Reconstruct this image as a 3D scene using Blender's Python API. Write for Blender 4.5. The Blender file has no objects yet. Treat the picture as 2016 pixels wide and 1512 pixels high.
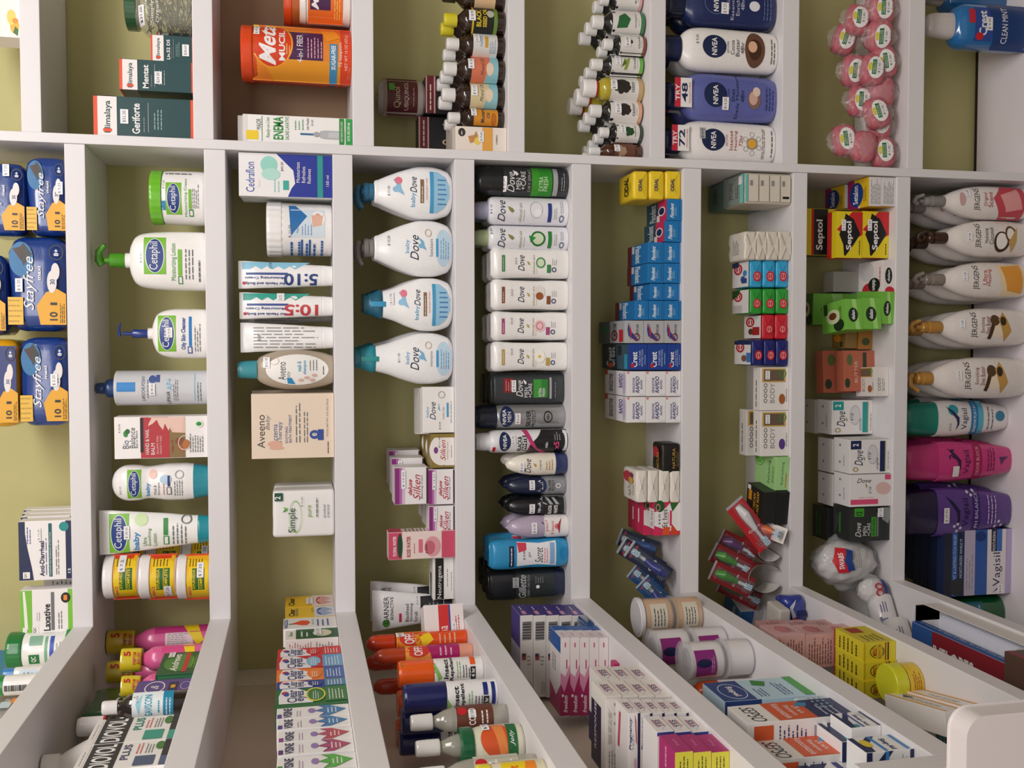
import bpy, bmesh, math, random
from mathutils import Vector, Matrix
random.seed(7)
SC = bpy.context.scene
COL = SC.collection
# ---------------------------------------------------------------- camera, world, lights, exposure
F_PX = 1947.85
CR = Matrix(((-0.0006251355, 0.9992141656, 0.0396315585),
             (-0.2126823870, 0.0385919997, -0.9763589810),
             (-0.9771211857, -0.0090392911, 0.2124911286)))
EYE = 1.60
CP = Vector((0.0, -1.7, EYE))
cam_d = bpy.data.cameras.new('camera')
cam_d.sensor_fit = 'HORIZONTAL'; cam_d.sensor_width = 36.0; cam_d.lens = F_PX / 2016 * 36.0
cam_d.clip_start = 0.02
cam = bpy.data.objects.new('camera', cam_d); COL.objects.link(cam)
m4 = CR.to_4x4()
# camera local axes are the columns right, up, back
m4.translation = CP
cam.matrix_world = m4
SC.camera = cam
wd = bpy.data.worlds.new('shop_ambient'); SC.world = wd; wd.use_nodes = True
wd.node_tree.nodes['Background'].inputs[0].default_value = (1.0, 0.95, 0.91, 1)
wd.node_tree.nodes['Background'].inputs[1].default_value = 0.55
def area(name, loc, aim, sx, sy, power, col):
    l = bpy.data.lights.new(name, 'AREA'); l.shape = 'RECTANGLE'; l.size = sx; l.size_y = sy; l.energy = power; l.color = col
    o = bpy.data.objects.new(name, l); COL.objects.link(o); o.location = loc
    o.rotation_euler = (Vector(aim) - Vector(loc)).to_track_quat('-Z', 'Y').to_euler()
    return o
area('ceiling_strip_light', (0.75, -1.55, 2.82), (-0.1, 0.1, 1.4), 1.2, 0.4, 32, (1.0, 0.955, 0.92))
area('ceiling_strip_light_far', (-0.1, -2.8, 2.82), (0.0, 0.1, 1.3), 1.4, 0.5, 20, (0.99, 0.96, 0.96))
vs = SC.view_settings
vs.view_transform = 'Standard'; vs.look = 'None'; vs.gamma = 1.0; vs.exposure = -0.36; vs.use_curve_mapping = False
SC.cycles.max_bounces = 6; SC.cycles.transparent_max_bounces = 12; SC.cycles.use_denoising = True

# ---------------------------------------------------------------- pixel measurements to places
def ray(x, y): return CR @ Vector(((x - 1008) / F_PX, -(y - 756) / F_PX, -1.0))
def at(x, y, Y): d = ray(x, y); return CP + d * ((Y - CP.y) / d.y)
def atx(x, y, X): d = ray(x, y); return CP + d * ((X - CP.x) / d.x)
def atz(x, y, Z): d = ray(x, y); return CP + d * ((Z - CP.z) / d.z)

# ---------------------------------------------------------------- materials
PAL = dict(w='f3eff0', W='e6e0df', k='141416', K='2a2b2e', n='14224e', N='1c2f75', b='1f4fa8', B='2f86c8', c='3aa6dc', t='1b8f8c', T='0f5d63',
           g='2f8f3c', G='0f4d2c', l='7cc03a', r='c8202c', R='8f1524', m='b5196b', p='5b3a8e', P='cdb9d8', y='f2cf1f', Y='e8a812', o='ef5a1c',
           O='f08a2a', s='a9aaad', S='6f7276', e='e9dccb', E='cbb89d', d='6b4a34', D='3b2318', v='d98aa0', a='d9a441', i='9fd0e8', q='8f8c8c')
_mats = {}
def lin(h):
    h = PAL.get(h, h)
    v = [int(h[i:i+2], 16) / 255 for i in (0, 2, 4)]
    return [c / 12.92 if c <= 0.04045 else ((c + 0.055) / 1.055) ** 2.4 for c in v] + [1]
def mat(col, rough=0.42, metal=0.0, alpha=1.0, coat=0.0, bump=0.0, bscale=60.0, trans=0.0, var=0.0):
    key = (PAL.get(col, col), rough, metal, alpha, coat, bump, bscale, trans, var)
    if key in _mats: return _mats[key]
    m = bpy.data.materials.new('surface_' + key[0]); m.use_nodes = True
    nt = m.node_tree; b = nt.nodes['Principled BSDF']
    b.inputs['Base Color'].default_value = lin(col); b.inputs['Roughness'].default_value = rough
    b.inputs['Metallic'].default_value = metal; b.inputs['Alpha'].default_value = alpha
    b.inputs['Coat Weight'].default_value = coat; b.inputs['Transmission Weight'].default_value = trans
    b.inputs['Coat Roughness'].default_value = 0.12
    tc = nt.nodes.new('ShaderNodeTexCoord'); nz = nt.nodes.new('ShaderNodeTexNoise')
    nt.links.new(tc.outputs['Object'], nz.inputs['Vector']); nz.inputs['Scale'].default_value = bscale
    nz.inputs['Detail'].default_value = 4
    if bump:
        bp = nt.nodes.new('ShaderNodeBump'); bp.inputs['Strength'].default_value = bump; bp.inputs['Distance'].default_value = 0.002
        nt.links.new(nz.outputs['Fac'], bp.inputs['Height']); nt.links.new(bp.outputs['Normal'], b.inputs['Normal'])
    if var:
        hs = nt.nodes.new('ShaderNodeHueSaturation'); mr = nt.nodes.new('ShaderNodeMapRange')
        mr.inputs['To Min'].default_value = 1 - var; mr.inputs['To Max'].default_value = 1 + var
        nt.links.new(nz.outputs['Fac'], mr.inputs['Value']); nt.links.new(mr.outputs['Result'], hs.inputs['Value'])
        hs.inputs['Color'].default_value = lin(col); nt.links.new(hs.outputs['Color'], b.inputs['Base Color'])
    else:
        mr = nt.nodes.new('ShaderNodeMapRange'); mr.inputs['To Min'].default_value = max(0.03, rough - 0.04); mr.inputs['To Max'].default_value = rough + 0.04
        nt.links.new(nz.outputs['Fac'], mr.inputs['Value']); nt.links.new(mr.outputs['Result'], b.inputs['Roughness'])
    _mats[key] = m
    return m
def mspec(c):
    """a material from 'col' or ('col', {options})"""
    if isinstance(c, bpy.types.Material): return c
    if isinstance(c, str): return mat(c, 0.38)
    return mat(c[0], **c[1])
def plastic(c): return mat(c, 0.28, coat=0.3)
def sheer(c, a=0.35, r=0.12): return mat(c, r, alpha=a, coat=0.5)

# ---------------------------------------------------------------- flat artwork: printed shapes and lettering
_txt = {}
def glyphs(s, style=''):
    k = (s, style)
    if k in _txt: return _txt[k]
    c = bpy.data.curves.new('lettering', 'FONT'); c.body = s; c.resolution_u = 2 if len(s) > 6 else 4; c.size = 1
    c.fill_mode = 'FRONT'
    if 'b' in style: c.offset = 0.022
    if 'i' in style: c.shear = 0.35
    o = bpy.data.objects.new('lettering', c); COL.objects.link(o)
    me = o.to_mesh()
    vs_ = [(v.co.x, v.co.y) for v in me.vertices]; fs = [tuple(p.vertices) for p in me.polygons]
    o.to_mesh_clear(); bpy.data.objects.remove(o); bpy.data.curves.remove(c)
    if not vs_: vs_ = [(0, 0)]; fs = []
    x0 = min(v[0] for v in vs_); x1 = max(v[0] for v in vs_); y0 = min(v[1] for v in vs_); y1 = max(v[1] for v in vs_)
    vs_ = [((x - x0) / max(1e-6, x1 - x0) - .5, (y - y0) / max(1e-6, y1 - y0) - .5) for x, y in vs_]
    _txt[k] = (vs_, fs); return _txt[k]

def artwork(g, W, H):
    """g: primitives in percent of the face, u from the left, v from the top -> list of (points, faces, colour)"""
    out = []
    def U(u): return (u / 100 - .5) * W
    def V(v): return (1 - v / 100) * H
    rnd = random.Random(len(g) * 31 + int(W * 1e4))
    for q in g:
        k = q[0]
        if k == 'r':
            _, a, b, c, d, col = q; out.append(([(U(a), V(d)), (U(c), V(d)), (U(c), V(b)), (U(a), V(b))], [(0, 1, 2, 3)], col))
        elif k == 'e' or k == 'o':
            cu, cv, ru, rv = q[1:5]; n = 28; th = q[5] if k == 'o' else 0; col = q[-1]
            pt = [(U(cu + ru * math.cos(2*math.pi*i/n)), V(cv + rv * math.sin(2*math.pi*i/n))) for i in range(n)]
            if k == 'e': out.append((pt[::-1], [tuple(range(n))], col))
            else:
                s = 1 - th
                pt += [(U(cu + ru*s * math.cos(2*math.pi*i/n)), V(cv + rv*s * math.sin(2*math.pi*i/n))) for i in range(n)]
                out.append((pt, [(i, i + n, (i + 1) % n + n, (i + 1) % n) for i in range(n)], col))
        elif k == 'p':
            out.append(([(U(a), V(b)) for a, b in q[1]], [tuple(range(len(q[1])))], q[2]))
        elif k == 't':
            s, cu, cv, w, h, col = q[1:7]; st = q[7] if len(q) > 7 else ''
            vv, ff = glyphs(s, st.replace('U', '').replace('D', '').replace('F', ''))
            ww, hh = w / 100 * W, h / 100 * H
            if 'U' in st: pts = [(U(cu) - y * ww, V(cv) + x * hh) for x, y in vv]
            elif 'D' in st: pts = [(U(cu) + y * ww, V(cv) - x * hh) for x, y in vv]
            elif 'F' in st: pts = [(U(cu) - x * ww, V(cv) - y * hh) for x, y in vv]
            else: pts = [(U(cu) + x * ww, V(cv) + y * hh) for x, y in vv]
            out.append((pts, ff, col))
        elif k == 'l' or k == 'L':   # small print: rows (l) or columns (L) of tiny strokes
            a, b, c, d, n, col = q[1:7]; pts = []; fs = []
            for i in range(n):
                if k == 'l':
                    v = b + (d - b) * (i + .5) / n; hv = (d - b) / n * .15; u = a
                    end = c - (c - a) * rnd.random() * .3
                    while u < end:
                        e = min(end, u + (c - a) * (.08 + .16 * rnd.random())); j = len(pts)
                        pts += [(U(u), V(v + hv)), (U(e), V(v + hv)), (U(e), V(v - hv)), (U(u), V(v - hv))]; fs.append((j, j+1, j+2, j+3)); u = e + (c - a) * .035
                else:
                    u = a + (c - a) * (i + .5) / n; hu = (c - a) / n * .15; v = b
                    end = d - (d - b) * rnd.random() * .3
                    while v < end:
                        e = min(end, v + (d - b) * (.08 + .16 * rnd.random())); j = len(pts)
                        pts += [(U(u - hu), V(e)), (U(u + hu), V(e)), (U(u + hu), V(v)), (U(u - hu), V(v))]; fs.append((j, j+1, j+2, j+3)); v = e + (d - b) * .035
            out.append((pts, fs, col))
        elif k == 'B':   # barcode
            a, b, c, d, col = q[1:6]; pts = []; fs = []; vert = (c - a) * W >= (d - b) * H or True
            u = b
            while u < d:
                e = min(d, u + (d - b) * rnd.choice((.012, .02, .035))); j = len(pts)
                pts += [(U(a), V(e)), (U(c), V(e)), (U(c), V(u)), (U(a), V(u))]; fs.append((j, j+1, j+2, j+3)); u = e + (d - b) * rnd.choice((.012, .02, .03))
            out.append((pts, fs, col))
    return out

class Mesh:
    def __init__(s): s.bm = bmesh.new(); s.mats = []
    def mi(s, m):
        m = mspec(m)
        if m not in s.mats: s.mats.append(m)
        return s.mats.index(m)
    def poly(s, pts, faces, m, smooth=False):
        i = s.mi(m); vs_ = [s.bm.verts.new(p) for p in pts]
        for f in faces:
            try: fc = s.bm.faces.new([vs_[j] for j in f]); fc.material_index = i; fc.smooth = smooth
            except ValueError: pass
        return vs_
    def box(s, x0, y0, z0, x1, y1, z1, m, bev=0.0, M=None, seg=2):
        b = bmesh.new(); bmesh.ops.create_cube(b, size=1)
        for v in b.verts: v.co = Vector(((v.co.x + .5) * (x1 - x0) + x0, (v.co.y + .5) * (y1 - y0) + y0, (v.co.z + .5) * (z1 - z0) + z0))
        if bev: bmesh.ops.bevel(b, geom=b.edges[:], offset=bev, segments=seg, affect='EDGES', profile=0.6)
        return s.merge(b, m, M, smooth=False)
    def merge(s, b, m, M=None, smooth=False):
        i = s.mi(m); b.verts.ensure_lookup_table(); mp = {}
        for v in b.verts: mp[v] = s.bm.verts.new(M @ v.co if M else v.co)
        for f in b.faces:
            n = s.bm.faces.new([mp[v] for v in f.verts]); n.material_index = i; n.smooth = smooth
        b.free()
    def loft(s, rings, m, caps=(True, True)):
        i = s.mi(m); rr = [[s.bm.verts.new(p) for p in r] for r in rings]; n = len(rr[0])
        for a, b in zip(rr, rr[1:]):
            for j in range(n):
                f = s.bm.faces.new((a[j], a[(j+1) % n], b[(j+1) % n], b[j])); f.material_index = i; f.smooth = True
        if caps[0]: f = s.bm.faces.new(rr[0][::-1]); f.material_index = i
        if caps[1]: f = s.bm.faces.new(rr[-1]); f.material_index = i
    def tube(s, path, r, m, n=12, caps=True):
        path = [Vector(p) for p in path]; rs = r if isinstance(r, (list, tuple)) else [r] * len(path); rings = []
        up = Vector((0.13, 0.21, 1)).normalized()
        for k, p in enumerate(path):
            t = (path[min(k+1, len(path)-1)] - path[max(k-1, 0)]).normalized()
            a = t.cross(up)
            if a.length < 1e-3: a = t.cross(Vector((1, 0, 0)))
            a.normalize(); b = t.cross(a).normalized()
            rings.append([p + (a * math.cos(2*math.pi*j/n) + b * math.sin(2*math.pi*j/n)) * rs[k] for j in range(n)])
        s.loft(rings, m, (caps, caps))
    def build(s, name, parent=None, label=None, sharp=35):
        bmesh.ops.recalc_face_normals(s.bm, faces=[f for f in s.bm.faces if len(f.verts) <= 4 or True]) if sharp else None
        me = bpy.data.meshes.new(name); s.bm.to_mesh(me); s.bm.free()
        for m in s.mats: me.materials.append(m)
        if sharp: me.set_sharp_from_angle(angle=math.radians(sharp))
        o = bpy.data.objects.new(name, me); COL.objects.link(o)
        if parent: o.parent = parent
        if label: o['label'] = label
        return o

def add_art(M, g, W, H, surf=None, T=None, off=0.0006, cut=0.0045, cutz=0.009):
    """lay artwork on a surface; surf(x, z) gives the y of the curved front, T places a flat face"""
    lay = off
    for pts, faces, col in artwork(g, W, H):
        m = mat(col, 0.4) if isinstance(col, str) else mspec(col)
        if surf is None:
            P = [(x, -lay, z) for x, z in pts]
            if T: P = [T @ Vector(p) for p in P]
            M.poly(P, faces, m)
        else:
            b = bmesh.new(); vs_ = [b.verts.new((x, 0, z)) for x, z in pts]
            for f in faces:
                try: b.faces.new([vs_[j] for j in f])
                except ValueError: pass
            xs = [p[0] for p in pts]; zs = [p[1] for p in pts]
            if not xs: continue
            x = math.ceil(min(xs) / cut) * cut
            while x < max(xs):
                bmesh.ops.bisect_plane(b, geom=b.verts[:] + b.edges[:] + b.faces[:], plane_co=(x, 0, 0), plane_no=(1, 0, 0)); x += cut
            z = math.ceil(min(zs) / cutz) * cutz
            while z < max(zs):
                bmesh.ops.bisect_plane(b, geom=b.verts[:] + b.edges[:] + b.faces[:], plane_co=(0, 0, z), plane_no=(0, 0, 1)); z += cutz
            for v in b.verts: v.co.y = surf(v.co.x, v.co.z) - lay
            M.merge(b, m)
        lay += 0.00006

def empty(name, loc, yaw=0.0):
    o = bpy.data.objects.new(name, None); o.empty_display_size = 0.02; COL.objects.link(o)
    o.location = loc; o.rotation_euler = (0, 0, yaw); return o
def tag(o, label, cat, grp=None, kind=None):
    o['label'] = label; o['category'] = cat
    if grp: o['group'] = grp
    if kind: o['kind'] = kind
    return o
def struct(o): o['kind'] = 'structure'; return o
def dup(root, delta, label=None):
    c = root.copy(); COL.objects.link(c); c.location = root.location + Vector(delta)
    if label: c['label'] = label
    for ch in root.children:
        d = ch.copy(); COL.objects.link(d); d.parent = c
        for gc in ch.children:
            e = gc.copy(); COL.objects.link(e); e.parent = d
    return c

# ---------------------------------------------------------------- shelf geometry (heights measured, eye at 1.60 m)
XP0, XP1 = 0.3200, 0.3358          # upright partition between the two bays
XL = -0.4568                       # front plane of the left hand unit
XW = -0.6080                       # left wall
YB = 0.190                         # back wall
YE = -0.740                        # near end of the left hand unit
LT = [EYE + z for z in (0.358, 0.1452, -0.0617, -0.269, -0.4788, -0.6879, -0.9057, -1.1217, -1.428)]
LBm = [EYE + z for z in (0.3270, 0.1114, -0.0950, -0.3037, -0.5141, -0.7232, -0.9346, -1.1505, -1.465)]
RT = [EYE + z for z in (0.4201, 0.1609, -0.0958, -0.3631, -0.624, -0.8816, -1.1425, -1.428)]
RBm = [EYE + z for z in (0.3904, 0.1292, -0.1314, -0.393, -0.6529, -0.9145, -1.1762, -1.465)]

# ---------------------------------------------------------------- placements: (W, H, x, y_front, z, yaw)
def near_shelf(tops, z): return min(tops, key=lambda t: abs(t - z))
def P(x0, y0, x1, y1, Y=None, on=None, h=None):
    """thing on the back unit whose front fills this stretch of the photograph"""
    ym = (y0 + y1) / 2; xm = (x0 + x1) / 2
    tops = RT if ym < 285 else LT
    if on is None:
        z = near_shelf(tops, at(x1, ym, 0.02).z)
        if Y is None:
            Y = min(0.15, max(0.004, atz(x1, ym, z).y)) if z < EYE - 0.2 else 0.012
    else:
        z = on['top']; Y = on['Y'] if Y is None else Y
    xl = at(xm, y1, Y).x; xr = at(xm, y0, Y).x
    return dict(W=xr - xl, H=h or at(x0, ym, Y).z - z - .0005, x=(xl + xr) / 2, Y=Y, z=z + .0005, yaw=0.0)
_P = P
def P(*a, **k): return fit(_P(*a, **k))
def L(x0, y0, x1, y1, off=0.01, on=None, h=None):
    """thing on the left hand unit facing the aisle, front face at XL - off"""
    X = XL - off; ym = (y0 + y1) / 2; xm = (x0 + x1) / 2
    z = on['top'] if on else near_shelf(LT, atx(x1, ym, X).z)
    yf = atx(xm, y0, X).y; yn = atx(xm, y1, X).y
    return dict(W=yf - yn, H=h or atx(x0, ym, X).z - z - .0005, x=X, Y=(yf + yn) / 2, z=z + .0005, yaw=math.pi / 2)
def Wd(px, py, shelf, W, H, yaw=0.0, dz=0.0):
    """thing whose front bottom middle stands at this spot of a shelf top"""
    q = atz(px, py, shelf + dz)
    return dict(W=W, H=H, x=q.x, Y=q.y, z=shelf + dz + .0005, yaw=math.radians(yaw))
def fit(pl):
    """keep a thing clear of the uprights, the wall and the board above it"""
    right = pl['x'] > XP1; lo, hi = (XP1 + .0012, 9) if right else (XW + .002, XP0 - .0012)
    if pl['yaw'] == 0.0:
        a, b = pl['x'] - pl['W'] / 2, pl['x'] + pl['W'] / 2
        a, b = max(a, lo), min(b, hi); pl['x'] = (a + b) / 2; pl['W'] = b - a
    up = [t for t in (RBm if right else LBm) if t > pl['z'] + .04]
    if up: pl['H'] = min(pl['H'], min(up) - .0025 - pl['z'])
    return pl
ORD = ['', 'second', 'third', 'fourth', 'fifth', 'sixth', 'seventh']

def finish(root, pl, label, cat, grp, rows, rs):
    tag(root, label, cat, grp)
    root.location = (pl['x'], pl['Y'], pl['z']); root.rotation_euler = (0, 0, pl['yaw'])
    c, s = math.cos(pl['yaw']), math.sin(pl['yaw'])
    for k, (dx, dy) in enumerate(rows or ()):
        dup(root, (c * dx - s * dy, s * dx + c * dy, 0), (rs if rs and len(rows) == 1 else '%s, %s in its row' % (rs or label, ORD[k + 1])))
        if grp is None:
            root['group'] = grp = (rs or cat) + ' row'
    if rows:
        for o in COL.objects:
            pass
def sticker(parent, W, H, ps, surf=None, T=None):
    u, v, w, h = ps[:4]; txt = ps[4]; bg = ps[5] if len(ps) > 5 else 'f4f2f6'
    M = Mesh(); g = []
    if bg: g.append(('r', u - w/2, v - h/2, u + w/2, v + h/2, bg))
    g.append(('t', txt, u, v, w * .8, h * .45, '1a1a22'))
    add_art(M, g, W, H, surf, T, off=0.0022 if surf else 0.0016)
    return M.build('price_sticker', parent, 'small white price label', sharp=0)

def carton(name, label, cat, pl, d, c='w', g=(), ps=None, grp=None, top=(), left=(), right=(), rows=None, rs=None, bev=0.0008, sidec=None, rough=0.4, seg=2, bump=0.0, yaw=0, tps=None):
    """a folding box: one mesh with its print, price label as a part"""
    W, H = pl['W'], pl['H']; M = Mesh()
    M.box(-W/2, 0, 0, W/2, d, H, mat(c, rough, bump=bump, bscale=40), bev=bev, seg=seg)
    if sidec:
        M.poly([(W/2+.0003, bev, bev), (W/2+.0003, d-bev, bev), (W/2+.0003, d-bev, H-bev), (W/2+.0003, bev, H-bev)], [(0, 1, 2, 3)], sidec)
        M.poly([(-W/2-.0003, bev, bev), (-W/2-.0003, d-bev, bev), (-W/2-.0003, d-bev, H-bev), (-W/2-.0003, bev, H-bev)], [(3, 2, 1, 0)], sidec)
    if g: add_art(M, g, W - 2*bev, H, None, None, off=0.0003)
    if top: add_art(M, top, W, d, None, Matrix.Translation((0, 0, H)) @ Matrix.Rotation(-math.pi/2, 4, 'X'), off=0.0003)
    if right: add_art(M, right, d, H, None, Matrix.Translation((W/2, d/2, 0)) @ Matrix.Rotation(math.pi/2, 4, 'Z'), off=0.0003)
    if left: add_art(M, left, d, H, None, Matrix.Translation((-W/2, d/2, 0)) @ Matrix.Rotation(-math.pi/2, 4, 'Z'), off=0.0003)
    o = M.build(name, sharp=0)
    if ps: sticker(o, W, H, ps)
    if tps: sticker(o, W, d, tps, None, Matrix.Translation((0, 0, H)) @ Matrix.Rotation(-math.pi/2, 4, 'X'))
    pl = dict(pl); pl['yaw'] += math.radians(yaw)
    finish(o, pl, label, cat, grp, rows, rs)
    return dict(top=pl['z'] + H, Y=pl['Y'], o=o, x=pl['x'], W=W)

def resample(sec, n):
    """Catmull-Rom through (z, a, b); a repeated z keeps a sharp step"""
    out = []
    for i in range(len(sec) - 1):
        p0 = sec[max(0, i-1)]; p1 = sec[i]; p2 = sec[i+1]; p3 = sec[min(len(sec)-1, i+2)]
        if abs(p2[0] - p1[0]) < 1e-5: out.append(p1); continue
        if abs(p1[0] - p0[0]) < 1e-5: p0 = p1
        if abs(p3[0] - p2[0]) < 1e-5: p3 = p2
        for k in range(n):
            t = k / n; q = [p1[0] + (p2[0] - p1[0]) * t]
            for j in (1, 2):
                h1 = p2[0] - p1[0]
                m1 = (p2[j] - p0[j]) / max(1e-6, p2[0] - p0[0]) * h1; m2 = (p3[j] - p1[j]) / max(1e-6, p3[0] - p1[0]) * h1
                if (p2[j] - p1[j]) * (p1[j] - p0[j]) <= 0: m1 = 0
                if (p3[j] - p2[j]) * (p2[j] - p1[j]) <= 0: m2 = 0
                t2, t3 = t*t, t*t*t
                q.append((2*t3-3*t2+1)*p1[j] + (t3-2*t2+t)*m1 + (-2*t3+3*t2)*p2[j] + (t3-t2)*m2)
            out.append(tuple(q))
    out.append(sec[-1]); return out
def ring(a, b, z, n, N=40, cy=0.0):
    r = []
    for j in range(N):
        t = 2*math.pi*(j + .5)/N; c, s = math.cos(t), math.sin(t)
        r.append((a * math.copysign(abs(c) ** (2/n), c), cy + b * math.copysign(abs(s) ** (2/n), s), z))
    return r
def interp(tab, z, j):
    if z <= tab[0][0]: return tab[0][j]
    for p, q in zip(tab, tab[1:]):
        if z <= q[0]:
            if q[0] - p[0] < 1e-9: return q[j]
            return p[j] + (q[j] - p[j]) * (z - p[0]) / (q[0] - p[0])
    return tab[-1][j]

def bottle(name, label, cat, pl, d, parts, g=(), ps=None, grp=None, rows=None, rs=None, pump=None, n=2.0, yaw=0, gp=0, extra=None, labpart=None):
    """lofted container. parts: (part name, material, [(z%, w%[, d%])...][, exponent]); heights in % of the whole"""
    d = pl.get('d', d); W, H = pl['W'], pl['H']; root = empty(name, (0, 0, 0)); A = W / 2; Bd = d / 2
    surf = None
    for k, pt in enumerate(parts):
        pn, pm, sec = pt[:3]; ex = pt[3] if len(pt) > 3 and pt[3] else n; opt = pt[4] if len(pt) > 4 else {}
        s3 = [(z / 100 * H, w / 100 * A, (q[0] if q else w) / 100 * Bd) for z, w, *q in sec]
        tab = resample(s3, opt.get('n', 5)) if opt.get('smooth', True) else s3
        M = Mesh(); cx = opt.get('cx', 0) / 100 * A
        rib = opt.get('rib', 0)
        rings = [[(x + cx, y, z) for x, y, z in ring(a, b, z, ex, 40, Bd)] for z, a, b in tab]
        if rib:
            rings = [[(x + cx, y, z) for x, y, z in ring(a, b, z, ex, 96, Bd)] for z, a, b in tab]
            rings = [[(p[0] * (1 - (rib if (j // 2) % 2 else 0)), Bd + (p[1] - Bd) * (1 - (rib if (j // 2) % 2 else 0)), p[2]) for j, p in enumerate(r)] for r in rings]
        M.loft(rings, plastic(pm) if isinstance(pm, str) else mspec(pm))
        if k == gp:
            def surf(x, z, tab=tab, ex=ex):
                a = interp(tab, z, 1); b = interp(tab, z, 2); t = min(.975, abs(x) / max(1e-6, a))
                return Bd - b * (1 - t ** ex) ** (1 / ex)
        if k == gp and g and not labpart:
            add_art(M, g, W, H, surf)
        M.build(pn, root)
        if k == gp and g and labpart:
            M = Mesh(); add_art(M, g, W, H, surf); M.build(labpart, root, sharp=0)
    if pump: pump(root, W, H, Bd)
    if ps: sticker(root, W, H, ps, surf)
    if extra: extra(root, W, H, Bd)
    pl = dict(pl); pl['yaw'] += math.radians(yaw)
    finish(root, pl, label, cat, grp, rows, rs)
    return dict(top=pl['z'] + H, Y=pl['Y'], o=root, x=pl['x'], W=W)
def pumphead(col, z0, z1, zt, r0, side=1, reach=70, cx=0):
    """collar from z0 to z1, stem, then a spout head at zt (percent of height)"""
    def f(root, W, H, Bd):
        M = Mesh(); m = plastic(col); A = W / 2; X = cx / 100 * A
        def z(p): return p / 100 * H
        r = r0 / 100 * A
        M.loft([[(x + X, y, zz) for x, y, zz in ring(q * r, q * r, zz, 2, 28, Bd)] for q, zz in ((.96, z(z0)), (1, z(z0)+.001), (1, z(z1)-.002), (.85, z(z1)))], m)
        c = M.build('pump', root)
        M = Mesh()
        M.tube([(X, Bd, z(z1)), (X, Bd, z(zt) - .004)], r * .42, m, 16)
        M.build('pump_stem', c)
        M = Mesh(); h = z(100) - z(zt); R = reach / 100 * A * side; t = min(1.0, h * .62 / (r * .62))
        M.tube([(X - side * r * .7, Bd, z(zt)), (X, Bd, z(zt) + h * .35), (X + R * .55, Bd - .004, z(zt) + h * .3), (X + R, Bd - .008, z(zt) - h * .5)], [r * .55 * t, r * .62 * t, r * .5 * t, r * .34 * t], m, 14)
        M.build('pump_head', c)
    return f

def softpack(name, label, cat, pl, d, c, g=(), ps=None, grp=None, top=(), bev=None, wrinkle=0.0012, mat_=None, rows=None, rs=None, yaw=0, fold=False, fcol=None, rot=None):
    """soft wrapped pack or bar: rounded block with a slightly wrinkled wrapper"""
    W, H = pl['W'], pl['H']; bv = bev or min(W, H, d) * .28; M = Mesh()
    b = bmesh.new(); bmesh.ops.create_cube(b, size=1)
    for v in b.verts: v.co = Vector((v.co.x * W, (v.co.y + .5) * d, (v.co.z + .5) * H))
    bmesh.ops.bevel(b, geom=b.edges[:], offset=bv, segments=4, affect='EDGES', profile=0.5)
    bmesh.ops.subdivide_edges(b, edges=[e for e in b.edges if e.calc_length() > .012], cuts=3, use_grid_fill=True)
    rnd = random.Random(int(W * 1e5)); ph = [rnd.random() * 6 for _ in range(4)]
    for v in b.verts:
        s = math.sin(v.co.x * 320 + ph[0]) + math.sin(v.co.z * 290 + ph[1]) * math.sin(v.co.x * 140 + ph[2])
        v.co.y += s * wrinkle * .5 * (1 if v.co.y > .003 else .3); 
        if v.co.z > bv * .5: v.co.z += math.sin(v.co.x * 210 + v.co.y * 180 + ph[3]) * wrinkle * .5
    M.merge(b, mat_ or mat(c, 0.35, bump=0.35, bscale=55), None, True)
    if fold:   # tucked end flaps of the paper wrapper
        fc = mat(fcol or c, 0.42, bump=0.3, bscale=80); e = bv * .3
        y = -0.0008
        for a, b_, t in (((-W/2+e, H*.12), (W/2-e, H*.12), (0, H*.48)), ((-W/2+e, H*.9), (W/2-e, H*.9), (0, H*.55))):
            M.poly([(a[0], y + .0012, a[1]), (b_[0], y + .0012, b_[1]), (t[0], y - .0006, t[1])], [(0, 1, 2)], fc)
        M.poly([(-W/2+e, y+.0006, H*.15), (-W/2+e, y+.0006, H*.85), (-W*.12, y - .0011, H*.5)], [(2, 1, 0)], fc)
        M.poly([(W/2-e, y+.0006, H*.15), (W/2-e, y+.0006, H*.85), (W*.12, y - .0011, H*.5)], [(0, 1, 2)], fc)
    if g: add_art(M, g, W - bv * .6, H, None, None, off=0.0026)
    if top: add_art(M, top, W - bv * .8, d, None, Matrix.Translation((0, 0, H)) @ Matrix.Rotation(-math.pi/2, 4, 'X'), off=0.0022)
    o = M.build(name, sharp=0)
    if ps: sticker(o, W, H, ps, None, Matrix.Translation((0, -0.003, 0)))
    pl = dict(pl); pl['yaw'] += math.radians(yaw)
    finish(o, pl, label, cat, grp, rows, rs)
    if rot: o.rotation_euler = (math.radians(rot[0]), math.radians(rot[1]), o.rotation_euler.z)
    return dict(top=pl['z'] + H, Y=pl['Y'], o=o, x=pl['x'], W=W)
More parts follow.
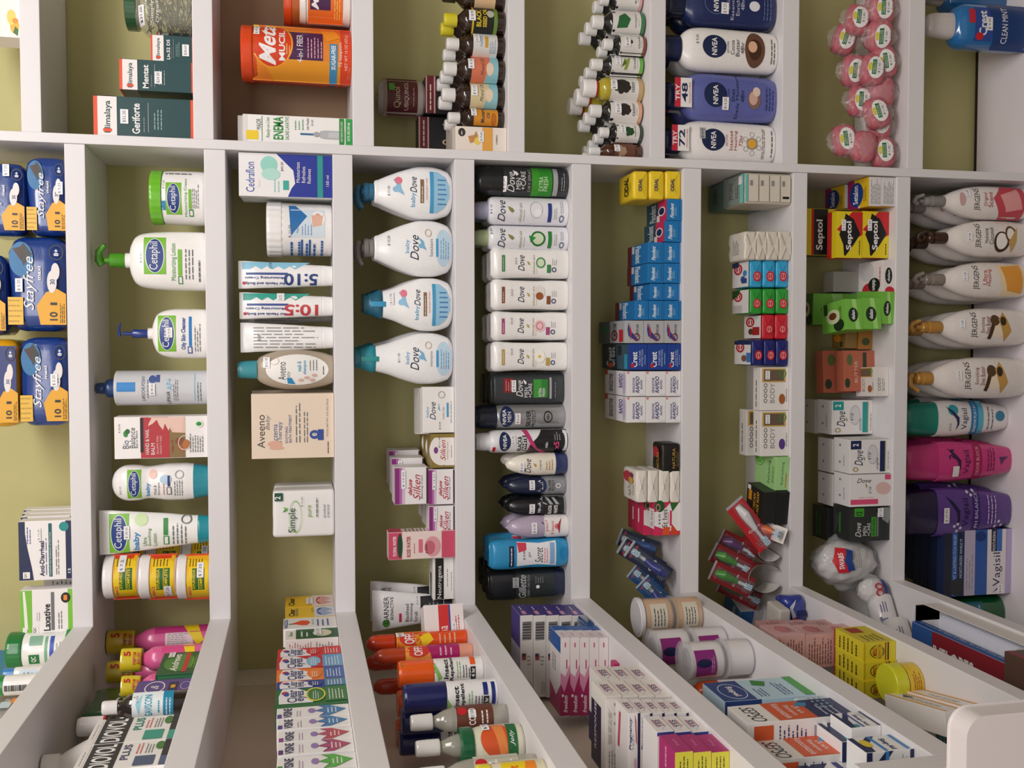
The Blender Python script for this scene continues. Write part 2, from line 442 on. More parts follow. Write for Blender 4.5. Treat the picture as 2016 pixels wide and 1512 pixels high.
# ---------------------------------------------------------------- the setting: walls, floor, painted boards
PAINT = mat('e4e1e4', 0.45, bump=0.25, bscale=9.0, var=0.02)
WALLM = mat('bdb67e', 0.62, bump=0.3, bscale=14.0, var=0.05)
GREYW = mat('e4dacd', 0.6, bump=0.3, bscale=14.0, var=0.06)
def slab(name, x0, y0, z0, x1, y1, z1, m, bev=0.0012, parent=None):
    M = Mesh(); M.box(x0, y0, z0, x1, y1, z1, m, bev=bev); return M.build(name, parent, sharp=0)
struct(slab('wall_back', -2.4, YB, 0.0, 2.4, YB + 0.12, 2.88, WALLM, 0))
struct(slab('wall_left', XW - 0.12, -3.6, 0.0, XW, YB, 2.88, GREYW, 0))
struct(slab('wall_right', 2.4, -3.6, 0.0, 2.52, YB, 2.88, mat('b9ac86', 0.6), 0))
struct(slab('floor', XW - .12, -3.6, -0.1, 2.52, YB + .12, 0.0, mat('8a817a', 0.5, var=0.08, bscale=6), 0))
struct(slab('ceiling', XW - .12, -3.6, 3.0, 2.52, YB + .12, 3.1, mat('e8e4e0', 0.7), 0))
# brownish panel on the back wall behind the powder tubs
struct(slab('trim_1', XP1, YB - 0.003, RT[2], 1.2, YB - 0.0005, RBm[1], mat('a08468', 0.6, var=0.05, bscale=10), 0))
struct(slab('trim_2', XW + .0002, YB - .085, LT[2], XW + .0016, YB - .0005, LBm[1], mat('efe9e0', .6, bump=.3, bscale=14, var=.04), 0))
# shelving carcass: each board is a board of its own under one fixed unit
unit = tag(empty('shelving_unit', (0, 0, 0)), 'white painted wooden wall shelving that wraps around the corner', 'shelving')
for k in range(8):
    a, b = LBm[k], LT[k]
    slab('shelf_board', XW, 0.0, a, XP0, YB, b, PAINT, parent=unit)
    slab('shelf_board', XW, YE, a, XL, -0.0002, b, PAINT, parent=unit)
for k in range(7):
    slab('shelf_board', XP1, 0.0, RBm[k], 1.25, YB - 0.004, RT[k], PAINT, parent=unit)
slab('bottom_board', XW, 0.0, LBm[8], 1.25, YB - 0.012, LT[8], mat('efe7ec', 0.5, bump=0.2, bscale=12, var=0.03), parent=unit)
slab('bottom_board', XW, YE, LBm[8], XL, -0.0002, LT[8], PAINT, parent=unit)
slab('upright_partition', XP0 + .0002, -0.002, 0.05, XP1, YB, 2.4, PAINT, parent=unit)
slab('end_panel', XW, YE - 0.032, 0.05, XL, YE - 0.0005, EYE - 0.59, PAINT, parent=unit)
slab('dark_gap_strip', -0.4, YB - 0.014, LT[8] - 0.03, 1.25, YB - 0.001, LT[8] - 0.002, mat('2a211b', 0.8), parent=unit)  # dark strip fills the slot behind the board, standing in for its shade
# rounded side panel of the lower cabinet, nearer the camera
q0 = at(1906, 1500, -0.86); q1 = at(1960, 1411, -0.86); R = 0.02
M = Mesh(); prof = []
X1, Z1 = q1.x, q0.z; X0 = XW
prof = [(X0, 0.02), (X1, 0.02)] + [(X1 - R + R*math.cos(t*math.pi/16), Z1 - R + R*math.sin(t*math.pi/16)) for t in range(9)] + [(X0, Z1)]
n = len(prof)
M.poly([(x, -0.86, z) for x, z in prof] + [(x, -0.83, z) for x, z in prof], [tuple(range(n)), tuple(range(2*n-1, n-1, -1))] + [(i, (i+1) % n, (i+1) % n + n, i + n) for i in range(n)], mat('e6dfe0', .45, bump=.2, bscale=12))
o = M.build('cabinet_side_panel', sharp=0)
bv = o.modifiers.new('soft_edge', 'BEVEL'); bv.width = 0.002; bv.segments = 2; bv.limit_method = 'ANGLE'
tag(o, 'white cabinet side panel with a rounded corner in front of the lowest shelf', 'cabinet panel')
# ================================================================= back unit, upper shelves
def ceta(u0, v0, u1, v1, txt='Cetaphil'):
    cu, cv, w, h = (u0+u1)/2, (v0+v1)/2, u1-u0, v1-v0
    return [('r', u0, v0, u1, v1, 'l'), ('e', cu, cv, w*.47, h*.44, 'w'), ('e', cu, cv, w*.455, h*.40, '1d3f86'), ('t', txt, cu, cv, w*.76, h*.5, 'w')]
def pillow(name, label, cat, pl, d, c, g, **k): return softpack(name, label, cat, pl, d, c, g, **k)
# ---- shelf under the top board: sanitary pads
def padart(flip=0):
    return [('p', [(2, 56), (24, 50), (40, 66), (44, 84), (38, 99), (2, 99)], 'Y'), ('r', 2, 3, 34, 28, 'e8b93a'), ('L', 3, 4, 33, 27, 5, 'b98a20'),
            ('e', 78, 26, 20, 20, '1d6fa8'), ('p', [(70, 30), (88, 20), (97, 30), (84, 44)], '2b2f33'), ('p', [(76, 26), (90, 12), (94, 34)], 'D'), ('t', 'Stayfree', 50, 40, 62, 22, 'w', 'i'), ('t', 'maxi', 62, 55, 16, 6, 'w', 'b'),
            ('e', 52, 76, 13, 8, 'W'), ('e', 64, 82, 10, 7, 'W'), ('t', '30', 52, 77, 6, 8, 'N', 'b'), ('t', '10', 12, 78, 10, 13, 'k', 'b'), ('r', 25, 73, 28, 84, 'k'), ('t', '8+', 86, 84, 8, 8, 'w', 'b'), ('o', 86, 84, 9, 12, .14, 'k'), ('l', 4, 88, 30, 97, 3, '5a4a20')]
PB = mat('1c3f8c', 0.22, coat=.6, bump=.5, bscale=30)
a = softpack('sanitary_pad_pack', 'blue and yellow pad pack resting on shelf beside the upright, lower of its stack', 'pad pack', P(50, 308, 128, 463), .10, 'N', padart(), (60, 85, 16, 16, '$ 5.25'), 'sanitary pad packs on the top left shelf', mat_=PB, wrinkle=.003)
softpack('sanitary_pad_pack', 'pad pack on top of the pack beside the upright, cut by frame edge', 'pad pack', P(-44, 318, 47, 463, on=a), .10, 'N', padart(), (88, 62, 16, 14, '$ 7.25'), 'sanitary pad packs on the top left shelf', mat_=PB, wrinkle=.003)
a = softpack('sanitary_pad_pack', 'large blue pad pack in the middle of its row, label upper left on the logo', 'pad pack', P(12, 464, 130, 652, Y=.004), .12, 'N', padart(), (48, 22, 14, 12, '$ 5.25'), 'sanitary pad packs on the top left shelf', mat_=PB, wrinkle=.003)
softpack('sanitary_pad_pack', 'partly cropped pad pack lying on top of the middle pad pack', 'pad pack', P(-70, 500, 10, 660, on=a), .10, 'N', padart(), None, 'sanitary pad packs on the top left shelf', mat_=PB, wrinkle=.003)
a = softpack('sanitary_pad_pack', 'blue pad pack nearest the empty space, lower one, price label near its middle', 'pad pack', P(37, 664, 136, 840, Y=.004), .11, 'N', padart(), (52, 72, 14, 14, '$ 5.25'), 'sanitary pad packs on the top left shelf', mat_=PB, wrinkle=.003)
softpack('sanitary_pad_pack', 'yellow edged pad pack on top of the pack nearest the empty space', 'pad pack', P(-50, 668, 35, 842, on=a), .10, 'Y', [('r', 6, 2, 96, 96, 'N')] + padart(), None, 'sanitary pad packs on the top left shelf', mat_=mat('Y', .25, coat=.6, bump=.4, bscale=30), wrinkle=.003)
# anti-diarrheal and laxative cartons
AD = [('r', 0, 0, 100, 12, 'n'), ('p', [(0, 12), (80, 12), (55, 16), (20, 24), (0, 27)], 'n'), ('r', 0, 88, 100, 100, 'n'), ('e', 90, 85, 8, 9, 't'), ('r', 3, 7, 14, 20, 'w'), ('t', 'QC', 8, 12, 8, 5, 'k', 'b'), ('l', 62, 14, 92, 24, 2, '4a5a9a'),
      ('t', 'Anti-Diarrheal', 36, 43, 60, 9, 'n', 'b'), ('l', 8, 49, 92, 53, 1, '4a5a9a'), ('r', 5, 56, 96, 62, 'T'), ('t', 'Controls the Symptoms of Diarrhea', 44, 59, 74, 4, 'w'), ('l', 8, 68, 70, 76, 2, 'S'), ('t', '12', 14, 94, 8, 5, 'w', 'b')]
carton('medicine_carton', 'white and navy anti-diarrheal carton, front one of the pile on top shelf', 'medicine box', P(37, 1025, 140, 1142, Y=.008), .03, 'w', AD, (77, 38, 22, 8, '$ 12.25'), 'anti-diarrheal cartons on the top shelf')
for k in range(3):
    carton('medicine_carton', ['white and navy carton directly behind the front anti-diarrheal carton', 'white and navy carton third back in the anti-diarrheal pile', 'white and navy carton furthest back in the anti-diarrheal pile'][k], 'medicine box', P(42 + 3*k, 1016 - 7*k, 140, 1122 - 8*k, Y=.044 + .036*k), .03, 'w', AD, None, 'anti-diarrheal cartons on the top shelf')
carton('medicine_carton', 'green and white laxative carton standing on the top shelf by the corner', 'medicine box', P(40, 1160, 142, 1247, Y=.008), .03, 'w', [('r', 0, 0, 100, 22, 'l'), ('p', [(10, 8), (98, 5), (98, 9), (60, 12), (10, 14)], 'w'), ('r', 0, 90, 100, 100, 'l'), ('r', 3, 4, 15, 12, 'w'), ('r', 1, 22, 18, 34, 'w'), ('t', 'QC', 8, 27, 12, 6, 'k', 'b'), ('t', 'Laxative', 36, 50, 62, 13, 'k', 'b'), ('r', 6, 58, 94, 64, 'S'), ('l', 8, 70, 60, 80, 2, 'S'), ('e', 80, 86, 12, 9, 'k'), ('r', 74, 82, 86, 89, 'O')], (40, 32, 20, 7, '$ 8.25'))
carton('medicine_carton', 'plain grey carton showing behind the laxative carton on the top shelf', 'medicine box', P(86, 1130, 141, 1185, Y=.06), .04, 'W', [('l', 10, 20, 90, 80, 5, 'S')])
# ---- second shelf: lotions
GR = '6fbf2c'
bottle('cream_jar', 'white moisturizing cream jar with green lid at the right end of the lotion shelf', 'cream jar', P(292, 328, 408, 437, Y=.01), .095,
       [('body', 'f6f4f4', [(0, 90), (1, 94), (6, 99), (40, 100), (76, 97), (79, 92)]), ('lid', GR, [(79, 99), (79, 100), (98, 100), (100, 96)], None, {'rib': .012})],
       ceta(15, 30, 72, 58) + [('t', 'Moisturizing Cream', 46, 66, 68, 6, '3e9b35'), ('r', 12, 71, 24, 79, 'g'), ('r', 14, 72.5, 22, 77.5, 'w'), ('r', 25, 71, 60, 76, 'l'), ('l', 26, 77, 70, 90, 4, 'S'), ('r', 22, 22, 38, 29, 'B'), ('L', 88, 28, 93, 80, 1, 'k')], (68, 26, 20, 8, '$ 17.25', None))
bottle('lotion_bottle', 'tall white moisturizing lotion bottle with a green pump', 'lotion bottle', P(178, 452, 408, 570, Y=.012), .055,
       [('body', 'f7f5f4', [(0, 96, 90), (3, 100, 96), (35, 99), (55, 92), (63, 78, 80), (67, 50, 60), (68.5, 26, 40)], 2.5), ('cap_ring', 'w', [(68, 25, 44), (72, 25, 44)])],
       ceta(26, 45.5, 88, 65, 'Cetaphil') + [('t', 'Moisturizing Lotion', 47, 72, 62, 5.5, '3e9b35'), ('r', 10, 75.5, 23, 79.5, 'g'), ('r', 11.5, 76.4, 21.5, 78.8, 'w'), ('r', 24, 75.5, 68, 79, 'l'), ('l', 18, 81, 74, 90, 3, 'S'), ('l', 14, 92, 50, 97, 1, 'S')], (53, 43, 20, 4, '$ 30.50', None), n=2.5,
       pump=pumphead('4d9a22', 72, 86, 93, 24, 1, 50))
bottle('lotion_bottle', 'white oily skin cleanser bottle with a slim navy pump', 'lotion bottle', P(226, 607, 410, 706, Y=.012), .05,
       [('body', 'f7f5f4', [(0, 95, 90), (3, 99, 96), (30, 100), (46, 94), (56, 76, 80), (60, 45, 60), (61.5, 24, 40)], 2.5), ('cap_ring', 'w', [(61, 23, 46), (66, 23, 46)])],
       ceta(14, 46, 86, 66) + [('t', 'Oily Skin Cleanser', 50, 75, 64, 6, '24459a', 'b'), ('r', 10, 79, 24, 84, 'b'), ('r', 12, 80, 22, 83, 'w'), ('r', 25, 80.5, 84, 83.5, '1a7fd0'), ('l', 14, 86, 72, 94, 3, 'S')], (52, 59, 20, 7, '$ 29.50'), n=2.5,
       pump=pumphead('223a86', 66, 84, 97, 17, 1, 42))
bottle('lotion_bottle', 'cloudy clear cylinder lotion bottle with a dark blue pump, pale blue label', 'lotion bottle', P(180, 730, 411, 800, Y=.02), .062,
       [('body', mat('d9dbe2', .14, alpha=.93, coat=.6), [(0, 96), (1, 99), (8, 100), (80, 100), (83, 94), (84, 60)]), ('cap', '1f3f74', [(84, 50), (84, 52), (91, 50), (93, 34), (97, 32), (100, 30)])],
       [('r', 42, 82-62, 68, 82-46, '2d86d0'), ('t', 'LAROCHE-POSAY', 50, 43, 70, 3, '5a6275'), ('l', 22, 46, 80, 48, 1, 'S'), ('e', 76, 51, 11, 3.2, '4a5f9c'), ('r', 68, 54, 88, 57.5, '4a5f9c'), ('t', 'LIPIKAR', 24, 65, 36, 3.2, '3c4254'), ('t', 'AP+', 62, 66, 34, 5, '7fc0e0'), ('l', 14, 69, 84, 74, 3, 'S'), ('r', 12, 88, 90, 88.6, '8fc8e8'), ('l', 12, 90, 70, 95, 2, 'S')], (48, 51, 34, 5, '$ 38.25'))
carton('balm_carton', 'white red and tan hand and nail balm carton on the lotion shelf', 'balm box', P(225, 820, 412, 902, Y=.006), .045, 'f6f2f2',
       [('r', 0, 28, 100, 59, 'b8303a'), ('r', 14, 27.5, 98, 31, 'k'), ('r', 0, 59, 100, 76, '8a6f42'), ('p', [(100, 58), (100, 76), (60, 76), (62, 62), (82, 57)], 'e8c0b0'),
        ('p', [(99, 36), (96, 45), (80, 48), (68, 52), (84, 54), (66, 58), (80, 60), (62, 66), (64, 72), (99, 74)], 'edc9bb'), ('p', [(98, 40), (86, 37), (78, 36), (84, 41), (97, 47)], 'edc9bb'),
        ('t', 'Bio', 34, 12, 20, 6.5, '5a6070'), ('t', 'Balance', 50, 19, 50, 6, '5a6070'), ('e', 60, 12, 8, 2.4, 'g'), ('e', 66, 14, 6, 2.4, '2c6b2f'), ('t', 'Back to Nature', 46, 23.5, 42, 2.4, 'k'),
        ('t', 'HAND & NAIL', 40, 35, 62, 4, 'w'), ('t', 'BALM', 22, 41, 28, 4, 'w'), ('t', 'BALSAMO PARA', 32, 46, 44, 2.4, 'f2c0c0'), ('t', 'MANOS Y UNAS', 32, 49.5, 44, 2.4, 'f2c0c0'), ('t', 'Argan Oil', 28, 62, 30, 3, 'a03030'),
        ('e', 26, 72, 11, 5, 'a5622c'), ('e', 40, 70, 9, 5, '8a4a22'), ('e', 32, 77, 12, 4, 'b5723c'), ('o', 36, 75, 18, 7, .1, 'W'), ('e', 82, 91, 9, 4.5, 'e8f0e0'), ('e', 82, 91, 5, 3, 'g'), ('l', 12, 80, 60, 96, 6, 'S')], (73, 5.5, 26, 4, '$ 39.50', None))
bottle('baby_wash_bottle', 'white hourglass baby wash bottle standing on its teal cap', 'baby wash bottle', P(216, 914, 412, 990, Y=.014), .045,
       [('body', 'f6f4f4', [(16, 92), (16, 93), (24, 97), (40, 97), (55, 88), (63, 84), (72, 92), (82, 94), (91, 82), (97, 55), (99.5, 22), (100, 4)], 2.2), ('cap', '2a8f9f', [(0, 76), (1, 80), (15, 91), (16, 92)], 2.2)],
       ceta(12, 17, 86, 31) + [('t', 'baby', 34, 38, 36, 5, '3d8fd0', 'b'), ('t', 'Wash &', 32, 45, 26, 3, '5b6068'), ('t', 'Shampoo', 36, 49, 34, 3, '5b6068'), ('l', 20, 52, 60, 56, 1, 'd98a8a'), ('e', 74, 43, 12, 4, 'f3c9c0'), ('e', 60, 56, 12, 6, 'b9d0e8'), ('r', 20, 57, 40, 62, 'S'), ('r', 22, 58, 38, 61, 'w'), ('r', 42, 58, 70, 60.5, 'N'), ('l', 16, 64, 62, 74, 4, 'S'), ('o', 72, 70, 11, 4.5, .2, 's')], (34, 10, 26, 4, '$29.10', None))
def tubeparts(body, cap, capz=10, top=100, bot=62, crimp=4, mid=None):
    return [('body', body, [(capz, bot, bot*.95), (capz, bot, bot*.95), (40, (bot*.6+top*.4), bot*.75), (80, (bot*.15+top*.85), 34), (100-crimp, top, 8), (100, top, 6)], 2.1), ('cap', cap, [(0, bot*.94, bot*.9), (capz*.96, bot, bot*.95), (capz, bot*.97, bot*.9)], 2.1)]
bottle('lotion_tube', 'white baby lotion tube standing on a teal cap, dark blue oval logo', 'lotion tube', P(190, 1006, 414, 1094, Y=.014), .05,
       tubeparts('f2f2f0', '1f8d9c', 11, 100, 64), ceta(4, 9, 92, 27) + [('t', 'baby', 30, 34, 42, 6.5, '3d8fd0', 'b'), ('t', 'Ultra', 28, 41, 20, 3.4, '5b8a3a'), ('t', 'Soothing', 38, 45.5, 40, 3.6, '5b8a3a'), ('t', 'Lotion', 32, 50, 28, 3.6, '5b8a3a'), ('e', 78, 38, 14, 6, 'd5ecb8'), ('r', 20, 58, 40, 63, 'g'), ('r', 22, 59, 38, 62, 'w'), ('r', 42, 58, 80, 62, 'g'), ('l', 20, 65, 70, 80, 4, 'S'), ('o', 76, 79, 10, 5, .25, 'S')], (50, 25, 30, 5, '$ 28.25'))
# three stacked tubs, and three behind them
TUB = [('r', -2, 22, 102, 100, 'd8441c'), ('r', 2, 30, 98, 96, 'f0b820'), ('p', [(8, 30), (30, 36), (50, 30), (74, 38), (94, 30), (96, 60), (88, 92), (60, 96), (34, 90), (10, 96), (4, 62)], 'f4d024'),
       ('r', 28, 48, 76, 66, '2f6b30'), ('t', 'AYURVEDA', 52, 53, 44, 8, 'f4d024', 'b'), ('r', 28, 68, 76, 84, '2f6b30'), ('t', 'COMPLETE', 52, 74, 44, 8, 'f4d024', 'b'), ('t', 'ABACS', 24, 40, 26, 8, 'd84070', 'b'), ('l', 80, 36, 97, 80, 5, '6b2c10')]
b = None
for i, (x0, x1, sp, wh) in enumerate([(346, 414, (72, 78), 'bottom'), (271, 345, (22, 84), 'middle'), (200, 270, (84, 60), 'top')]):
    pl = P(x0, 1100, x1, 1188, Y=.01, on=b)
    b = bottle('supplement_tub', '%s tub of the three stacked tubs with white lids and yellow red labels' % wh, 'tub', pl, .08, [('body', 'e8e4e2', [(0, 88), (2, 92), (70, 94), (72, 90)]), ('lid', 'f4f0f0', [(71, 99), (72, 100), (96, 100), (100, 95)])],
               TUB, (sp[0], sp[1] - 6, 30, 20, '$ 7.25'), 'stacked supplement tubs', rows=[(.012, .082)], rs='%s tub in the stack behind the three front tubs' % wh)
# ---- third shelf
CED = [('p', [(0, 52), (20, 56), (55, 68), (100, 42), (100, 100), (0, 100)], '27389a'), ('p', [(0, 62), (12, 56), (30, 60), (62, 58), (100, 40), (100, 100), (0, 100)], '27389a'), ('t', 'Cedraflon', 44, 12, 70, 9, '3a4faa'), ('e', 74, 32, 20, 9, '9ad8cc'), ('e', 52, 34, 14, 10, 'b5e2d8'), ('e', 30, 20, 10, 2, 'w'),
       ('l', 10, 36, 44, 44, 2, '9ad8cc'), ('r', 16, 47, 38, 53, '3fb0a0'), ('r', 0, 84, 100, 90, '2f9a94'), ('t', 'Moisturizes', 58, 63, 48, 4, 'w'), ('t', 'Refreshes', 53, 69, 38, 4, 'w'), ('t', 'Relieves', 50, 75, 34, 4, 'w'), ('t', '150 ml', 40, 95, 26, 3, 'w')]
carton('cream_carton', 'white and blue cream carton standing front right on the third shelf', 'cream box', P(470, 303, 657, 388, Y=.008), .016, 'f2f0f2', CED, (70, 46, 26, 6, '$42.30', None), 'cream cartons next to the upright', bev=.0005)
for k in range(4):
    carton('cream_carton', 'thin cream carton %s behind the front white and blue one' % ORD[k+1], 'cream box', P(472 + 2*k, 306, 657, 389 + 3*k, Y=.026 + .018*k), .015, 'dfe6e2', [('r', 0, 84, 100, 90, '2f9a94'), ('r', 0, 60, 100, 84, '27389a'), ('r', 0, 90, 100, 100, '27389a')], None, 'cream cartons next to the upright', bev=.0005)
bottle('cream_tub', 'white aqueous cream tub with a ribbed screw lid', 'cream tub', P(524, 391, 658, 502, Y=.01), .095,
       [('body', 'f3f1f2', [(0, 90), (2, 94), (50, 95), (76, 97), (78, 96)]), ('lid', 'f6f4f4', [(77, 99), (78, 100), (98, 100), (100, 94)], None, {'rib': .02})],
       [('r', 32, 37, 82, 88, 'd6e4f0'), ('p', [(34, 37), (90, 34), (90, 44), (70, 62)], '2f74b5'), ('e', 66, 78, 14, 11, 'f3f1f2'), ('e', 64, 78, 12, 5, 'dba58e'), ('p', [(50, 70), (72, 68), (72, 86), (54, 84)], 'e6b8a2'), ('t', 'Aqueous Cream', 56, 47, 34, 5, '4a78b8'), ('l', 36, 52, 56, 70, 4, '7a9ac8'), ('l', 2, 32, 28, 90, 5, '2f62a8'), ('r', 2, 52, 28, 55, '2f62a8'), ('r', 2, 64, 28, 67, '2f62a8')], (42, 35, 28, 7, '$ 11.95', None))
TR = []
def creamtube(x0, y0, x1, y1, lab, num, nc, zc, ps, back=False, behind=None):
    g = [('l', 16, 10, 84, 94, 1, 'w')]
    if back: g = [('L', 12, 14, 88, 84, 7, 'q')]
    else: g = [('p', [(70, 4), (96, 4), (96, 68)] + [(96, 76)] + [(70 + (12 if k % 2 else 0), 72 - 6*k) for k in range(1, 11)], zc), ('t', 'Moisturising Cream', 40, 28, 12, 42, '2b3f8c', 'bU'), ('t', 'for Hands and Body', 20, 28, 12, 42, '2b3f8c', 'bU'), ('r', 50, 8, 58, 52, '2b4a90'), ('t', num, 34, 66, 42, 36, nc, 'bU'), ('e', 20, 6, 6, 2, 'r')]
    bottle('cream_tube', lab, 'cream tube', P(x0, y0, x1, y1, Y=.012), .042, tubeparts('f4f3f4', 'f4f3f4', 12, 100, 76), g, ps, 'hand and body cream tubes', rows=behind, rs=lab + ' behind')
creamtube(468, 513, 658, 568, 'white cream tube with blue zigzag band and blue ratio numerals', '5:10', '24407f', '8cc8e4', (84, 34, 26, 8, '$ 17.19', None))
creamtube(470, 575, 658, 628, 'white cream tube with green zigzag band and red ratio numerals', '10:5', 'c83c48', '3aa898', (84, 44, 26, 8, '$ 17.19'))
creamtube(472, 635, 658, 694, 'white cream tube turned to show only grey back print', '', 'k', 'k', (50, 20, 26, 8, '$21.80', None), back=True)
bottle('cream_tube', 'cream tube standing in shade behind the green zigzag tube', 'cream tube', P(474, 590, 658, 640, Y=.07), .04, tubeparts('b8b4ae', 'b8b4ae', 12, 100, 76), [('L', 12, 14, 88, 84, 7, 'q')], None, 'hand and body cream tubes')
bottle('baby_wash_bottle', 'beige translucent oval baby wash bottle with a flip teal cap', 'baby wash bottle', P(467, 688, 658, 768, Y=.014), .045,
       [('body', mat('b3a594', .16, alpha=.97, coat=.5), [(0, 66, 80), (1, 70, 84), (12, 86), (34, 100), (52, 98), (68, 82), (78, 60), (80, 48)], 2.3), ('cap', '3f97a6', [(80, 46, 60), (80, 46, 60), (97, 42, 56), (100, 36, 50)], 2.2)],
       [('e', 50, 62, 38, 33, 'f3f1ee'), ('r', 15, 48, 85, 76, 'f3f1ee'), ('t', 'Aveeno', 47, 46, 44, 8, 'k'), ('t', 'baby', 36, 53, 22, 5, 'S', 'i'), ('t', 'wash &', 58, 64, 26, 4.5, '4aa0c8', 'b'), ('t', 'shampoo', 56, 70, 34, 4.5, '4aa0c8', 'b'), ('p', [(16, 52), (30, 51), (30, 56), (14, 60)], '2f8fc8'), ('l', 48, 74, 78, 84, 3, 'S'), ('e', 24, 66, 4, 3, 'dcb8ae'), ('e', 30, 72, 4, 3, 'dcb8ae'), ('e', 24, 78, 4, 3, 'dcb8ae'), ('e', 36, 80, 4, 3, 'dcb8ae'), ('o', 72, 38, 10, 5, .1, 'E'), ('l', 38, 88, 64, 91, 1, 'k')], (68, 30, 26, 7, '$15.10$'[:6]))
carton('bath_treatment_carton', 'large beige eczema bath treatment carton on the third shelf', 'bath treatment box', P(495, 775, 660, 902, Y=.008), .07, 'ecd9c6',
       [('t', 'Aveeno', 42, 11.5, 52, 9, '4a4038'), ('t', 'Baby', 56, 20, 24, 6, 'S', 'i'), ('t', 'Eczema', 38, 28, 30, 6, '4a5f98'), ('t', 'Therapy', 40, 34.5, 34, 6.5, '4a5f98'), ('e', 22, 28, 5, 9, 'e2b09a'), ('e', 16, 30, 3, 9, 'e2b09a'), ('t', 'SOOTHING', 36, 42, 26, 3.2, '4a5f98'), ('t', 'BATH TREATMENT', 46, 46.5, 44, 3.2, '4a5f98'), ('l', 24, 52, 88, 60, 2, 'S'), ('l', 24, 62, 80, 69, 2, 'S'), ('e', 36, 76, 7, 6, '33509c'), ('t', 'e', 36, 76, 5, 6, 'ecd9c6', 'b'), ('r', 27, 80, 44, 87, '33509c'), ('t', 'TOTAL NET WT. 3.75 OZ (106 g)', 62, 92, 60, 2.6, '6a5f58'), ('l', 6, 91, 26, 94, 1, 'k')],
       None, left=[('l', 10, 10, 90, 90, 8, 'q')])
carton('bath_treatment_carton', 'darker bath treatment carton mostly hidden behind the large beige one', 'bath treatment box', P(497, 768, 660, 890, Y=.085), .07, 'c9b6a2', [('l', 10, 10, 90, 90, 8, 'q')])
softpack('soap_pack', 'white sensitive soap twin pack with a dark green corner square, front one', 'soap pack', P(537, 965, 660, 1057, Y=.01), .05, 'f1efee', [('r', 80, 3, 98, 16, '1f5240'), ('t', '2', 87, 8, 7, 9, 'w', 'b'), ('t', 'Simple', 36, 32, 54, 15, '2f5a3c'), ('p', [(58, 22), (66, 16), (64, 24)], 'l'), ('p', [(58, 22), (54, 15), (62, 20)], 'g'), ('o', 44, 36, 36, 10, .05, 'l'), ('t', 'pure', 56, 60, 26, 7, '7aa84a'), ('l', 42, 68, 88, 74, 1, 'S'), ('l', 40, 80, 80, 92, 2, 's')], (76, 47, 26, 6, '$ 5.20', None), 'simple white soap packs', bev=.006, wrinkle=.0008)
softpack('soap_pack', 'soap twin pack in clear film directly behind the front sensitive soap pack', 'soap pack', P(539, 955, 660, 1048, Y=.066), .05, 'dcdad6', [], None, 'simple white soap packs', bev=.006, wrinkle=.0008)
# ================================================================= fourth shelf: baby washes, soaps, creams
def dovet(cu, cv, w, h, col='1f2a44'): return ('t', 'Dove', cu, cv, w, h, col, 'i')
def bird(cu, cv, s, col='8cbfe0'):
    k = .5
    return [('e', cu, cv, s*.5, s*.32*k, col), ('e', cu - s*.3, cv - s*.35*k, s*.34, s*.4*k, col), ('p', [(cu-s, cv+s*.75*k), (cu-s*.6, cv-s*.1*k), (cu, cv), (cu-s*.1, cv+s*.3*k)], col), ('p', [(cu+s*.2, cv-s*.2*k), (cu+s*.8, cv-s*.65*k), (cu+s, cv-s*.5*k), (cu+s*.5, cv+s*.15*k)], col)]
def leaf(cu, cv, s, col='8c8a4a'):
    k = .42
    return [('p', [(cu-s, cv), (cu-s*.2, cv-s*.6*k), (cu+s, cv-s*.9*k), (cu+s*.4, cv+s*.1*k), (cu-s*.4, cv+s*.5*k)], col)]
BODY = [(0, 62, 72), (1, 68, 80), (5, 84, 94), (18, 98, 100), (32, 99, 98), (50, 84, 84), (66, 62, 66), (76, 46, 50), (80, 40, 44), (81, 24, 36)]
def babydove(x0, y0, x1, y1, lab, cap, art, ps, flip=False, beh=None):
    if flip:
        parts = [('body', 'f6f6f8', BODY[:7] + [(78, 50, 54), (80, 48, 52)], 2.2),
                 ('cap', mat(cap, .3, coat=.3), [(79, 50, 56), (82, 54, 60), (90, 44, 54), (94, 40, 50), (95, 36, 44), (100, 36, 44)], 2.0)]
        def ex(root, W, H, Bd):
            M = Mesh(); M.box(-W*.05, Bd - .0175, H*.76, W*.05, Bd - .012, H*.93, plastic('3f9fd0' if cap != '2b8fa0' else '2b9a9a'), bev=.0015); M.build('flip_tab', root)
        bottle('baby_bottle', lab, 'baby bottle', P(x0, y0, x1, y1, Y=.014), .055, parts, art, ps, 'round shouldered baby bottles', n=2.2, extra=ex, rows=[(.004, .062)], rs=beh)
    else:
        bottle('baby_bottle', lab, 'baby bottle', P(x0, y0, x1, y1, Y=.014), .055, [('body', 'f6f6f8', BODY, 2.2), ('neck', cap, [(81, 30, 46), (81, 32, 50), (86, 32, 50), (87, 30, 46)])], art, ps, 'round shouldered baby bottles', n=2.2,
               pump=pumphead(cap, 86, 91, 95, 34, -1, 62), rows=[(.004, .062)], rs=beh)
def bd1(c1, c2, word):
    return bird(58, 44, 16) + [('e', 70, 44, 7, 3.6, 'e8748a'), ('t', 'baby', 34, 59, 26, 5.5, '4aa0d0'), dovet(62, 59, 30, 6.5), ('r', 28, 66, 72, 69.5, '8a6a4a'), ('l', 30, 67, 70, 69, 1, 'w'), ('t', word, 54, 72.5, 40, 2.6, 'e07a6a'),
        ('p', [(10, 77), (88, 77), (88, 84), (78, 92), (60, 96), (38, 96), (20, 91), (11, 84)], '9ccbe8'), ('r', 10, 76, 88, 80, '4aa0d0'), ('L', 22, 84, 76, 94, 6, '3f7fb8')]
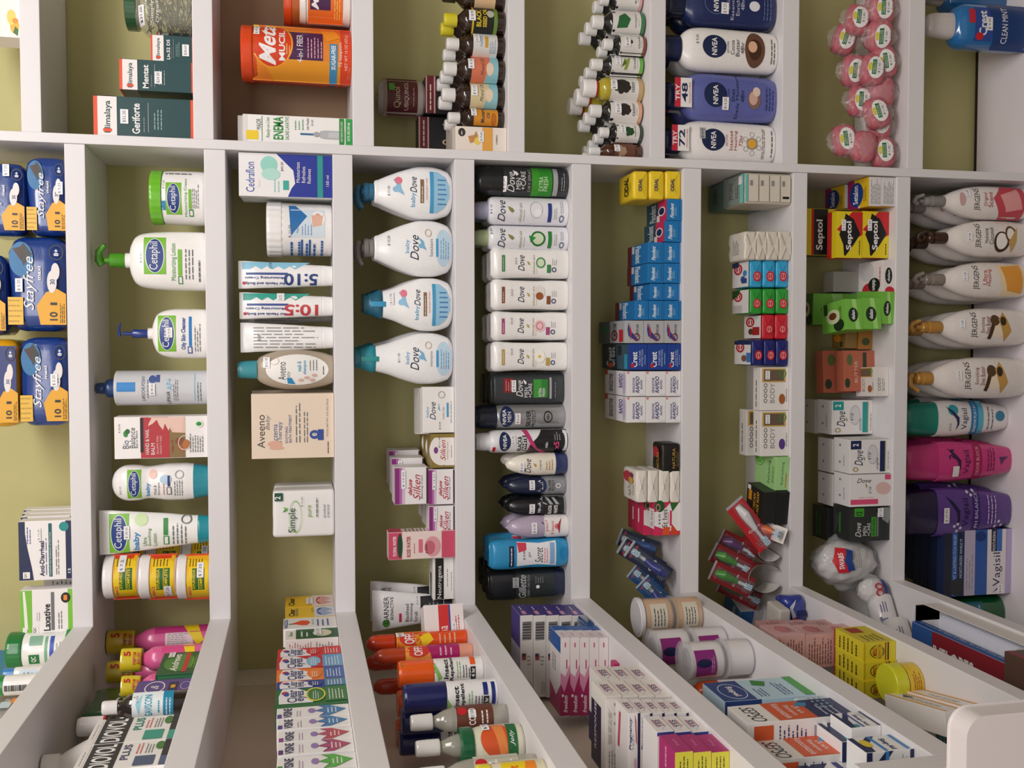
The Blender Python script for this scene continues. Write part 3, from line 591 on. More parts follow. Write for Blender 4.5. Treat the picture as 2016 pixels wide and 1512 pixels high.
def bd2(word, gold='c'):
    return [('t', 'baby', 52, 53, 24, 5, '4aa0d0'), dovet(50, 60, 44, 8.5)] + bird(56, 68, 11, '7ab6dc') + [('t', word, 50, 77, 30, 3.4, 'q'), ('e', 50, 90, 33, 8.6, 'c4def0'), ('r', 34, 82, 66, 84.5, '4aa0d0'), ('l', 30, 86, 70, 96, 4, '6a9ac0'), ('o', 76, 74, 7, 3.4, .2, 'E')]
babydove(700, 322, 898, 428, 'white baby wash bottle with blue pump, closest to the upright', '2f6f94', bd1(0, 0, 'hypoallergenic wash'), (50, 34, 22, 6, '$ 11.35', None), beh='white baby wash bottle behind the blue pump bottle')
babydove(700, 430, 897, 543, 'white baby lotion bottle with a grey pump', '8a8784', bd2('lotion'), (62, 34, 22, 6, '$ 12.25', None), beh='white baby lotion bottle behind the grey pump bottle')
babydove(718, 545, 900, 652, 'white baby shampoo bottle with light blue tab on dark teal flip cap', '1f5f78', bd1(0, 0, 'hypoallergenic shampoo'), (60, 30, 22, 6, '$ 11.70'), True, 'white baby bottle behind the light blue tab bottle')
babydove(700, 655, 898, 758, 'white baby shampoo bottle with green tab, last of the round shouldered ones', '2b8fa0', bd2('shampoo'), (52, 44, 22, 5, '$11.70', None), True, 'white baby shampoo bottle behind the green tab bottle')
carton('soap_carton', 'white baby soap bar carton right below the last baby shampoo bottle', 'soap box', P(832, 762, 898, 852, Y=.01), .022, 'f2f0ee',
       [('t', 'baby', 46, 16, 24, 10, '4aa0d0'), dovet(48, 32, 40, 18)] + bird(56, 52, 9, '7ab6dc') + [('t', 'baby bar', 44, 66, 28, 7, 'q'), ('r', 34, 76, 66, 82, '4aa0d0'), ('l', 20, 86, 80, 94, 1, 's'), ('o', 84, 60, 8, 11, .2, 's')], (16, 54, 20, 12, '$ 4.25', None), 'baby soap bar cartons in a row')
for k in range(4):
    carton('soap_carton', 'baby soap bar carton %s behind the front one' % ORD[k+1], 'soap box', P(832 - 4*k - 6, 764 , 898, 854, Y=.034 + .027*k, h=(at(832, 807, .01).z - LT[3])), .024, 'e2e0dc', [], None, 'baby soap bar cartons in a row')
SG = [('e', 52, 46, 46, 52, 'f2ece8'), ('r', 0, 0, 6, 100, '8f7a3c'), ('r', 90, 0, 100, 100, '8f7a3c'), ('r', 6, 60, 90, 100, 'f2ece8'), ('e', 52, 22, 10, 9, '7b3a8a'), ('t', 'Silken', 52, 52, 62, 22, 'b8203c', 'i'), ('t', 'Vanishing Cream', 50, 72, 52, 7, 'S'), ('l', 30, 84, 70, 92, 1, 'S')]
carton('face_cream_carton', 'gold and white vanishing cream carton beside the baby soap cartons', 'face cream box', P(848, 854, 898, 921, Y=.01), .05, '8f7a3c', SG, (76, 36, 40, 11, '$11.20', None), 'gold face cream cartons', rows=[(.002, .054), (.004, .108)], rs='gold vanishing cream carton')
SD = [('r', 0, 0, 100, 14, '8a2a7a'), ('r', 0, 14, 100, 22, 'b06aa8'), ('r', 0, 22, 100, 30, 'dcbcd8'), ('t', 'deluxe', 46, 46, 44, 13, 'b8203c', 'bi'), ('t', 'Silken', 46, 66, 70, 22, 'b8203c', 'i'), ('t', 'Bleaching Cream', 46, 82, 66, 7, '3a2a3a', 'i'), ('r', 0, 95, 100, 100, '3a2030')]
a = carton('face_cream_carton', 'purple topped white cream carton, lower of the front stack of two', 'face cream box', P(843, 924, 898, 993, Y=.01), .05, 'f0ecee', SD, (68, 22, 50, 13, '$ 13.25'), 'purple face cream cartons')
carton('face_cream_carton', 'purple topped white cream carton, upper of the front stack of two', 'face cream box', P(777, 920, 842, 993, Y=.01, on=a), .05, 'f0ecee', SD, (68, 26, 50, 13, '$ 13.25'), 'purple face cream cartons', rows=[(.01, .056), (.018, .112)], rs='upper purple face cream carton')
a2 = carton('face_cream_carton', 'purple topped cream carton standing alone beside the stack of two, nearer the corner', 'face cream box', P(845, 996, 898, 1052, Y=.01), .05, 'f0ecee', SD, (72, 24, 50, 13, '$ 13.25'), 'purple face cream cartons', rows=[(.006, .054), (.012, .108)], rs='single purple face cream carton')
carton('rose_water_carton', 'pink and cream rose water carton standing tall on the fourth shelf', 'rose water box', P(765, 1046, 898, 1100, Y=.008), .034, 'f0dcd6',
       [('r', 0, 0, 100, 20, 'cf4a6a'), ('r', 0, 80, 100, 100, 'd0506e'), ('t', 'FLORAL WATER', 50, 9, 74, 5, 'w', 'bU'[:1]), ('e', 50, 17, 46, 4, '1f4a30'), ('t', 'ROSE WATER', 46, 30, 78, 6, 'b03040', 'b'), ('l', 20, 37, 60, 40, 1, 'b03040'), ('r', 22, 45, 72, 51, 'e0708a'), ('e', 44, 66, 38, 12, 'e2a0a8'), ('e', 40, 62, 26, 8, 'c96a78')], (36, 57, 40, 6, '$ 20.90', None), right=[('r', 0, 0, 100, 20, 'cf4a6a'), ('l', 8, 24, 92, 70, 8, 'S'), ('r', 0, 80, 100, 100, 'd0506e')])
carton('face_bar_carton', 'white facial bar carton with black band lying on the fourth shelf', 'face bar box', P(852, 1098, 896, 1180, Y=.02), .05, 'eeeae8', [('r', 0, 12, 100, 52, 'k'), ('t', 'Neutrogena', 42, 34, 80, 26, 'w'), ('l', 30, 66, 90, 74, 1, 'S'), ('l', 20, 86, 70, 92, 1, 'k')], (84, -40, 2, 2, '', None)[:5], top=[('r', 0, 40, 60, 66, 'k'), ('l', 10, 76, 80, 84, 1, 'S')], right=[('r', 0, 0, 100, 100, '2a2b2e')])
carton('face_bar_carton', 'second facial bar carton with dark end under the rose water carton side', 'face bar box', P(868, 1105, 898, 1180, Y=.085), .05, '2a2b2e', [], None)
bottle('scrub_tube', 'white and black blackhead scrub tube leaning in the corner', 'scrub tube', P(735, 1165, 897, 1246, Y=.03), .05, tubeparts('efedee', '2a2a2c', 10, 100, 58),
       [('e', 20, 17, 10, 4.6, '4a8a3a'), ('t', 'GARNIER', 52, 17, 66, 6.4, 'k'), ('t', 'SKINACTIVE', 56, 24, 56, 4, 'k'), ('r', 22, 33, 44, 36, 'c8305a'), ('t', 'Blackhead', 44, 43, 44, 4.2, '3a3a3e'), ('t', 'Eliminating', 45, 48.5, 44, 4.2, '3a3a3e'), ('t', 'Scrub', 34, 54, 26, 4.2, '3a3a3e'), ('r', 18, 60, 82, 89, '26262a'), ('l', 24, 64, 78, 84, 4, 'q')], (74, 56, 24, 4, '$ 21.25', None), rows=[(.006, .045)], rs='second scrub tube leaning behind the blackhead scrub tube')
carton('face_cream_carton', 'red and white face cream carton with blue stripe at the corner of fourth shelf', 'face cream box', Wd(914, 1222, LT[3], .058, .066, 22), .05, 'eee6e6', [('r', 0, 36, 100, 62, 'd23030'), ('r', 0, 62, 100, 66, '3a4a9a'), ('t', 'ena', 22, 50, 34, 16, 'w'), ('l', 20, 76, 80, 90, 2, 'r')], (30, 74, 34, 11, '$13.25'), left=[('r', 0, 36, 100, 62, 'd23030'), ('l', 10, 10, 70, 28, 2, 'S')])

# ================================================================= fifth shelf: deodorants
AERO = [(0, 94), (1, 98), (4, 100), (78, 100), (84, 96), (87, 84), (88, 70)]
def aerosol(x0, y0, x1, y1, lab, col, cap, capz, g, ps, Y=None, capsec=None, metal=False, beh=None):
    sc = capz / 88.0
    body = [(z * sc, w) for z, w in AERO]; bm = mat(col, .3, .55 if metal else 0, coat=.4) if metal else col
    cs = capsec or [(capz - 2, 80), (capz - 2, 82), (97, 78), (100, 66)]
    return bottle('spray_can', lab, 'spray can', P(x0, y0, x1, y1, Y=Y), at(0, y0, 0).x - at(0, y1, 0).x if False else .048, [('can', bm, body), ('cap', cap, cs)], g, ps, 'deodorant spray cans', rows=[(.002, .054)] if beh else None, rs=beh)
aerosol(935, 325, 1121, 384, 'black and green men dry spray can touching the upright', '2c2e32', '16181b', 72,
        [('t', 'Dove', 44, 38, 66, 8, 'e8e8ea', 'i'), ('t', 'MEN', 38, 46, 36, 5, 'e8e8ea'), ('t', '+CARE', 50, 51, 62, 5, 'e8e8ea')] + leaf(74, 44, 10, 'w') + [('t', 'DRY SPRAY', 52, 57.5, 76, 3, 's'), ('r', 2, 60, 98, 82, '3f9a2c'), ('r', 2, 68, 98, 82, '2f8f2a'), ('t', 'EXTRA', 40, 70, 46, 4.5, 'd8f0c8'), ('t', 'FRESH', 40, 75, 46, 4.5, 'd8f0c8'), ('r', 4, 83, 96, 88, 's'), ('l', 20, 91, 80, 96, 2, 's')], (36, 30, 50, 7, '$ 8.50'), capsec=[(70, 98), (70, 99), (92, 92), (97, 78), (100, 50)])
def dvs(x0, y0, x1, y1, lab, cap, blob, ban, ps):
    aerosol(x0, y0, x1, y1, lab, 'eeeef4', cap, 86, [dovet(46, 27, 74, 8)] + leaf(50, 38, 12) + [('t', 'advanced care', 42, 47, 66, 3.4, 'a89a78'), ('l', 12, 50, 60, 52, 1, 's')] + blob + [('r', 10, 77, 76, 81, ban), ('l', 20, 83, 70, 87, 2, 's'), ('o', 22, 92, 12, 2.6, .35, '5a6a90'), ('l', 40, 90, 88, 94, 2, 's')], ps, capsec=[(85, 66), (85, 66), (97, 60), (100, 50)], beh='white aerosol can behind the one with ' + ('lavender cap' if 'lavender' in lab else 'sage green cap'))
dvs(938, 385, 1121, 441, 'white aerosol can with lavender cap and swirl of white cream', 'a9abc8', [('o', 52, 64, 30, 7, .08, 'c8c8d0'), ('e', 40, 66, 14, 4, 'fbfbff')], '2c3f8f', (50, 16, 40, 4, '$ 8.50', None))
dvs(938, 442, 1121, 492, 'white aerosol can with sage green cap and cucumber picture', 'a8b78c', [('e', 46, 66, 30, 8, 'd8e8c8'), ('o', 46, 66, 30, 8, .25, '2f7a3a'), ('p', [(30, 58), (58, 56), (50, 64)], 'g')], '2f8a3f', (72, 16, 30, 4, '8.25', None))
def stick(x0, y0, x1, y1, lab, acc, blob, rows, ps):
    g = [('r', 22, 13, 74, 17, acc), ('l', 26, 14, 70, 16, 1, 'w'), dovet(50, 38, 50, 8)] + leaf(50, 48, 7, 'b8a860') + [('t', 'advanced care', 46, 54, 60, 3, 'b0a078'), ('l', 16, 57, 60, 58.5, 1, 'c8b890')] + blob + [('r', 20, 71, 46, 76, acc), ('o', 30, 80, 8, 3, .4, '3a4a78'), ('l', 44, 77, 66, 84, 3, 's')]
    bottle('deodorant_stick', lab, 'deodorant stick', P(x0, y0, x1, y1), .034, [('body', 'f5f3f1', [(0, 90, 90), (2, 93, 95), (18, 95, 100), (18, 95, 100), (40, 91), (70, 93), (80, 96), (80, 96), (90, 100), (97, 94, 80), (100, 78, 50)], 3.2)], g, ps, 'white deodorant sticks', rows=[(-.002, .038), (-.003, .076)][:rows], rs=lab.replace('with', 'stick with') if False else 'white deodorant stick behind the one with ' + lab.split(' with ')[1].split(' and ')[0], n=3.2)
stick(968, 487, 1121, 549, 'white deodorant stick with green bars and cucumber', '3a8a4a', [('e', 52, 63, 18, 6, 'd8e8c8'), ('o', 52, 63, 17, 6, .25, '3a8a4a')], 2, (56, 31, 26, 5, '$ 8.25', None))
stick(968, 549, 1120, 611, 'white deodorant stick with brown bars and nut', '8a4f32', [('e', 58, 62, 22, 7, 'e8e4dc'), ('e', 46, 62, 12, 5, 'a0582c')], 1, (56, 26, 26, 5, '$ 8.25', None))
stick(968, 612, 1118, 671, 'white deodorant stick with magenta bars and pink swirl', 'b04a82', [('e', 50, 63, 20, 7, 'f0ccd0'), ('o', 50, 63, 14, 5, .3, 'd8808a')], 2, (66, 26, 26, 5, '$ 8.30', None))
stick(968, 672, 1118, 732, 'white deodorant stick with ochre bars and daisy', 'c0a050', [('e', 50, 63, 20, 7, 'fbf8f0'), ('e', 50, 63, 5, 2, 'e8c020')], 1, (66, 26, 26, 5, '$ 8.25', None))
bottle('deodorant_stick', 'dark grey men deodorant stick with green square panel', 'deodorant stick', P(968, 733, 1112, 797), .036, [('body', '34383c', [(0, 92, 90), (3, 96), (20, 98), (20, 98), (60, 95), (84, 97), (84, 97), (95, 97), (100, 90, 70)], 3.4)],
       [('r', 38, 16, 82, 30, '8a2028'), ('l', 44, 18, 78, 28, 3, 'd8a0a0'), ('t', 'Dove', 50, 38, 50, 9, 'w', 'i'), ('t', 'MEN', 38, 47, 30, 5, 'w'), ('t', '+CARE', 44, 52.5, 44, 5, 'w')] + leaf(70, 46, 8, 'w') + [('r', 22, 57, 78, 77, '3f9a3c'), ('r', 22, 68, 78, 77, '2f8030'), ('t', 'EXTRA', 38, 66, 26, 4, 'w'), ('t', 'FRESH', 38, 71, 26, 4, 'w'), ('r', 18, 79, 84, 82, 's'), ('l', 20, 86, 80, 88, 1, 's')], (58, 30, 36, 6, '$ 9.10'), None, [(-.002, .04), (-.003, .08)], 'glossy black topped men deodorant stick', n=3.4)
aerosol(938, 797, 1114, 846, 'silver men spray can with a navy cap', 's', '141c34', 79, [('e', 52, 34, 42, 8, '1a2c58'), ('t', 'NIVEA', 52, 31, 60, 4, 'w', 'b'), ('t', 'MEN', 52, 36.5, 40, 4, 'w'), ('t', 'SILVER', 44, 58, 66, 5, '2a2c32', 'b'), ('t', 'PROTECT', 44, 64, 70, 4, '2a2c32'), ('o', 50, 80, 24, 5, .2, 'k'), ('t', '48h', 50, 80, 24, 3, 'k')], (44, 46, 44, 6, '$ 6.20'), metal=True, capsec=[(77, 97), (77, 98), (95, 96), (100, 84)])
aerosol(940, 848, 1119, 893, 'white and black invisible spray can with pink swirl', 'ececf0', 'f0f0f4', 86, [('r', 0, 72, 100, 100, '1c1c20'), ('p', [(0, 54), (40, 58), (70, 66), (100, 72), (100, 80), (0, 80)], '1c1c20'), ('p', [(100, 56), (60, 60), (20, 66), (0, 78), (0, 70), (30, 60), (70, 54), (100, 50)], 'c83a7a'), ('r', 8, 17, 30, 20, 'r'), ('e', 52, 30, 42, 6.4, '1a2c58'), ('t', 'NIVEA', 52, 30, 62, 4, 'w', 'b'), ('t', 'BLACK&', 42, 46, 66, 4.4, 'k', 'b'), ('r', 8, 49, 78, 54, 'k'), ('t', 'WHITE', 42, 51.5, 64, 4, 'w', 'b'), ('t', 'INVISIBLE', 42, 57, 66, 3.2, 'c83a7a'), ('t', 'x5', 32, 87, 34, 6, 'e8508a', 'b'), ('l', 56, 84, 90, 92, 3, 's'), ('t', '48h', 34, 76, 28, 3, 'w')], (60, 39, 40, 5, '$ 6.20'), capsec=[(85, 80), (85, 80), (96, 76), (100, 68)])
def roll(x0, y0, x1, y1, lab, body, dome, z, g, ps, beh, dd=(.0, .05)):
    bottle('roll_on_deodorant', lab, 'roll on deodorant', P(x0, y0, x1, y1), .04, [('body', body, [(0, 92), (3, 98), (z - 6, 100), (z - 6, 94), (z, 94)], 2.3), ('dome_cap', dome, [(z, 96), (z, 98), (z + 12, 100), (z + (100-z)*.6, 86), (z + (100-z)*.88, 54), (100, 8)], 2.1)], g, ps, 'roll on deodorants', rows=[dd], rs=beh)
bottle('roll_on_deodorant', 'cream coloured roll on standing on its navy cap', 'roll on deodorant', P(999, 893, 1119, 938), .036, [('body', 'efe8da', [(20, 96), (20, 97), (45, 100), (65, 92), (82, 72), (93, 48), (98, 28), (100, 8)], 2.2), ('cap', '2b3868', [(0, 84), (2, 88), (20, 97), (20.5, 96)], 2.2)],
       [dovet(46, 34, 62, 10)] + leaf(50, 46, 9, 'b8963a') + [('t', 'original', 50, 54, 42, 4, 'S'), ('l', 26, 62, 74, 76, 3, 'b8963a')], (40, 24, 46, 8, '$ 4.30'), 'roll on deodorants', [(.004, .045)], 'cream roll on deodorant', n=2.2)
roll(996, 938, 1116, 977, 'grey roll on with navy dome cap and round navy badge', '8f9196', '1c2440', 40, [('e', 52, 57, 40, 10, '1a2c58'), ('t', 'NIVEA', 52, 55, 56, 5, 'w', 'b'), ('t', 'MEN', 52, 61, 36, 4.4, 'w'), ('t', 'SILVER', 52, 72, 56, 5, 'k'), ('t', 'PROTECT', 52, 78, 56, 4, 'k'), ('o', 50, 86, 12, 4, .3, 'w')], (56, 43, 48, 9, '$ 6.20'), 'navy domed roll on')
roll(996, 978, 1116, 1018, 'black roll on with black dome cap and white diagonal stripes', '9a9a9c', '14161a', 40, [('r', 8, 48, 96, 96, '1a1b1e'), ('p', [(60, 62), (92, 56), (92, 60), (60, 68)], 's'), ('p', [(60, 72), (92, 66), (92, 70), (60, 78)], 's'), ('p', [(60, 82), (92, 76), (92, 80), (60, 88)], 's'), ('e', 46, 56, 34, 9, '2a2c34'), ('t', 'NIVEA', 46, 55, 50, 5, 'w', 'b'), ('t', 'BLACK&', 34, 72, 44, 6, 'w', 'b'), ('t', 'WHITE', 34, 82, 44, 6, 'w', 'b')], (40, 43, 48, 9, '$ 6.20'), 'black domed roll on')
roll(1000, 1018, 1121, 1062, 'white roll on with pearly lilac dome cap', 'f2eeee', 'b8aac0', 40, [('e', 54, 50, 30, 10, '1a2c58'), ('t', 'NIVEA', 54, 51, 44, 5, 'w', 'b'), ('t', 'pearl', 58, 64, 46, 6, 'd86a6a'), ('t', '& beauty', 50, 73, 62, 6, 'd86a6a'), ('e', 56, 80, 12, 4, 'e07a80'), ('p', [(20, 84), (60, 80), (92, 88), (60, 85)], 'a83040')], (50, 43, 50, 9, '$ 6.20'), 'lilac domed roll on')
bottle('deodorant_stick', 'bright blue gel deodorant with a white printed label', 'deodorant stick', P(965, 1062, 1120, 1123), .036, [('body', '2f95c8', [(0, 74, 80), (2, 86), (14, 96), (50, 92), (78, 98), (95, 92, 86), (100, 76, 50)], 2.8)],
       [('e', 50, 6, 30, 7, '2783b8'), ('p', [(14, 24), (92, 20), (84, 45), (92, 72), (12, 72), (18, 45)], 'efeef2'), ('p', [(60, 25), (90, 22), (88, 34), (66, 36)], 'd8405a'), ('t', 'Secret', 50, 52-6, 44, 10, 'k', 'i'), ('t', 'gel', 50, 36, 16, 4, '5a5a60'), ('l', 22, 54, 80, 60, 2, 'e05a6a'), ('r', 16, 62, 84, 69, '8ab0d8'), ('r', 12, 75, 78, 80, '16284a'), ('l', 16, 76, 74, 79, 1, 'w')][:0] + [('p', [(14, 34), (92, 34), (86, 62), (92, 84), (12, 84), (18, 60)], 'efeef2'), ('p', [(58, 36), (90, 34), (88, 46), (66, 46)], 'd8405a'), ('t', 'Secret', 48, 62, 50, 10, 'k', 'i'), ('t', 'gel', 50, 50, 16, 4, '5a5a60'), ('l', 22, 68, 80, 74, 2, 'e05a6a'), ('r', 16, 76, 86, 82, '8ab0d8'), ('r', 12, 24, 80, 30, '16284a'), ('l', 16, 25, 76, 29, 1, 'w'), ('e', 50, 94, 22, 5, '1f86c0')], (50, 43, 36, 6, '$ 9.90', None), None, [(.004, .04)], 'bright blue gel deodorant', n=2.8)
bottle('deodorant_stick', 'black clear gel deodorant with big grey letters beside the corner', 'deodorant stick', P(962, 1124, 1102, 1182, Y=.04), .034, [('body', '2c3234', [(0, 88, 88), (14, 96), (14, 98), (64, 96), (64, 98), (100, 90, 70)], 3.2), ('base', '1f2a44', [(0, 90, 90), (14, 98)], 3.2), ('cap', '1a1c20', [(65, 100, 104), (66, 102, 106), (96, 98, 96), (100, 92, 78)], 3.2)],
       [('t', 'Gillette', 46, 44, 80, 10, 's', 'bi'), ('t', 'CLEAR + DRI-TECH', 46, 52, 76, 3, 's'), ('l', 56, 60, 84, 72, 4, 'q'), ('e', 44, 64, 6, 2.4, 'w')], (62, 35, 34, 8, '$ 11.20', 's'), None, [(.004, .038), (.01, .076)], 'black capped clear gel deodorant', n=3.2)
# ================================================================= sixth shelf: soap bars and toothpastes
def stack(fn, xs, y0, y1, labs, **kw):
    """xs: photo x of the level boundaries from the shelf upwards"""
    b = None; Yf = kw.pop('Y', None); out = []
    for i, (xb, xt) in enumerate(zip(xs, xs[1:])):
        pl = P(xt, y0, xb, y1, Y=Yf if b is None else (Yf if Yf is not None else b['Y']), on=b)
        kk = dict(kw)
        if i < len(xs) - 2: kk['top'] = ()
        b = fn(label=labs[i], pl=pl, **kk); out.append(b)
    return out
LV = ['bottom', 'second', 'third', 'top']
def levels(n, what): return ['%s %s of its stack' % (what, ('topmost' if i == n-1 else ['lowest', 'second from bottom', 'third from bottom'][i])) for i in range(n)]
stack(lambda **k: softpack('soap_bar', cat='soap bar', fold=True, **k), [1342, 1310, 1278, 1247], 336, 393, levels(3, 'yellow wrapped soap bar,'), d=.085, c='f0cf2c', g=[('t', 'CIDAL', 50, 40, 46, 22, '1a2a6a', 'b')],
      top=[('t', 'CIDAL', 50, 60, 70, 26, 'k', 'b'), ('l', 30, 78, 70, 90, 2, 'a08a20')], grp='yellow wrapped soap bars', bev=.006, wrinkle=.0006)
def cart(name, cat, **k0):
    return lambda **k: carton(name, cat=cat, **{**k0, **k})
FX = [('t', 'Fixodent', 46, 34, 72, 24, 'e8f2f8', 'bi'), ('l', 22, 48, 66, 66, 2, 'a8cce4'), ('r', 4, 84, 96, 86, '0d4f86')]
FXT = [('r', 0, 0, 100, 60, '1f4a5e'), ('t', 'Fixodent', 50, 32, 84, 30, 'c8ccd0', 'b'), ('r', 0, 58, 100, 100, 'c83060'), ('e', 50, 76, 22, 17, 'w'), ('e', 50, 76, 17, 13, '16285a'), ('r', 4, 52, 34, 66, 'W')]
FXU = [('t', 'Fixodent', 50, 52, 84, 26, 'e8f2f8', 'bF'), ('r', 0, 0, 100, 20, '7a2438'), ('r', 60, 22, 96, 34, 'W')]
BL = '1a76b8'
carton('denture_cream_carton', 'blue denture cream carton with pink band on top, touching the yellow soap', 'denture cream box', P(1313, 392, 1347, 434), .105, BL, FX, None, 'denture cream cartons', top=FXT)
carton('denture_cream_carton', 'blue denture cream carton with pink band, second from the yellow soap', 'denture cream box', P(1308, 434.5, 1342, 476), .105, BL, FX, None, 'denture cream cartons', top=FXT)
n = 0
for y0, y1, xs, tt in ((477, 517.5, (1340, 1308, 1276), 'third column from the yellow soap'), (518.5, 557, (1340, 1307, 1275), 'fourth column from the yellow soap'), (558, 591, (1338, 1308, 1280), 'fifth column from the yellow soap')):
    stack(cart('denture_cream_carton', 'denture cream box'), xs, y0, y1, ['lower blue denture cream carton in the ' + tt, 'upper blue denture cream carton in the ' + tt], d=.112, c=BL, g=FX, grp='denture cream cartons', top=FXU)
stack(cart('denture_cream_carton', 'denture cream box'), (1342, 1308, 1278, 1250), 592, 629.5, levels(3, 'blue denture cream carton beside the silver toothpaste,'), d=.112, c=BL, g=FX, grp='denture cream cartons', top=FXU)
AQ = [('p', [(6, 60), (30, 20), (60, 14), (92, 18), (60, 26), (36, 50), (10, 74)], '1c3f8c'), ('p', [(10, 30), (50, 26), (90, 24), (50, 36)], 'c82030'), ('o', 26, 62, 18, 18, .3, '8a2a3a'), ('t', 'COMPLETE CARE', 54, 66, 60, 12, '4a4c55', 'b')]
stack(cart('toothpaste_carton', 'toothpaste box'), (1347, 1308, 1268, 1230), 631, 675.5, levels(3, 'silver foil toothpaste carton,'), d=.155, c='b4b5b8', rough=.25, g=AQ, grp='silver toothpaste cartons', top=[('r', 0, 0, 100, 45, '5a6062'), ('p', [(20, 10), (60, 6), (86, 26), (50, 44), (40, 30), (60, 22)], '1f7a5a'), ('o', 34, 62, 24, 12, .3, 'R'), ('t', 'COMPLETE CARE', 54, 64, 70, 12, 'K', 'b'), ('r', 6, 80, 60, 94, 'r')])
CR_ = [('t', 'Crest', 40, 32, 60, 30, 'f2f2f6', 'b'), ('e', 16, 22, 9, 9, 'r'), ('t', 'TARTAR', 46, 60, 60, 9, 'c8d4ec'), ('t', 'PROTECTION', 46, 73, 66, 9, 'c8d4ec'), ('l', 20, 82, 70, 92, 1, 'i')]
stack(cart('toothpaste_carton', 'toothpaste box'), (1353, 1314, 1275, 1237), 677, 728.5, levels(3, 'royal blue toothpaste carton,'), d=.155, c='1b3f94', g=CR_, grp='royal blue toothpaste cartons', top=[('r', 0, 0, 100, 60, '1a2c3c'), ('t', 'Crest', 48, 34, 80, 34, 'c8ccd0', 'b'), ('e', 15, 34, 10, 10, 'd84a3a'), ('p', [(0, 60), (100, 52), (100, 100), (0, 100)], '3f5a6a'), ('r', 56, 62, 94, 76, 'K'), ('r', 4, 86, 60, 98, '2f9ac0')])
SE = [('r', 92, 2, 100, 12, 'e86a5a'), ('t', 'SENSODYNE', 44, 36, 62, 12, '4a4f8a', 'b'), ('t', 'RAPIDO', 46, 56, 70, 20, '3a3f7a', 'bi'), ('t', 'ALIVIO', 46, 76, 40, 11, '4a4f8a', 'b'), ('r', 4, 66, 5, 96, 's')]
SET = [('r', 80, 0, 100, 14, 'd84a4a'), ('t', 'SENSODYNE', 48, 30, 74, 18, '2f3038', 'b'), ('r', 0, 48, 100, 50, 's'), ('t', 'RAPIDO', 60, 74, 56, 16, '3a3f8a', 'b'), ('e', 50, 88, 46, 6, 'c8b8e0')]
for y0, y1, w in ((731, 780, 'beside the royal blue cartons'), (781.5, 832, 'nearest the empty gap')):
    stack(cart('toothpaste_carton', 'toothpaste box'), (1350, 1311, 1272, 1234), y0, y1, ['%s white toothpaste carton of the column %s' % (q, w) for q in ('lowest', 'middle', 'topmost')], d=.13, c='efecee', g=SE, grp='white toothpaste cartons', top=SET)
softpack('soap_bar', 'single black wrapped soap bar with gold print beyond the empty gap', 'soap bar', P(1303, 873, 1342, 931), .05, '1c1a18', [('t', 'NATURA', 50, 62, 72, 16, 'c8a04a'), ('l', 20, 74, 80, 90, 2, '8a7a4a')], None, None, top=[('e', 70, 50, 20, 30, 'b02838'), ('t', 'NATURA', 40, 70, 60, 24, 'c8a04a')], bev=.005, wrinkle=.0008)
stack(lambda **k: softpack('soap_bar', cat='soap bar', fold=True, **k), [1342, 1320, 1298, 1276, 1253], 920+6, 990, levels(4, 'cream paper wrapped soap bar with flowers,'), d=.075, c='ece6dd', g=[('t', 'NATURA', 50, 45, 20, 12, 'q')], top=[('e', 76, 40, 18, 30, 'c03a4a'), ('e', 66, 66, 12, 16, 'e0b040'), ('e', 84, 70, 8, 12, '8a3a5a'), ('t', 'NATURA', 44, 56, 60, 22, 'q'), ('l', 20, 76, 60, 88, 1, 'q')], grp='cream wrapped soap bars', bev=.005, wrinkle=.001)
SI = [('p', [(30, 0), (72, 0), (84, 44), (100, 62), (100, 100), (0, 100), (0, 60), (18, 40)], 'f2eeee'), ('r', 0, 58, 12, 100, 'd83060'), ('p', [(0, 62), (34, 68), (0, 100)], 'd84a2a'), ('p', [(100, 60), (72, 70), (100, 96)], '2f6a2a'), ('p', [(0, 30), (26, 36), (24, 62), (0, 56)], 'e05a2a'), ('e', 90, 20, 18, 20, '1f5a2a'), ('t', 'St Ives', 52, 40, 56, 20, 'k'), ('t', 'GLOWING', 52, 54, 36, 6, 'e04060'), ('r', 28, 60, 76, 67, 'd83060'), ('o', 86, 14, 12, 9, .3, 'e08a90'), ('t', '$ 8.35', 50, 20, 32, 8, '1a1a22')]
carton('soap_carton', 'pink and white watermelon soap carton, front one of its row', 'soap box', P(1288, 989, 1340, 1054), .026, 'd83060', SI, None, 'watermelon soap cartons', top=[('r', 20, 0, 80, 100, 'f2eeee'), ('t', 'St Ives', 50, 50, 46, 40, 'k')])
for k in range(3): carton('soap_carton', ['watermelon soap carton second in row, tilted back slightly', 'watermelon soap carton third in row, shaded', 'watermelon soap carton furthest back, darkest'][k], 'soap box', P(1286 - 14*k, 984 - 3*k, 1336, 1052 - 7*k, Y=.055 + .032*k, h=.052), .026, 'd83060', SI[:-1], None, 'watermelon soap cartons')
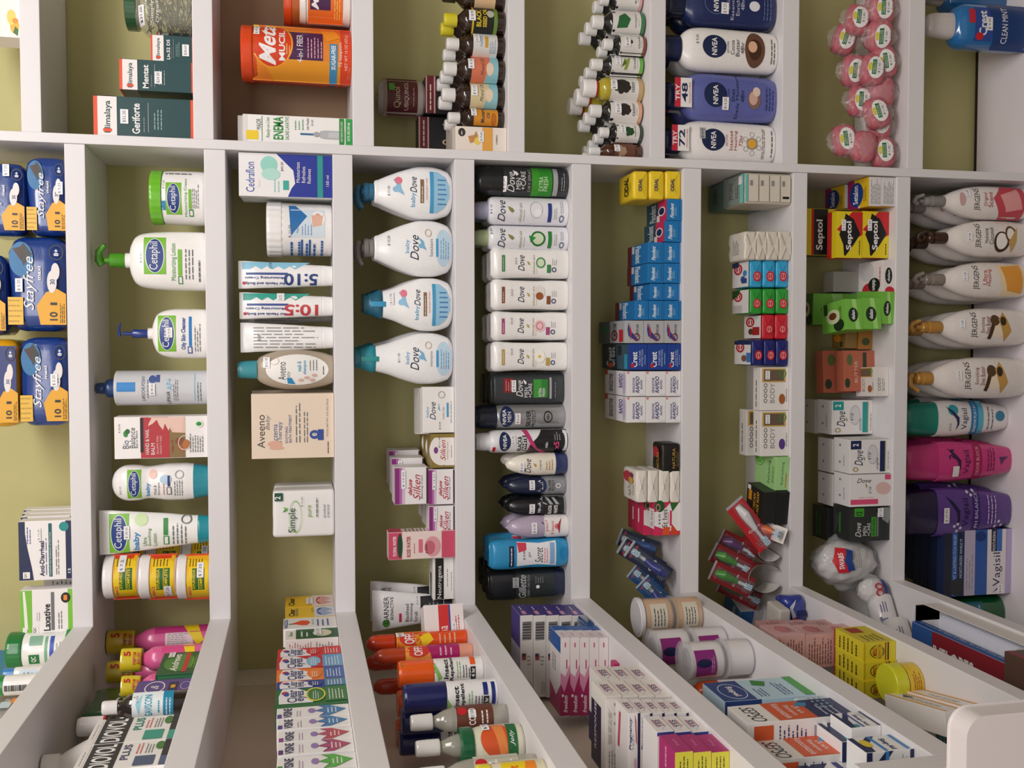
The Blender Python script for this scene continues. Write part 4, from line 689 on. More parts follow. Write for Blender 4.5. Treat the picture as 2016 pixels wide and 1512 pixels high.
# toothbrush packs
def brushpack(label, loc, rot, card='1c4a9a', handle='1a2c7a', grp='blue toothbrush packs', L_=.2, w=.034, flip=False, brand='Oral-B', film=.07, hide_card=False):
    """card, brush and blister; rot in degrees about x, y, z"""
    root = empty('toothbrush_pack', (0, 0, 0)); M = Mesh(); k = L_ / .2
    def fz(z): return L_ - z * k if flip else z * k
    M.box(-w/2, 0, 0, w/2, .0008, L_, mat(card, .35)); add_art(M, [('r', 0, 0, 100, 5, 's'), ('r', 10, 12, 90, 15, 'r'), ('l', 12, 80, 88, 94, 3, 'q'), ('t', brand, 50, 60, 66, 6, 'w', 'b')], w, L_)
    M.build('backing_card', root)
    M = Mesh(); hm = plastic(handle)
    M.tube([(0, -.008, fz(.015)), (0, -.011, fz(.05)), (0, -.008, fz(.085)), (0, -.007, fz(.12))], [.006, .0095, .0078, .005], hm, 12)
    M.tube([(0, -.007, fz(.12)), (0, -.008, fz(.15)), (0, -.008, fz(.185))], [.0038, .0034, .005], plastic('c8ccd4'), 12); hd = M.build('toothbrush_handle', root)
    M = Mesh()
    for i in range(3):
        for j in range(5):
            z = sorted((fz(.155 + j*.006), fz(.1595 + j*.006))); M.box(-.0055 + i*.0038, -.019, z[0], -.0025 + i*.0038, -.0105, z[1], mat('e8eef6' if (i + j) % 2 else 'i', .5))
    M.build('bristles', hd, sharp=0)
    zz = sorted([(fz(z), q) for z, q in ((.006, .3), (.012, .9), (.03, 1), (.1, .9), (.18, 1), (.19, .85), (.194, .3))])
    M = Mesh(); M.loft([ring(w*.34 * q, .011 * q, z, 3, 20, -.0115) for z, q in zz], sheer('b8c4d0', film, .08)); M.build('blister', root)
    tag(root, label, 'toothbrush', grp); root.location = loc
    root.rotation_euler = tuple(math.radians(a) for a in rot); return root
def bp(label, xt, yt, xb, yb, Y, shelf, roll=0, tilt=-12, **k):
    """a pack whose ends are seen at these two spots of the photograph"""
    t = at(xt, yt, Y + .03); b = at(xb, yb, Y); v = t - b; Ln = v.length
    lean = math.degrees(math.atan2(v.x, v.z)); b.z = max(b.z, shelf + .008 + abs(math.sin(math.radians(lean))) * .019)
    return brushpack(label, b, (tilt, lean, roll), L_=Ln, **k)
TB = dict(card='101c3c', handle='1a2580')
bp('blue toothbrush pack half hidden under the watermelon soap cartons', 1262, 1052, 1338, 1082, .085, LT[5], card='16283f', handle='2a5aa0')
bp('blue toothbrush pack leaning back, upper one of the visible pair', 1252, 1070, 1336, 1122, .045, LT[5], **TB)
bp('blue toothbrush pack with glossy navy handle, lower one of the visible pair', 1238, 1078, 1318, 1136, .012, LT[5], **TB)
bp('bright blue toothbrush pack low in the pile towards the corner', 1288, 1118, 1346, 1164, .05, LT[5], card='174a80', handle='1c4a9a')
bp('blue toothbrush pack nearest the corner, beside the white lidded tub', 1296, 1142, 1348, 1192, .012, LT[5], card='174a80', handle='1c2a86')
# ================================================================= seventh shelf
jp = [('r', 1, 2, 24, 98, 'ddd5c6'), ('r', 0, 0, 100, 3, '5ab0aa')]
for k, (x1, x0) in enumerate([(1560, 1533), (1533, 1510), (1510, 1488), (1488, 1466)]): pass
softpack('soap_multipack', 'cream soap bars shrink wrapped in teal film against the upright, front pack', 'soap multipack', P(1466, 341, 1558, 402), .088, 'cfc6b6',
         [('r', 4, 0, 96, 6, '6ac0ba')] + [('r', 6, 7 + 23*i, 94, 28 + 23*i, 'dad2c4') for i in range(4)] + [('r', 6, 28.3 + 23*i, 94, 29.6 + 23*i, '8a8478') for i in range(3)] + [('r', 58, 10 + 23*i, 76, 16 + 23*i, 'q') for i in range(4)] + [('r', 16, 80, 24, 94, 'k')], None, 'teal film soap multipacks',
         top=[('r', 0, 0, 100, 100, '8a958e'), ('r', 0, 82, 100, 100, '7acac4'), ('t', 'JERGENS', 50, 40, 60, 24, '2a2a2c'), ('l', 20, 60, 70, 76, 2, '2a2a2c'), ('r', 66, 76, 94, 92, 'w')], bev=.004, wrinkle=.0005)
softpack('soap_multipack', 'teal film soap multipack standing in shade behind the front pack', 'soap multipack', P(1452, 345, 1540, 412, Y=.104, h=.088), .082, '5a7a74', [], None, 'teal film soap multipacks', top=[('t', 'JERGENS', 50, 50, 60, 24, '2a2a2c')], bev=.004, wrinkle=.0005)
stack(lambda **k: softpack('soap_bar', cat='soap bar', fold=False, **k), [1558, 1533, 1509, 1489, 1466], 455, 512, levels(4, 'crinkled white wrapped soap bar,'), d=.07, c='ddd6cb', g=[('p', [(5, 6), (48, 46), (40, 52), (4, 20)], 'e8e2d8'), ('p', [(95, 8), (56, 44), (50, 34), (90, 4)], 'cfc7ba'), ('p', [(10, 94), (46, 56), (90, 92)], 'e6dfd4')], top=[('l', 20, 30, 80, 70, 4, 's')], grp='crinkled white soap bars', bev=.004, wrinkle=.0022)
def life(y0, y1, xs, col, what, scene, d=.07):
    stack(lambda **k: softpack('soap_bar', cat='soap bar', fold=True, **k), xs, y0, y1, levels(len(xs)-1, what), d=d, c=col, g=[('e', 40, 52, 20, 30, 'c82838'), ('o', 40, 52, 13, 20, .25, 'e8a0a0'), ('r', 30, 50, 50, 54, 'e8c0c0')],
          top=[('r', 0, 0, 100, 100, 'e6e2e2'), ('e', 72 if col != 'c82838' else 74, 36, 22, 26, 'b82030'), ('o', 72, 36, 15, 17, .3, 'e8b0b0'), ('r', 60, 34, 84, 40, 'w')] + scene, grp=what.rstrip(',') + 's', bev=.005, wrinkle=.0006)
life(512, 566, (1553, 1528, 1502, 1476), '35a8d8', 'sky blue wrapped germ soap bar,', [('r', 80, 0, 100, 40, '1a2c5a'), ('e', 30, 66, 14, 14, '3a5a9a'), ('e', 54, 78, 12, 12, '3a8ac8'), ('r', 14, 60, 34, 90, '2a4a8a')])
life(568, 618, (1553, 1528, 1502, 1476), '2f9e3a', 'green wrapped germ soap bar,', [('r', 0, 0, 34, 60, 'c8c4c0'), ('p', [(60, 0), (100, 0), (100, 50), (80, 40)], '1f4a24')])
life(619, 668, (1552, 1526, 1500), 'cc2434', 'red wrapped germ soap bar,', [('r', 14, 50, 50, 92, 'a82028'), ('e', 30, 40, 14, 14, '5a3a2a')])
life(669, 720, (1553, 1528, 1504, 1480), '1d2470', 'navy wrapped germ soap bar,', [('r', 84, 0, 100, 100, '16285a'), ('e', 26, 60, 14, 16, '8a5a40'), ('r', 10, 74, 50, 100, '3a7ac8')])
def coco(u=0, pic='a5622c', txt='2a2a2c'):
    return [('o', 22, 18, 5, 6, .3, txt), ('o', 34, 18, 5, 6, .3, txt), ('o', 46, 18, 5, 6, .3, txt), ('o', 58, 18, 5, 6, .3, txt), ('t', 'BODY', 40, 42, 46, 16, 'q'), ('r', 66, 6, 98, 88, 'c8a050'), ('r', 69, 12, 95, 82, '6a5a48'), ('o', 86, 78, 9, 13, .25, 'g'), ('e', 26, 76, 12, 11, pic), ('l', 20, 88, 60, 96, 1, 'q')]
carton('soap_carton', 'white coconut soap carton with an almond picture and brown window', 'soap box', P(1497, 723, 1553, 808), .03, 'ebe6e2', coco(), (82, 24, 20, 16, '$ 6.35'), 'coconut soap cartons', top=[('l', 8, 30, 92, 60, 1, 'k')])
carton('soap_carton', 'white coconut soap carton with a lavender picture beside the green box', 'soap box', P(1497, 809, 1553, 898), .03, 'ebe6e2', coco(0, '5a3a8a'), (82, 24, 20, 16, '$ 6.35'), 'coconut soap cartons', top=[('l', 8, 30, 92, 60, 1, 'k')])
carton('soap_carton', 'white coconut soap carton standing behind the lavender one', 'soap box', P(1480, 806, 1540, 896, Y=.062, h=.06), .03, 'dcd7d2', coco(), None, 'coconut soap cartons', top=[('l', 8, 30, 92, 60, 1, 'k')])
carton('soap_carton', 'light green refreshing soap carton with cucumber print', 'soap box', P(1527, 900, 1558, 966), .085, 'a8d890', [('t', 'Refreshing', 52, 52, 70, 22, '3a8a3a'), ('t', 'Himalaya', 30, 80, 46, 14, 'd84a2a', 'b')], None, None, top=[('e', 80, 20, 26, 24, '6ab84a'), ('o', 80, 20, 22, 20, .1, 'd0f0c0'), ('t', 'Refreshing', 48, 70, 70, 14, '2f7a3a'), ('l', 20, 82, 80, 94, 2, 'g')], yaw=-6)
a = carton('soap_carton', 'lower black soap carton beside the green refreshing carton', 'soap box', P(1528, 968, 1553, 1034), .07, '1c1c1e', [], None, 'black soap cartons', right=[], yaw=-8)
carton('soap_carton', 'upper black soap carton with gold lettering and orange patch', 'soap box', P(1502, 968, 1527, 1032, on=a), .07, '1f1f21', [], None, 'black soap cartons', top=[('t', 'AFRICAN', 50, 48, 60, 14, 'e0a030', 'b'), ('t', 'BLACK SOAP', 50, 68, 80, 14, 'e0a030', 'b'), ('r', 52, 12, 84, 32, 'd89020'), ('r', 84, 6, 98, 24, 'w')], yaw=-8)
RD = dict(grp='red carded toothbrush packs', brand='Colgate', flip=True)
bp('red carded toothbrush pack with white bristles standing over the pile', 1436, 988, 1512, 1076, .012, LT[6], card='c0262c', handle='e8e8ea', w=.04, tilt=-4, **RD)
bp('white and red economy toothbrush card poking out towards the board edge', 1500, 1034, 1560, 1056, -.012, LT[6], card='e8e2de', handle='e8702a', w=.03, tilt=-60, film=.07, **RD)
for k, (xt, yt, xb, yb, hc, lab) in enumerate([(1412, 1056, 1486, 1092, '6a3a7a', 'purple handled toothbrush pack lying on the red pile'), (1397, 1082, 1476, 1124, '4a9a2a', 'green handled toothbrush pack, upper of the two green ones'), (1396, 1118, 1480, 1158, '3f9026', 'green handled toothbrush pack, lower of the two green ones'), (1414, 1142, 1498, 1184, '2f6a22', 'dark green handled toothbrush pack at the bottom of the red pile')]):
    bp(lab, xt, yt, xb, yb, (.075, .05, .022, .088)[k], LT[6], card='8a2026', handle=hc, w=.038, tilt=-6, **RD)
def curled(label, px, py, R, yaw, Hh):
    """a curled printed cardboard sleeve seen end on"""
    q = atz(px, py, LT[6] + .001); M = Mesh(); n = 26
    for s, m in ((0, mat('d9d4d2', .5)), (.0012, mat('8a1f24', .4))):
        pts = []
        for i in range(n):
            t = math.radians(-60 + 300 * i / (n - 1)); r = R + s
            pts += [(r * .8 * math.cos(t), 0, R * 1.01 + s + r * math.sin(t)), (r * .8 * math.cos(t), Hh, R * 1.01 + s + r * math.sin(t))]
        M.poly(pts, [(2*i, 2*i+1, 2*i+3, 2*i+2) for i in range(n - 1)], m, True)
    o = M.build('toothbrush_sleeve', sharp=0); tag(o, label, 'card sleeve', 'curled card sleeves'); o.location = (q.x, .02, LT[6] + .004); o.rotation_euler = (0, 0, math.radians(yaw))
curled('large curled white inside card sleeve below the green toothbrushes', 1553, 1142, .034, 8, .07)
curled('small curled red edged card sleeve inside the toothbrush pile', 1553, 1090, .024, -6, .07)
# ================================================================= eighth shelf
SEN = [('l', 6, 12, 94, 92, 7, 'S')]
SETt = [('r', 0, 0, 100, 50, 'a01f5a'), ('p', [(0, 60), (60, 40), (100, 30), (100, 100), (0, 100)], 'e8c020'), ('e', 48, 42, 42, 32, '1c3f8c'), ('t', 'Setalon', 48, 38, 64, 24, 'w', 'b'), ('l', 20, 74, 76, 90, 2, 'k')]
a = carton('antiseptic_soap_carton', 'yellow and magenta soap carton with blue oval, lower one in front', 'soap box', P(1736, 346, 1763, 406), .074, 'e4dfe0', SEN, None, 'blue oval antiseptic soap cartons', sidec='e8c020')
carton('antiseptic_soap_carton', 'yellow and magenta soap carton with blue oval, upper one in front', 'soap box', P(1711, 346, 1735, 406, on=a), .074, 'e4dfe0', SEN, None, 'blue oval antiseptic soap cartons', top=SETt, sidec='e8c020')
carton('antiseptic_soap_carton', 'yellow and magenta soap carton with blue oval, behind the stack of two', 'soap box', P(1685, 350, 1750, 412, Y=.1, h=.05), .074, 'e4dfe0', SEN, None, 'blue oval antiseptic soap cartons', top=SETt, sidec='e8c020')
SP = [('p', [(0, 0), (100, 0), (100, 30), (50, 62), (0, 30)], 'e6cf22'), ('p', [(60, 0), (100, 60), (100, 100), (50, 100), (40, 70)], 'c8252a'), ('p', [(0, 30), (28, 26), (50, 10), (74, 26), (96, 34), (84, 66), (52, 92), (28, 66)], '141416'), ('p', [(0, 0), (30, 0), (6, 28), (0, 40)], 'e6cf22'), ('t', 'Septol', 48, 50, 62, 26, 'w', 'b'), ('l', 6, 84, 40, 94, 1, 'k')]
sp = stack(cart('antiseptic_soap_carton', 'soap box'), (1750, 1698, 1647), 416, 508, ['lower black red and yellow soap carton of the front pair', 'upper black red and yellow soap carton of the front pair'], d=.034, c='e6cf22', g=SP, ps=(70, 26, 24, 16, '$ 2.60'), grp='septol coloured soap cartons'.replace('septol coloured', 'black red and yellow'), top=[('r', 0, 0, 100, 50, 'c8252a')], sidec='c8252a')
b = None
for k in range(3):
    b = carton('antiseptic_soap_carton', ['lowest', 'middle', 'topmost'][k] + ' black red and yellow soap carton in the back row', 'soap box', P(1700, 414, 1740, 505, Y=sp[0]['Y'] + .05, on=b, h=.05), .034, 'e6cf22', [('r', 0, 0, 100, 30, 'e6cf22'), ('r', 0, 30, 100, 40, 'c8252a'), ('r', 0, 40, 100, 100, '1c1c1e'), ('t', 'Septol', 44, 68, 66, 36, 'w', 'b')], None, 'black red and yellow soap cartons', sidec='1c1c1e')
carton('soap_carton', 'white and red dotted soap carton with black oval logo', 'soap box', P(1738, 512, 1768, 576), .083, 'ece6e6', [('e', 52, 50, 26, 30, '16241c'), ('t', 'dalan', 52, 50, 36, 20, 'w', 'b'), ('e', 4, 60, 14, 40, 'c8283c')], None, None, top=[('e', 10, 50, 24, 34, 'c8283c'), ('e', 26, 66, 22, 24, '16241c'), ('t', 'dalan', 26, 66, 34, 14, 'w', 'bF'), ('e', 70, 34, 30, 30, 'd8d4d8'), ('l', 30, 84, 90, 94, 1, 'r')])
carton('soap_carton', 'plain whitish soap carton behind the red dotted carton', 'soap box', P(1665, 535, 1720, 575, Y=.13, h=.055), .04, 'b8b4ac', [], None, None)
DG = [('r', 0, 0, 100, 100, '7ac04a'), ('p', [(0, 60), (100, 40), (100, 64), (0, 84)], 'a8dc80'), ('e', 48, 46, 24, 28, '16301c'), ('t', 'dalan', 48, 46, 32, 20, 'w', 'b')]
DGT = [('e', 20, 72, 20, 22, '16301c'), ('e', 50, 50, 24, 30, 'd8e0b0'), ('e', 52, 48, 12, 16, '6a3a1c'), ('r', 60, 10, 96, 26, '2a4a2a'), ('t', 'avocado', 60, 78, 40, 14, '3a5a2a')]
a = carton('soap_carton', 'lowest green avocado soap carton at the front', 'soap box', P(1735, 574, 1767, 638), .085, '7ac04a', DG, None, 'green avocado soap cartons', yaw=-3)
a = carton('soap_carton', 'middle green avocado soap carton, shifted towards the corner', 'soap box', P(1698, 586, 1734, 648, on=a), .085, '7ac04a', DG, None, 'green avocado soap cartons', yaw=4)
carton('soap_carton', 'topmost green avocado soap carton showing the cut avocado', 'soap box', P(1664, 588, 1697, 649, on=a), .085, '7ac04a', DG, None, 'green avocado soap cartons', top=DGT, yaw=6)
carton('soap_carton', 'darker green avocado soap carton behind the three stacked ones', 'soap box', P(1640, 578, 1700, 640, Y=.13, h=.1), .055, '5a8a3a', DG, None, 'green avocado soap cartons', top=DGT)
a = carton('soap_carton', 'amber soap carton with orange fruit print below the green stack', 'soap box', P(1675, 650, 1705, 688, Y=.075, h=.03), .055, 'a8702a', [('e', 40, 50, 20, 30, '3a4a20')], None, 'amber soap cartons', top=[('e', 60, 40, 22, 26, 'e08a20'), ('e', 30, 60, 16, 20, '8a5a1c')])
carton('soap_carton', 'amber soap carton lying on top of the other amber one', 'soap box', P(1650, 652, 1676, 686, Y=.08, on=a, h=.026), .05, '8a6a34', [], None, 'amber soap cartons', top=[('e', 60, 40, 22, 26, 'e08a20'), ('r', 10, 60, 40, 80, '2a3a1c')])
PE = [('r', 4, 62, 96, 74, '2a3a20'), ('e', 78, 20, 14, 9, '5a6a3a'), ('e', 22, 70, 10, 12, 'c8a080'), ('e', 20, 12, 12, 8, '1f3a24'), ('t', 'BUTTER', 48, 40, 54, 10, 'e8c8b8'), ('o', 30, 84, 9, 8, .2, 'e8c8b8')]
carton('soap_carton', 'tall peach coloured butter soap carton standing at the back', 'soap box', P(1617, 690, 1700, 773, Y=.1, h=.093), .03, 'b8644c', PE, None, 'peach coloured soap cartons', yaw=4)
carton('soap_carton', 'short peach coloured soap carton in front of the tall peach one', 'soap box', P(1662, 690, 1740, 770, Y=.066, h=.068), .028, 'b8644c', PE, None, 'peach coloured soap cartons', yaw=3)
carton('soap_carton', 'white coconut soap carton lying flat in front of the peach cartons', 'soap box', P(1722, 722, 1750, 780), .066, 'e8e2de', [('t', 'COCO', 40, 32, 44, 20, 'K'), ('t', 'BODY', 40, 62, 44, 18, 'q')], None, None, top=coco(), yaw=3)
def dovebox(x0, y0, x1, y1, lab, acc, word, tilt=False, num='2', beh=True, rot=0):
    if tilt: g = [('t', 'Dove', 82, 34, 14, 34, 'k', 'iD')] + leaf(66, 40, 8) + [('r', 6, 2, 22, 68, acc), ('r', 84, 84, 100, 98, acc), ('e', 56, 80, 20, 18, 'e0bcb8'), ('t', word, 28, 40, 5, 34, acc, 'D')]
    else: g = [('r', 72, 2, 98, 28, acc), ('t', num, 85, 14, 8, 14, 'w', 'b'), dovet(46, 22, 46, 20)] + leaf(44, 36, 7) + [('e', 56, 56, 30, 13, 'dad8dc'), ('o', 56, 56, 30, 13, .12, 'c2c0c6'), ('t', word, 28, 68, 36, 7, acc), ('r', 4, 74, 96, 86, acc), ('r', 4, 86, 96, 88, 'a9a060'), ('l', 10, 91, 80, 98, 1, 's'), ('o', 12, 14, 7, 7, .4, 'b0a068')]
    a = carton('soap_carton', lab, 'soap box', P(x0, y0, x1, y1), .058, 'ece8e8', g, (52, 48, 26, 14, '$ 7.20', None), 'white soap twin packs', top=[('e', 80, 40, 4, 6, 'q'), ('e', 30, 40, 4, 6, 'q'), ('l', 20, 56, 60, 74, 1, 's')], sidec='e0dcdc', rough=.3)
    if beh: carton('soap_carton', lab.split(' with ')[0] + ' directly behind the one with ' + lab.split(' with ')[1], 'soap box', P(x0, y0 - 2, x1, y1 - 3, Y=a['Y'] + .062, h=at(x0, y0, a['Y']).z - LT[7] + .0), .055, 'dcd8d6', [], None, 'white soap twin packs', top=[('e', 80, 40, 4, 6, 'q'), ('e', 30, 40, 4, 6, 'q')])
dovebox(1638, 788, 1719, 855, 'white soap twin pack with teal bands', '1f9a98', 'sensitive skin')
dovebox(1673, 865, 1753, 932, 'white soap twin pack with navy bands', '1a2858', 'original')
dovebox(1673, 934, 1756, 997, 'white soap twin pack with pink bands', 'e0507a', 'pink / rosa', True)
a = carton('soap_carton', 'dark grey men soap pack with green stripe, front one', 'soap box', P(1672, 999, 1752, 1065), .06, '2c3030', [('r', 74, 12, 100, 36, '3f9a2c'), ('t', '12', 84, 24, 12, 14, 'k', 'b'), ('t', 'Dove', 34, 22, 44, 14, 'e0e0e0', 'i'), ('t', 'MEN', 30, 38, 28, 9, 'e0e0e0'), ('t', '+CARE', 34, 48, 40, 8, 'e0e0e0'), ('r', 12, 54, 72, 66, '3f9a2c'), ('t', 'EXTRA FRESH', 42, 60, 52, 6, '1a2a1a', 'b'), ('r', 12, 67, 84, 72, 'S'), ('p', [(100, 76), (64, 80), (50, 96), (74, 100), (100, 98)], '8a8e90')], (84, 76, 26, 14, '$ 7.20'), 'dark grey men soap packs', top=[('p', [(10, 10), (60, 50), (90, 10)], '3a3e3e'), ('r', 20, 40, 80, 50, '3a7a2a')], rough=.25)
carton('soap_carton', 'dark grey men soap pack standing behind the front one', 'soap box', P(1660, 998, 1740, 1062, Y=a['Y'] + .064, h=.095), .06, '262a2a', [], None, 'dark grey men soap packs', top=[('l', 10, 20, 90, 60, 2, '2a6a2a')], rough=.25)
def bag(label, px, py, shelf, rx, ry, rz, fill, grp, g=(), yaw=0, name='cotton_ball_bag', cat='cotton bag', tilt=0, ang=0):
    root = empty(name, (0, 0, 0)); M = Mesh(); b = bmesh.new(); bmesh.ops.create_icosphere(b, subdivisions=4, radius=1)
    for v in b.verts:
        n = v.co.copy(); r = 1 + .05 * math.sin(n.x*9 + n.z*7) * math.sin(n.y*8 + 1) + .03 * math.sin(n.z*17+n.x*5)
        v.co = Vector((n.x * rx * .93 * r, n.y * ry * .93 * r, rz + max(-.93, n.z) * rz * .93 * r))
    M.merge(b, mat(fill, .85, bump=.9, bscale=26), None, True); M.build('contents', root, sharp=0)
    M = Mesh(); b = bmesh.new(); bmesh.ops.create_icosphere(b, subdivisions=4, radius=1)
    for v in b.verts:
        n = v.co.copy(); r = 1 + .04 * math.sin(n.x*13 + n.z*11) + .035 * math.sin(n.z*23 - n.x*9)
        e = 1 + .28 * max(0, abs(n.x) - .8) / .2
        v.co = Vector((n.x * rx * e * r, n.y * ry * r * (1 if e < 1.02 else .6), rz + max(-.97, n.z) * rz * r))
    M.merge(b, mat('e8eaf0', .12, alpha=.28, coat=.8, bump=1.0, bscale=45), None, True); M.build('clear_film', root, sharp=0)
    if g:
        M = Mesh(); add_art(M, g, rx*2, rz*2, lambda x, z: -ry * math.sqrt(max(.02, 1 - (x/rx)**2*.9 - ((z-rz)/rz)**2*.9)) * 1.04, off=.002, cut=.006, cutz=.006); M.build('printed_label', root, sharp=0)
    tag(root, label, cat, grp); q = atz(px, py, shelf); root.location = (q.x, q.y + ry, shelf + .004); root.rotation_euler = (0, math.radians(ang), math.radians(yaw))
    return root
SWB = [('p', [(8, 42), (50, 30), (96, 42), (92, 62), (50, 52), (10, 64)], 'd02838'), ('p', [(14, 60), (50, 54), (90, 62), (84, 74), (48, 68), (18, 74)], '1c3f8c'), ('t', 'SWABS', 50, 47, 60, 11, 'w', 'b'), ('l', 30, 10, 90, 26, 4, 'q')]
bag('large clear bag of white cotton balls with a red and blue label', 1752, 1112, LT[7], .045, .045, .068, 'dcd8d4', 'clear cotton bags', [(q[0], [(56 + (u-50)*.62, 30 + (v-50)*.7) for u, v in q[1]], q[2]) if q[0] == 'p' else (q[:2] + (56, 28, 34, 7) + q[6:] if q[0] == 't' else ('l', 40, 44, 84, 58, 4, 'q')) for q in SWB], 8)
bag('second cotton bag with red figure lying towards the corner', 1764, 1168, LT[7], .027, .024, .031, 'e4e0de', 'clear cotton bags', [('o', 40, 50, 12, 14, .35, 'c82838'), ('o', 62, 50, 12, 14, .35, 'c82838'), ('p', [(10, 70), (90, 62), (86, 80), (14, 86)], '1c3f8c')], 20)
# ================================================================= lowest shelf: large lotions
def jerg(x0, y0, xb, y1, lab, pump, word1, word2, acc, art, ps, xbase=2040, beh=None, side=0):
    H100 = xbase - x0
    zb = 100 * (xbase - xb) / H100
    S = [(0, 76, 82), (1, 84, 88), (6, 92), (30, 100), (50, 100), (72, 88, 90), (86, 66, 76), (95, 44, 56), (99, 28, 50), (100, 24, 44)]
    art = [tuple([q[0], [(u, v - 5) for u, v in q[1]], q[2]]) if q[0] == 'p' else (q[0], q[1], q[2] - (5 if q[2] > 50 else 0)) + q[3:] for q in art]
    g = [('t', 'JERGENS', 56, 100 - zb*.66, 66, 5.6, '3a3234')] + art + [('t', word1, 56, 100 - zb*.57, 40, 3.8, acc), ('t', word2, 56, 100 - zb*.515, 46, 3.8, acc)]
    bottle('body_lotion_bottle', lab, 'body lotion', P(x0, y0, xbase, y1, Y=.006), .052, [('body', 'e9e2de', [(z * zb / 100, *r) for z, *r in S], 2.3), ('neck_ring', pump, [(zb - .5, 30, 52), (zb, 32, 54), (zb + (100 - zb) * .35, 32, 54), (zb + (100-zb)*.36, 24, 44)])], g, ps, 'cream coloured body lotion bottles',
           pump=pumphead(pump, zb + (100-zb)*.30, zb + (100-zb)*.55, 93, 28, side or 1, 34 if not side else 60), rows=[(-.004, .062), (-.008, .118)] if beh else None, rs=beh, n=2.3)
def pic(kind, v):
    if kind == 'cherry': return [('p', [(0, v+2), (60, v-6), (96, v+2), (96, v+22), (0, v+22)], 'c84a58'), ('p', [(20, v+6), (70, v), (90, v+16), (30, v+20)], 'e8a0a0'), ('e', 56, 40, 20, 2.4, 'c8a0a0')]
    if kind == 'coco': return [('e', 40, v+4, 28, 7, '4a3020'), ('e', 42, v+4, 22, 5, 'f4f0ea'), ('e', 62, v+12, 22, 5, '6a4a30'), ('e', 62, v+12, 16, 3.4, 'f2ece4'), ('p', [(10, v+14), (40, v+10), (80, v+18), (40, v+17)], 'c8a060')]
    if kind == 'ultra': return [('p', [(6, v+2), (90, v-4), (96, v+20), (6, v+20)], 'f0d8b0'), ('p', [(20, v+6), (86, v), (92, v+18), (12, v+20)], 'e8a040')]
    return [('e', 46, v+4, 24, 6, 'f0e0c8'), ('p', [(20, v-5), (60, v-2), (56, v+1), (18, v-2)], '4a3020'), ('e', 68, v+1, 14, 4, '5a4028'), ('p', [(12, v+10), (70, v+4), (90, v+9), (40, v+15)], 'c89a50'), ('e', 66, v+8, 12, 2.5, '3a2a1c')]
jerg(1806, 362, 1870, 429, 'cream lotion bottle with grey pump and cherry red print', '8a8684', 'Original', 'Scent', 'b02a3a', pic('cherry', 76), (74, 44, 24, 4, '$ 15.85'), beh='lotion bottle behind the cherry print bottle')
jerg(1812, 431, 1875, 504, 'cream lotion bottle with dark brown pump and coconut picture', '3c2418', 'Hydrating', 'Coconut', '3a3234', pic('coco', 73), (52, 44, 24, 4, '$17.85'), beh='lotion bottle behind the coconut picture bottle')
jerg(1806, 514, 1870, 586, 'cream lotion bottle with beige pump and orange splash print', '8c8076', 'Ultra', 'Healing', 'b83a30', pic('ultra', 78), (60, 42, 24, 4, '$ 12.85'), beh='lotion bottle behind the orange splash bottle')
jerg(1798, 606, 1866, 682, 'cream shea butter lotion bottle with gold pump, smaller one', 'b8863c', 'Enriching', 'Shea Butter', '8a4a34', pic('shea', 73), (58, 42, 24, 4, '$ 12.85'), beh='shea butter bottle behind the smaller gold pump bottle')
jerg(1795, 704, 1848, 786, 'cream shea butter lotion bottle with gold spout pump, widest of the row', 'b8863c', 'Enriching', 'Shea Butter', '8a4a34', pic('shea', 71), (58, 40, 24, 4, '$ 20.35'), beh='shea butter bottle behind the widest gold pump bottle', side=-1, xbase=2044)
def vag(x0, y0, x1, y1, lab, body, cap, g, ps, capz=71):
    bottle('wash_bottle', lab, 'wash bottle', P(x0, y0, x1, y1), .045, [('body', body, [(0, 56, 60), (1.5, 62, 70), (14, 76, 88), (40, 90), (60, 97), (capz, 96), (capz, 92)], 2.5), ('cap', cap, [(capz, 88), (capz, 90), (96, 82), (100, 70)], 2.4)], g, ps, 'intimate wash bottles', n=2.5, rows=[(.004, .055)], rs=lab.split(' with ')[0] + ' behind the front one')
VY = lambda c: [('p', [(50, 46), (70, 40), (84, 36), (72, 43), (54, 49), (36, 49), (20, 46), (38, 47)], c), ('t', 'Vagisil', 50, 55, 56, 7, c)]
vag(1790, 788, 1991, 862, 'white wash bottle with green teal cap and blue band', 'e2dcda', '17806e', [('e', 74, 43, 14, 5, '2f9aa0')] + VY('2a2a5a') + [('r', 8, 61, 96, 68, '2a7ab0'), ('t', 'SENSITIVE PLUS 2 IN 1', 52, 64.5, 78, 2.6, 'w'), ('r', 8, 68, 96, 73, '5ab0c8'), ('l', 20, 76, 84, 84, 2, 'S'), ('e', 56, 90, 14, 5, '2a7a9a')], (30, 40, 24, 4, '$ 29.95', None))
vag(1790, 869, 1998, 951, 'hot pink wash bottle with pink cap and crimson band', 'c83a7c', 'b8306e', VY('3a1a4a') + [('t', '24', 70, 40, 24, 5, '2a1a4a', 'b'), ('r', 6, 61, 96, 69, 'a01c50'), ('t', 'ODOR BLOCK', 52, 65, 70, 3, 'f0a0b8'), ('l', 26, 74, 84, 82, 3, '5a1a3a'), ('p', [(40, 88), (60, 86), (60, 95), (50, 90)], '4a2a5a')], (28, 44, 26, 6, '', 'W'))
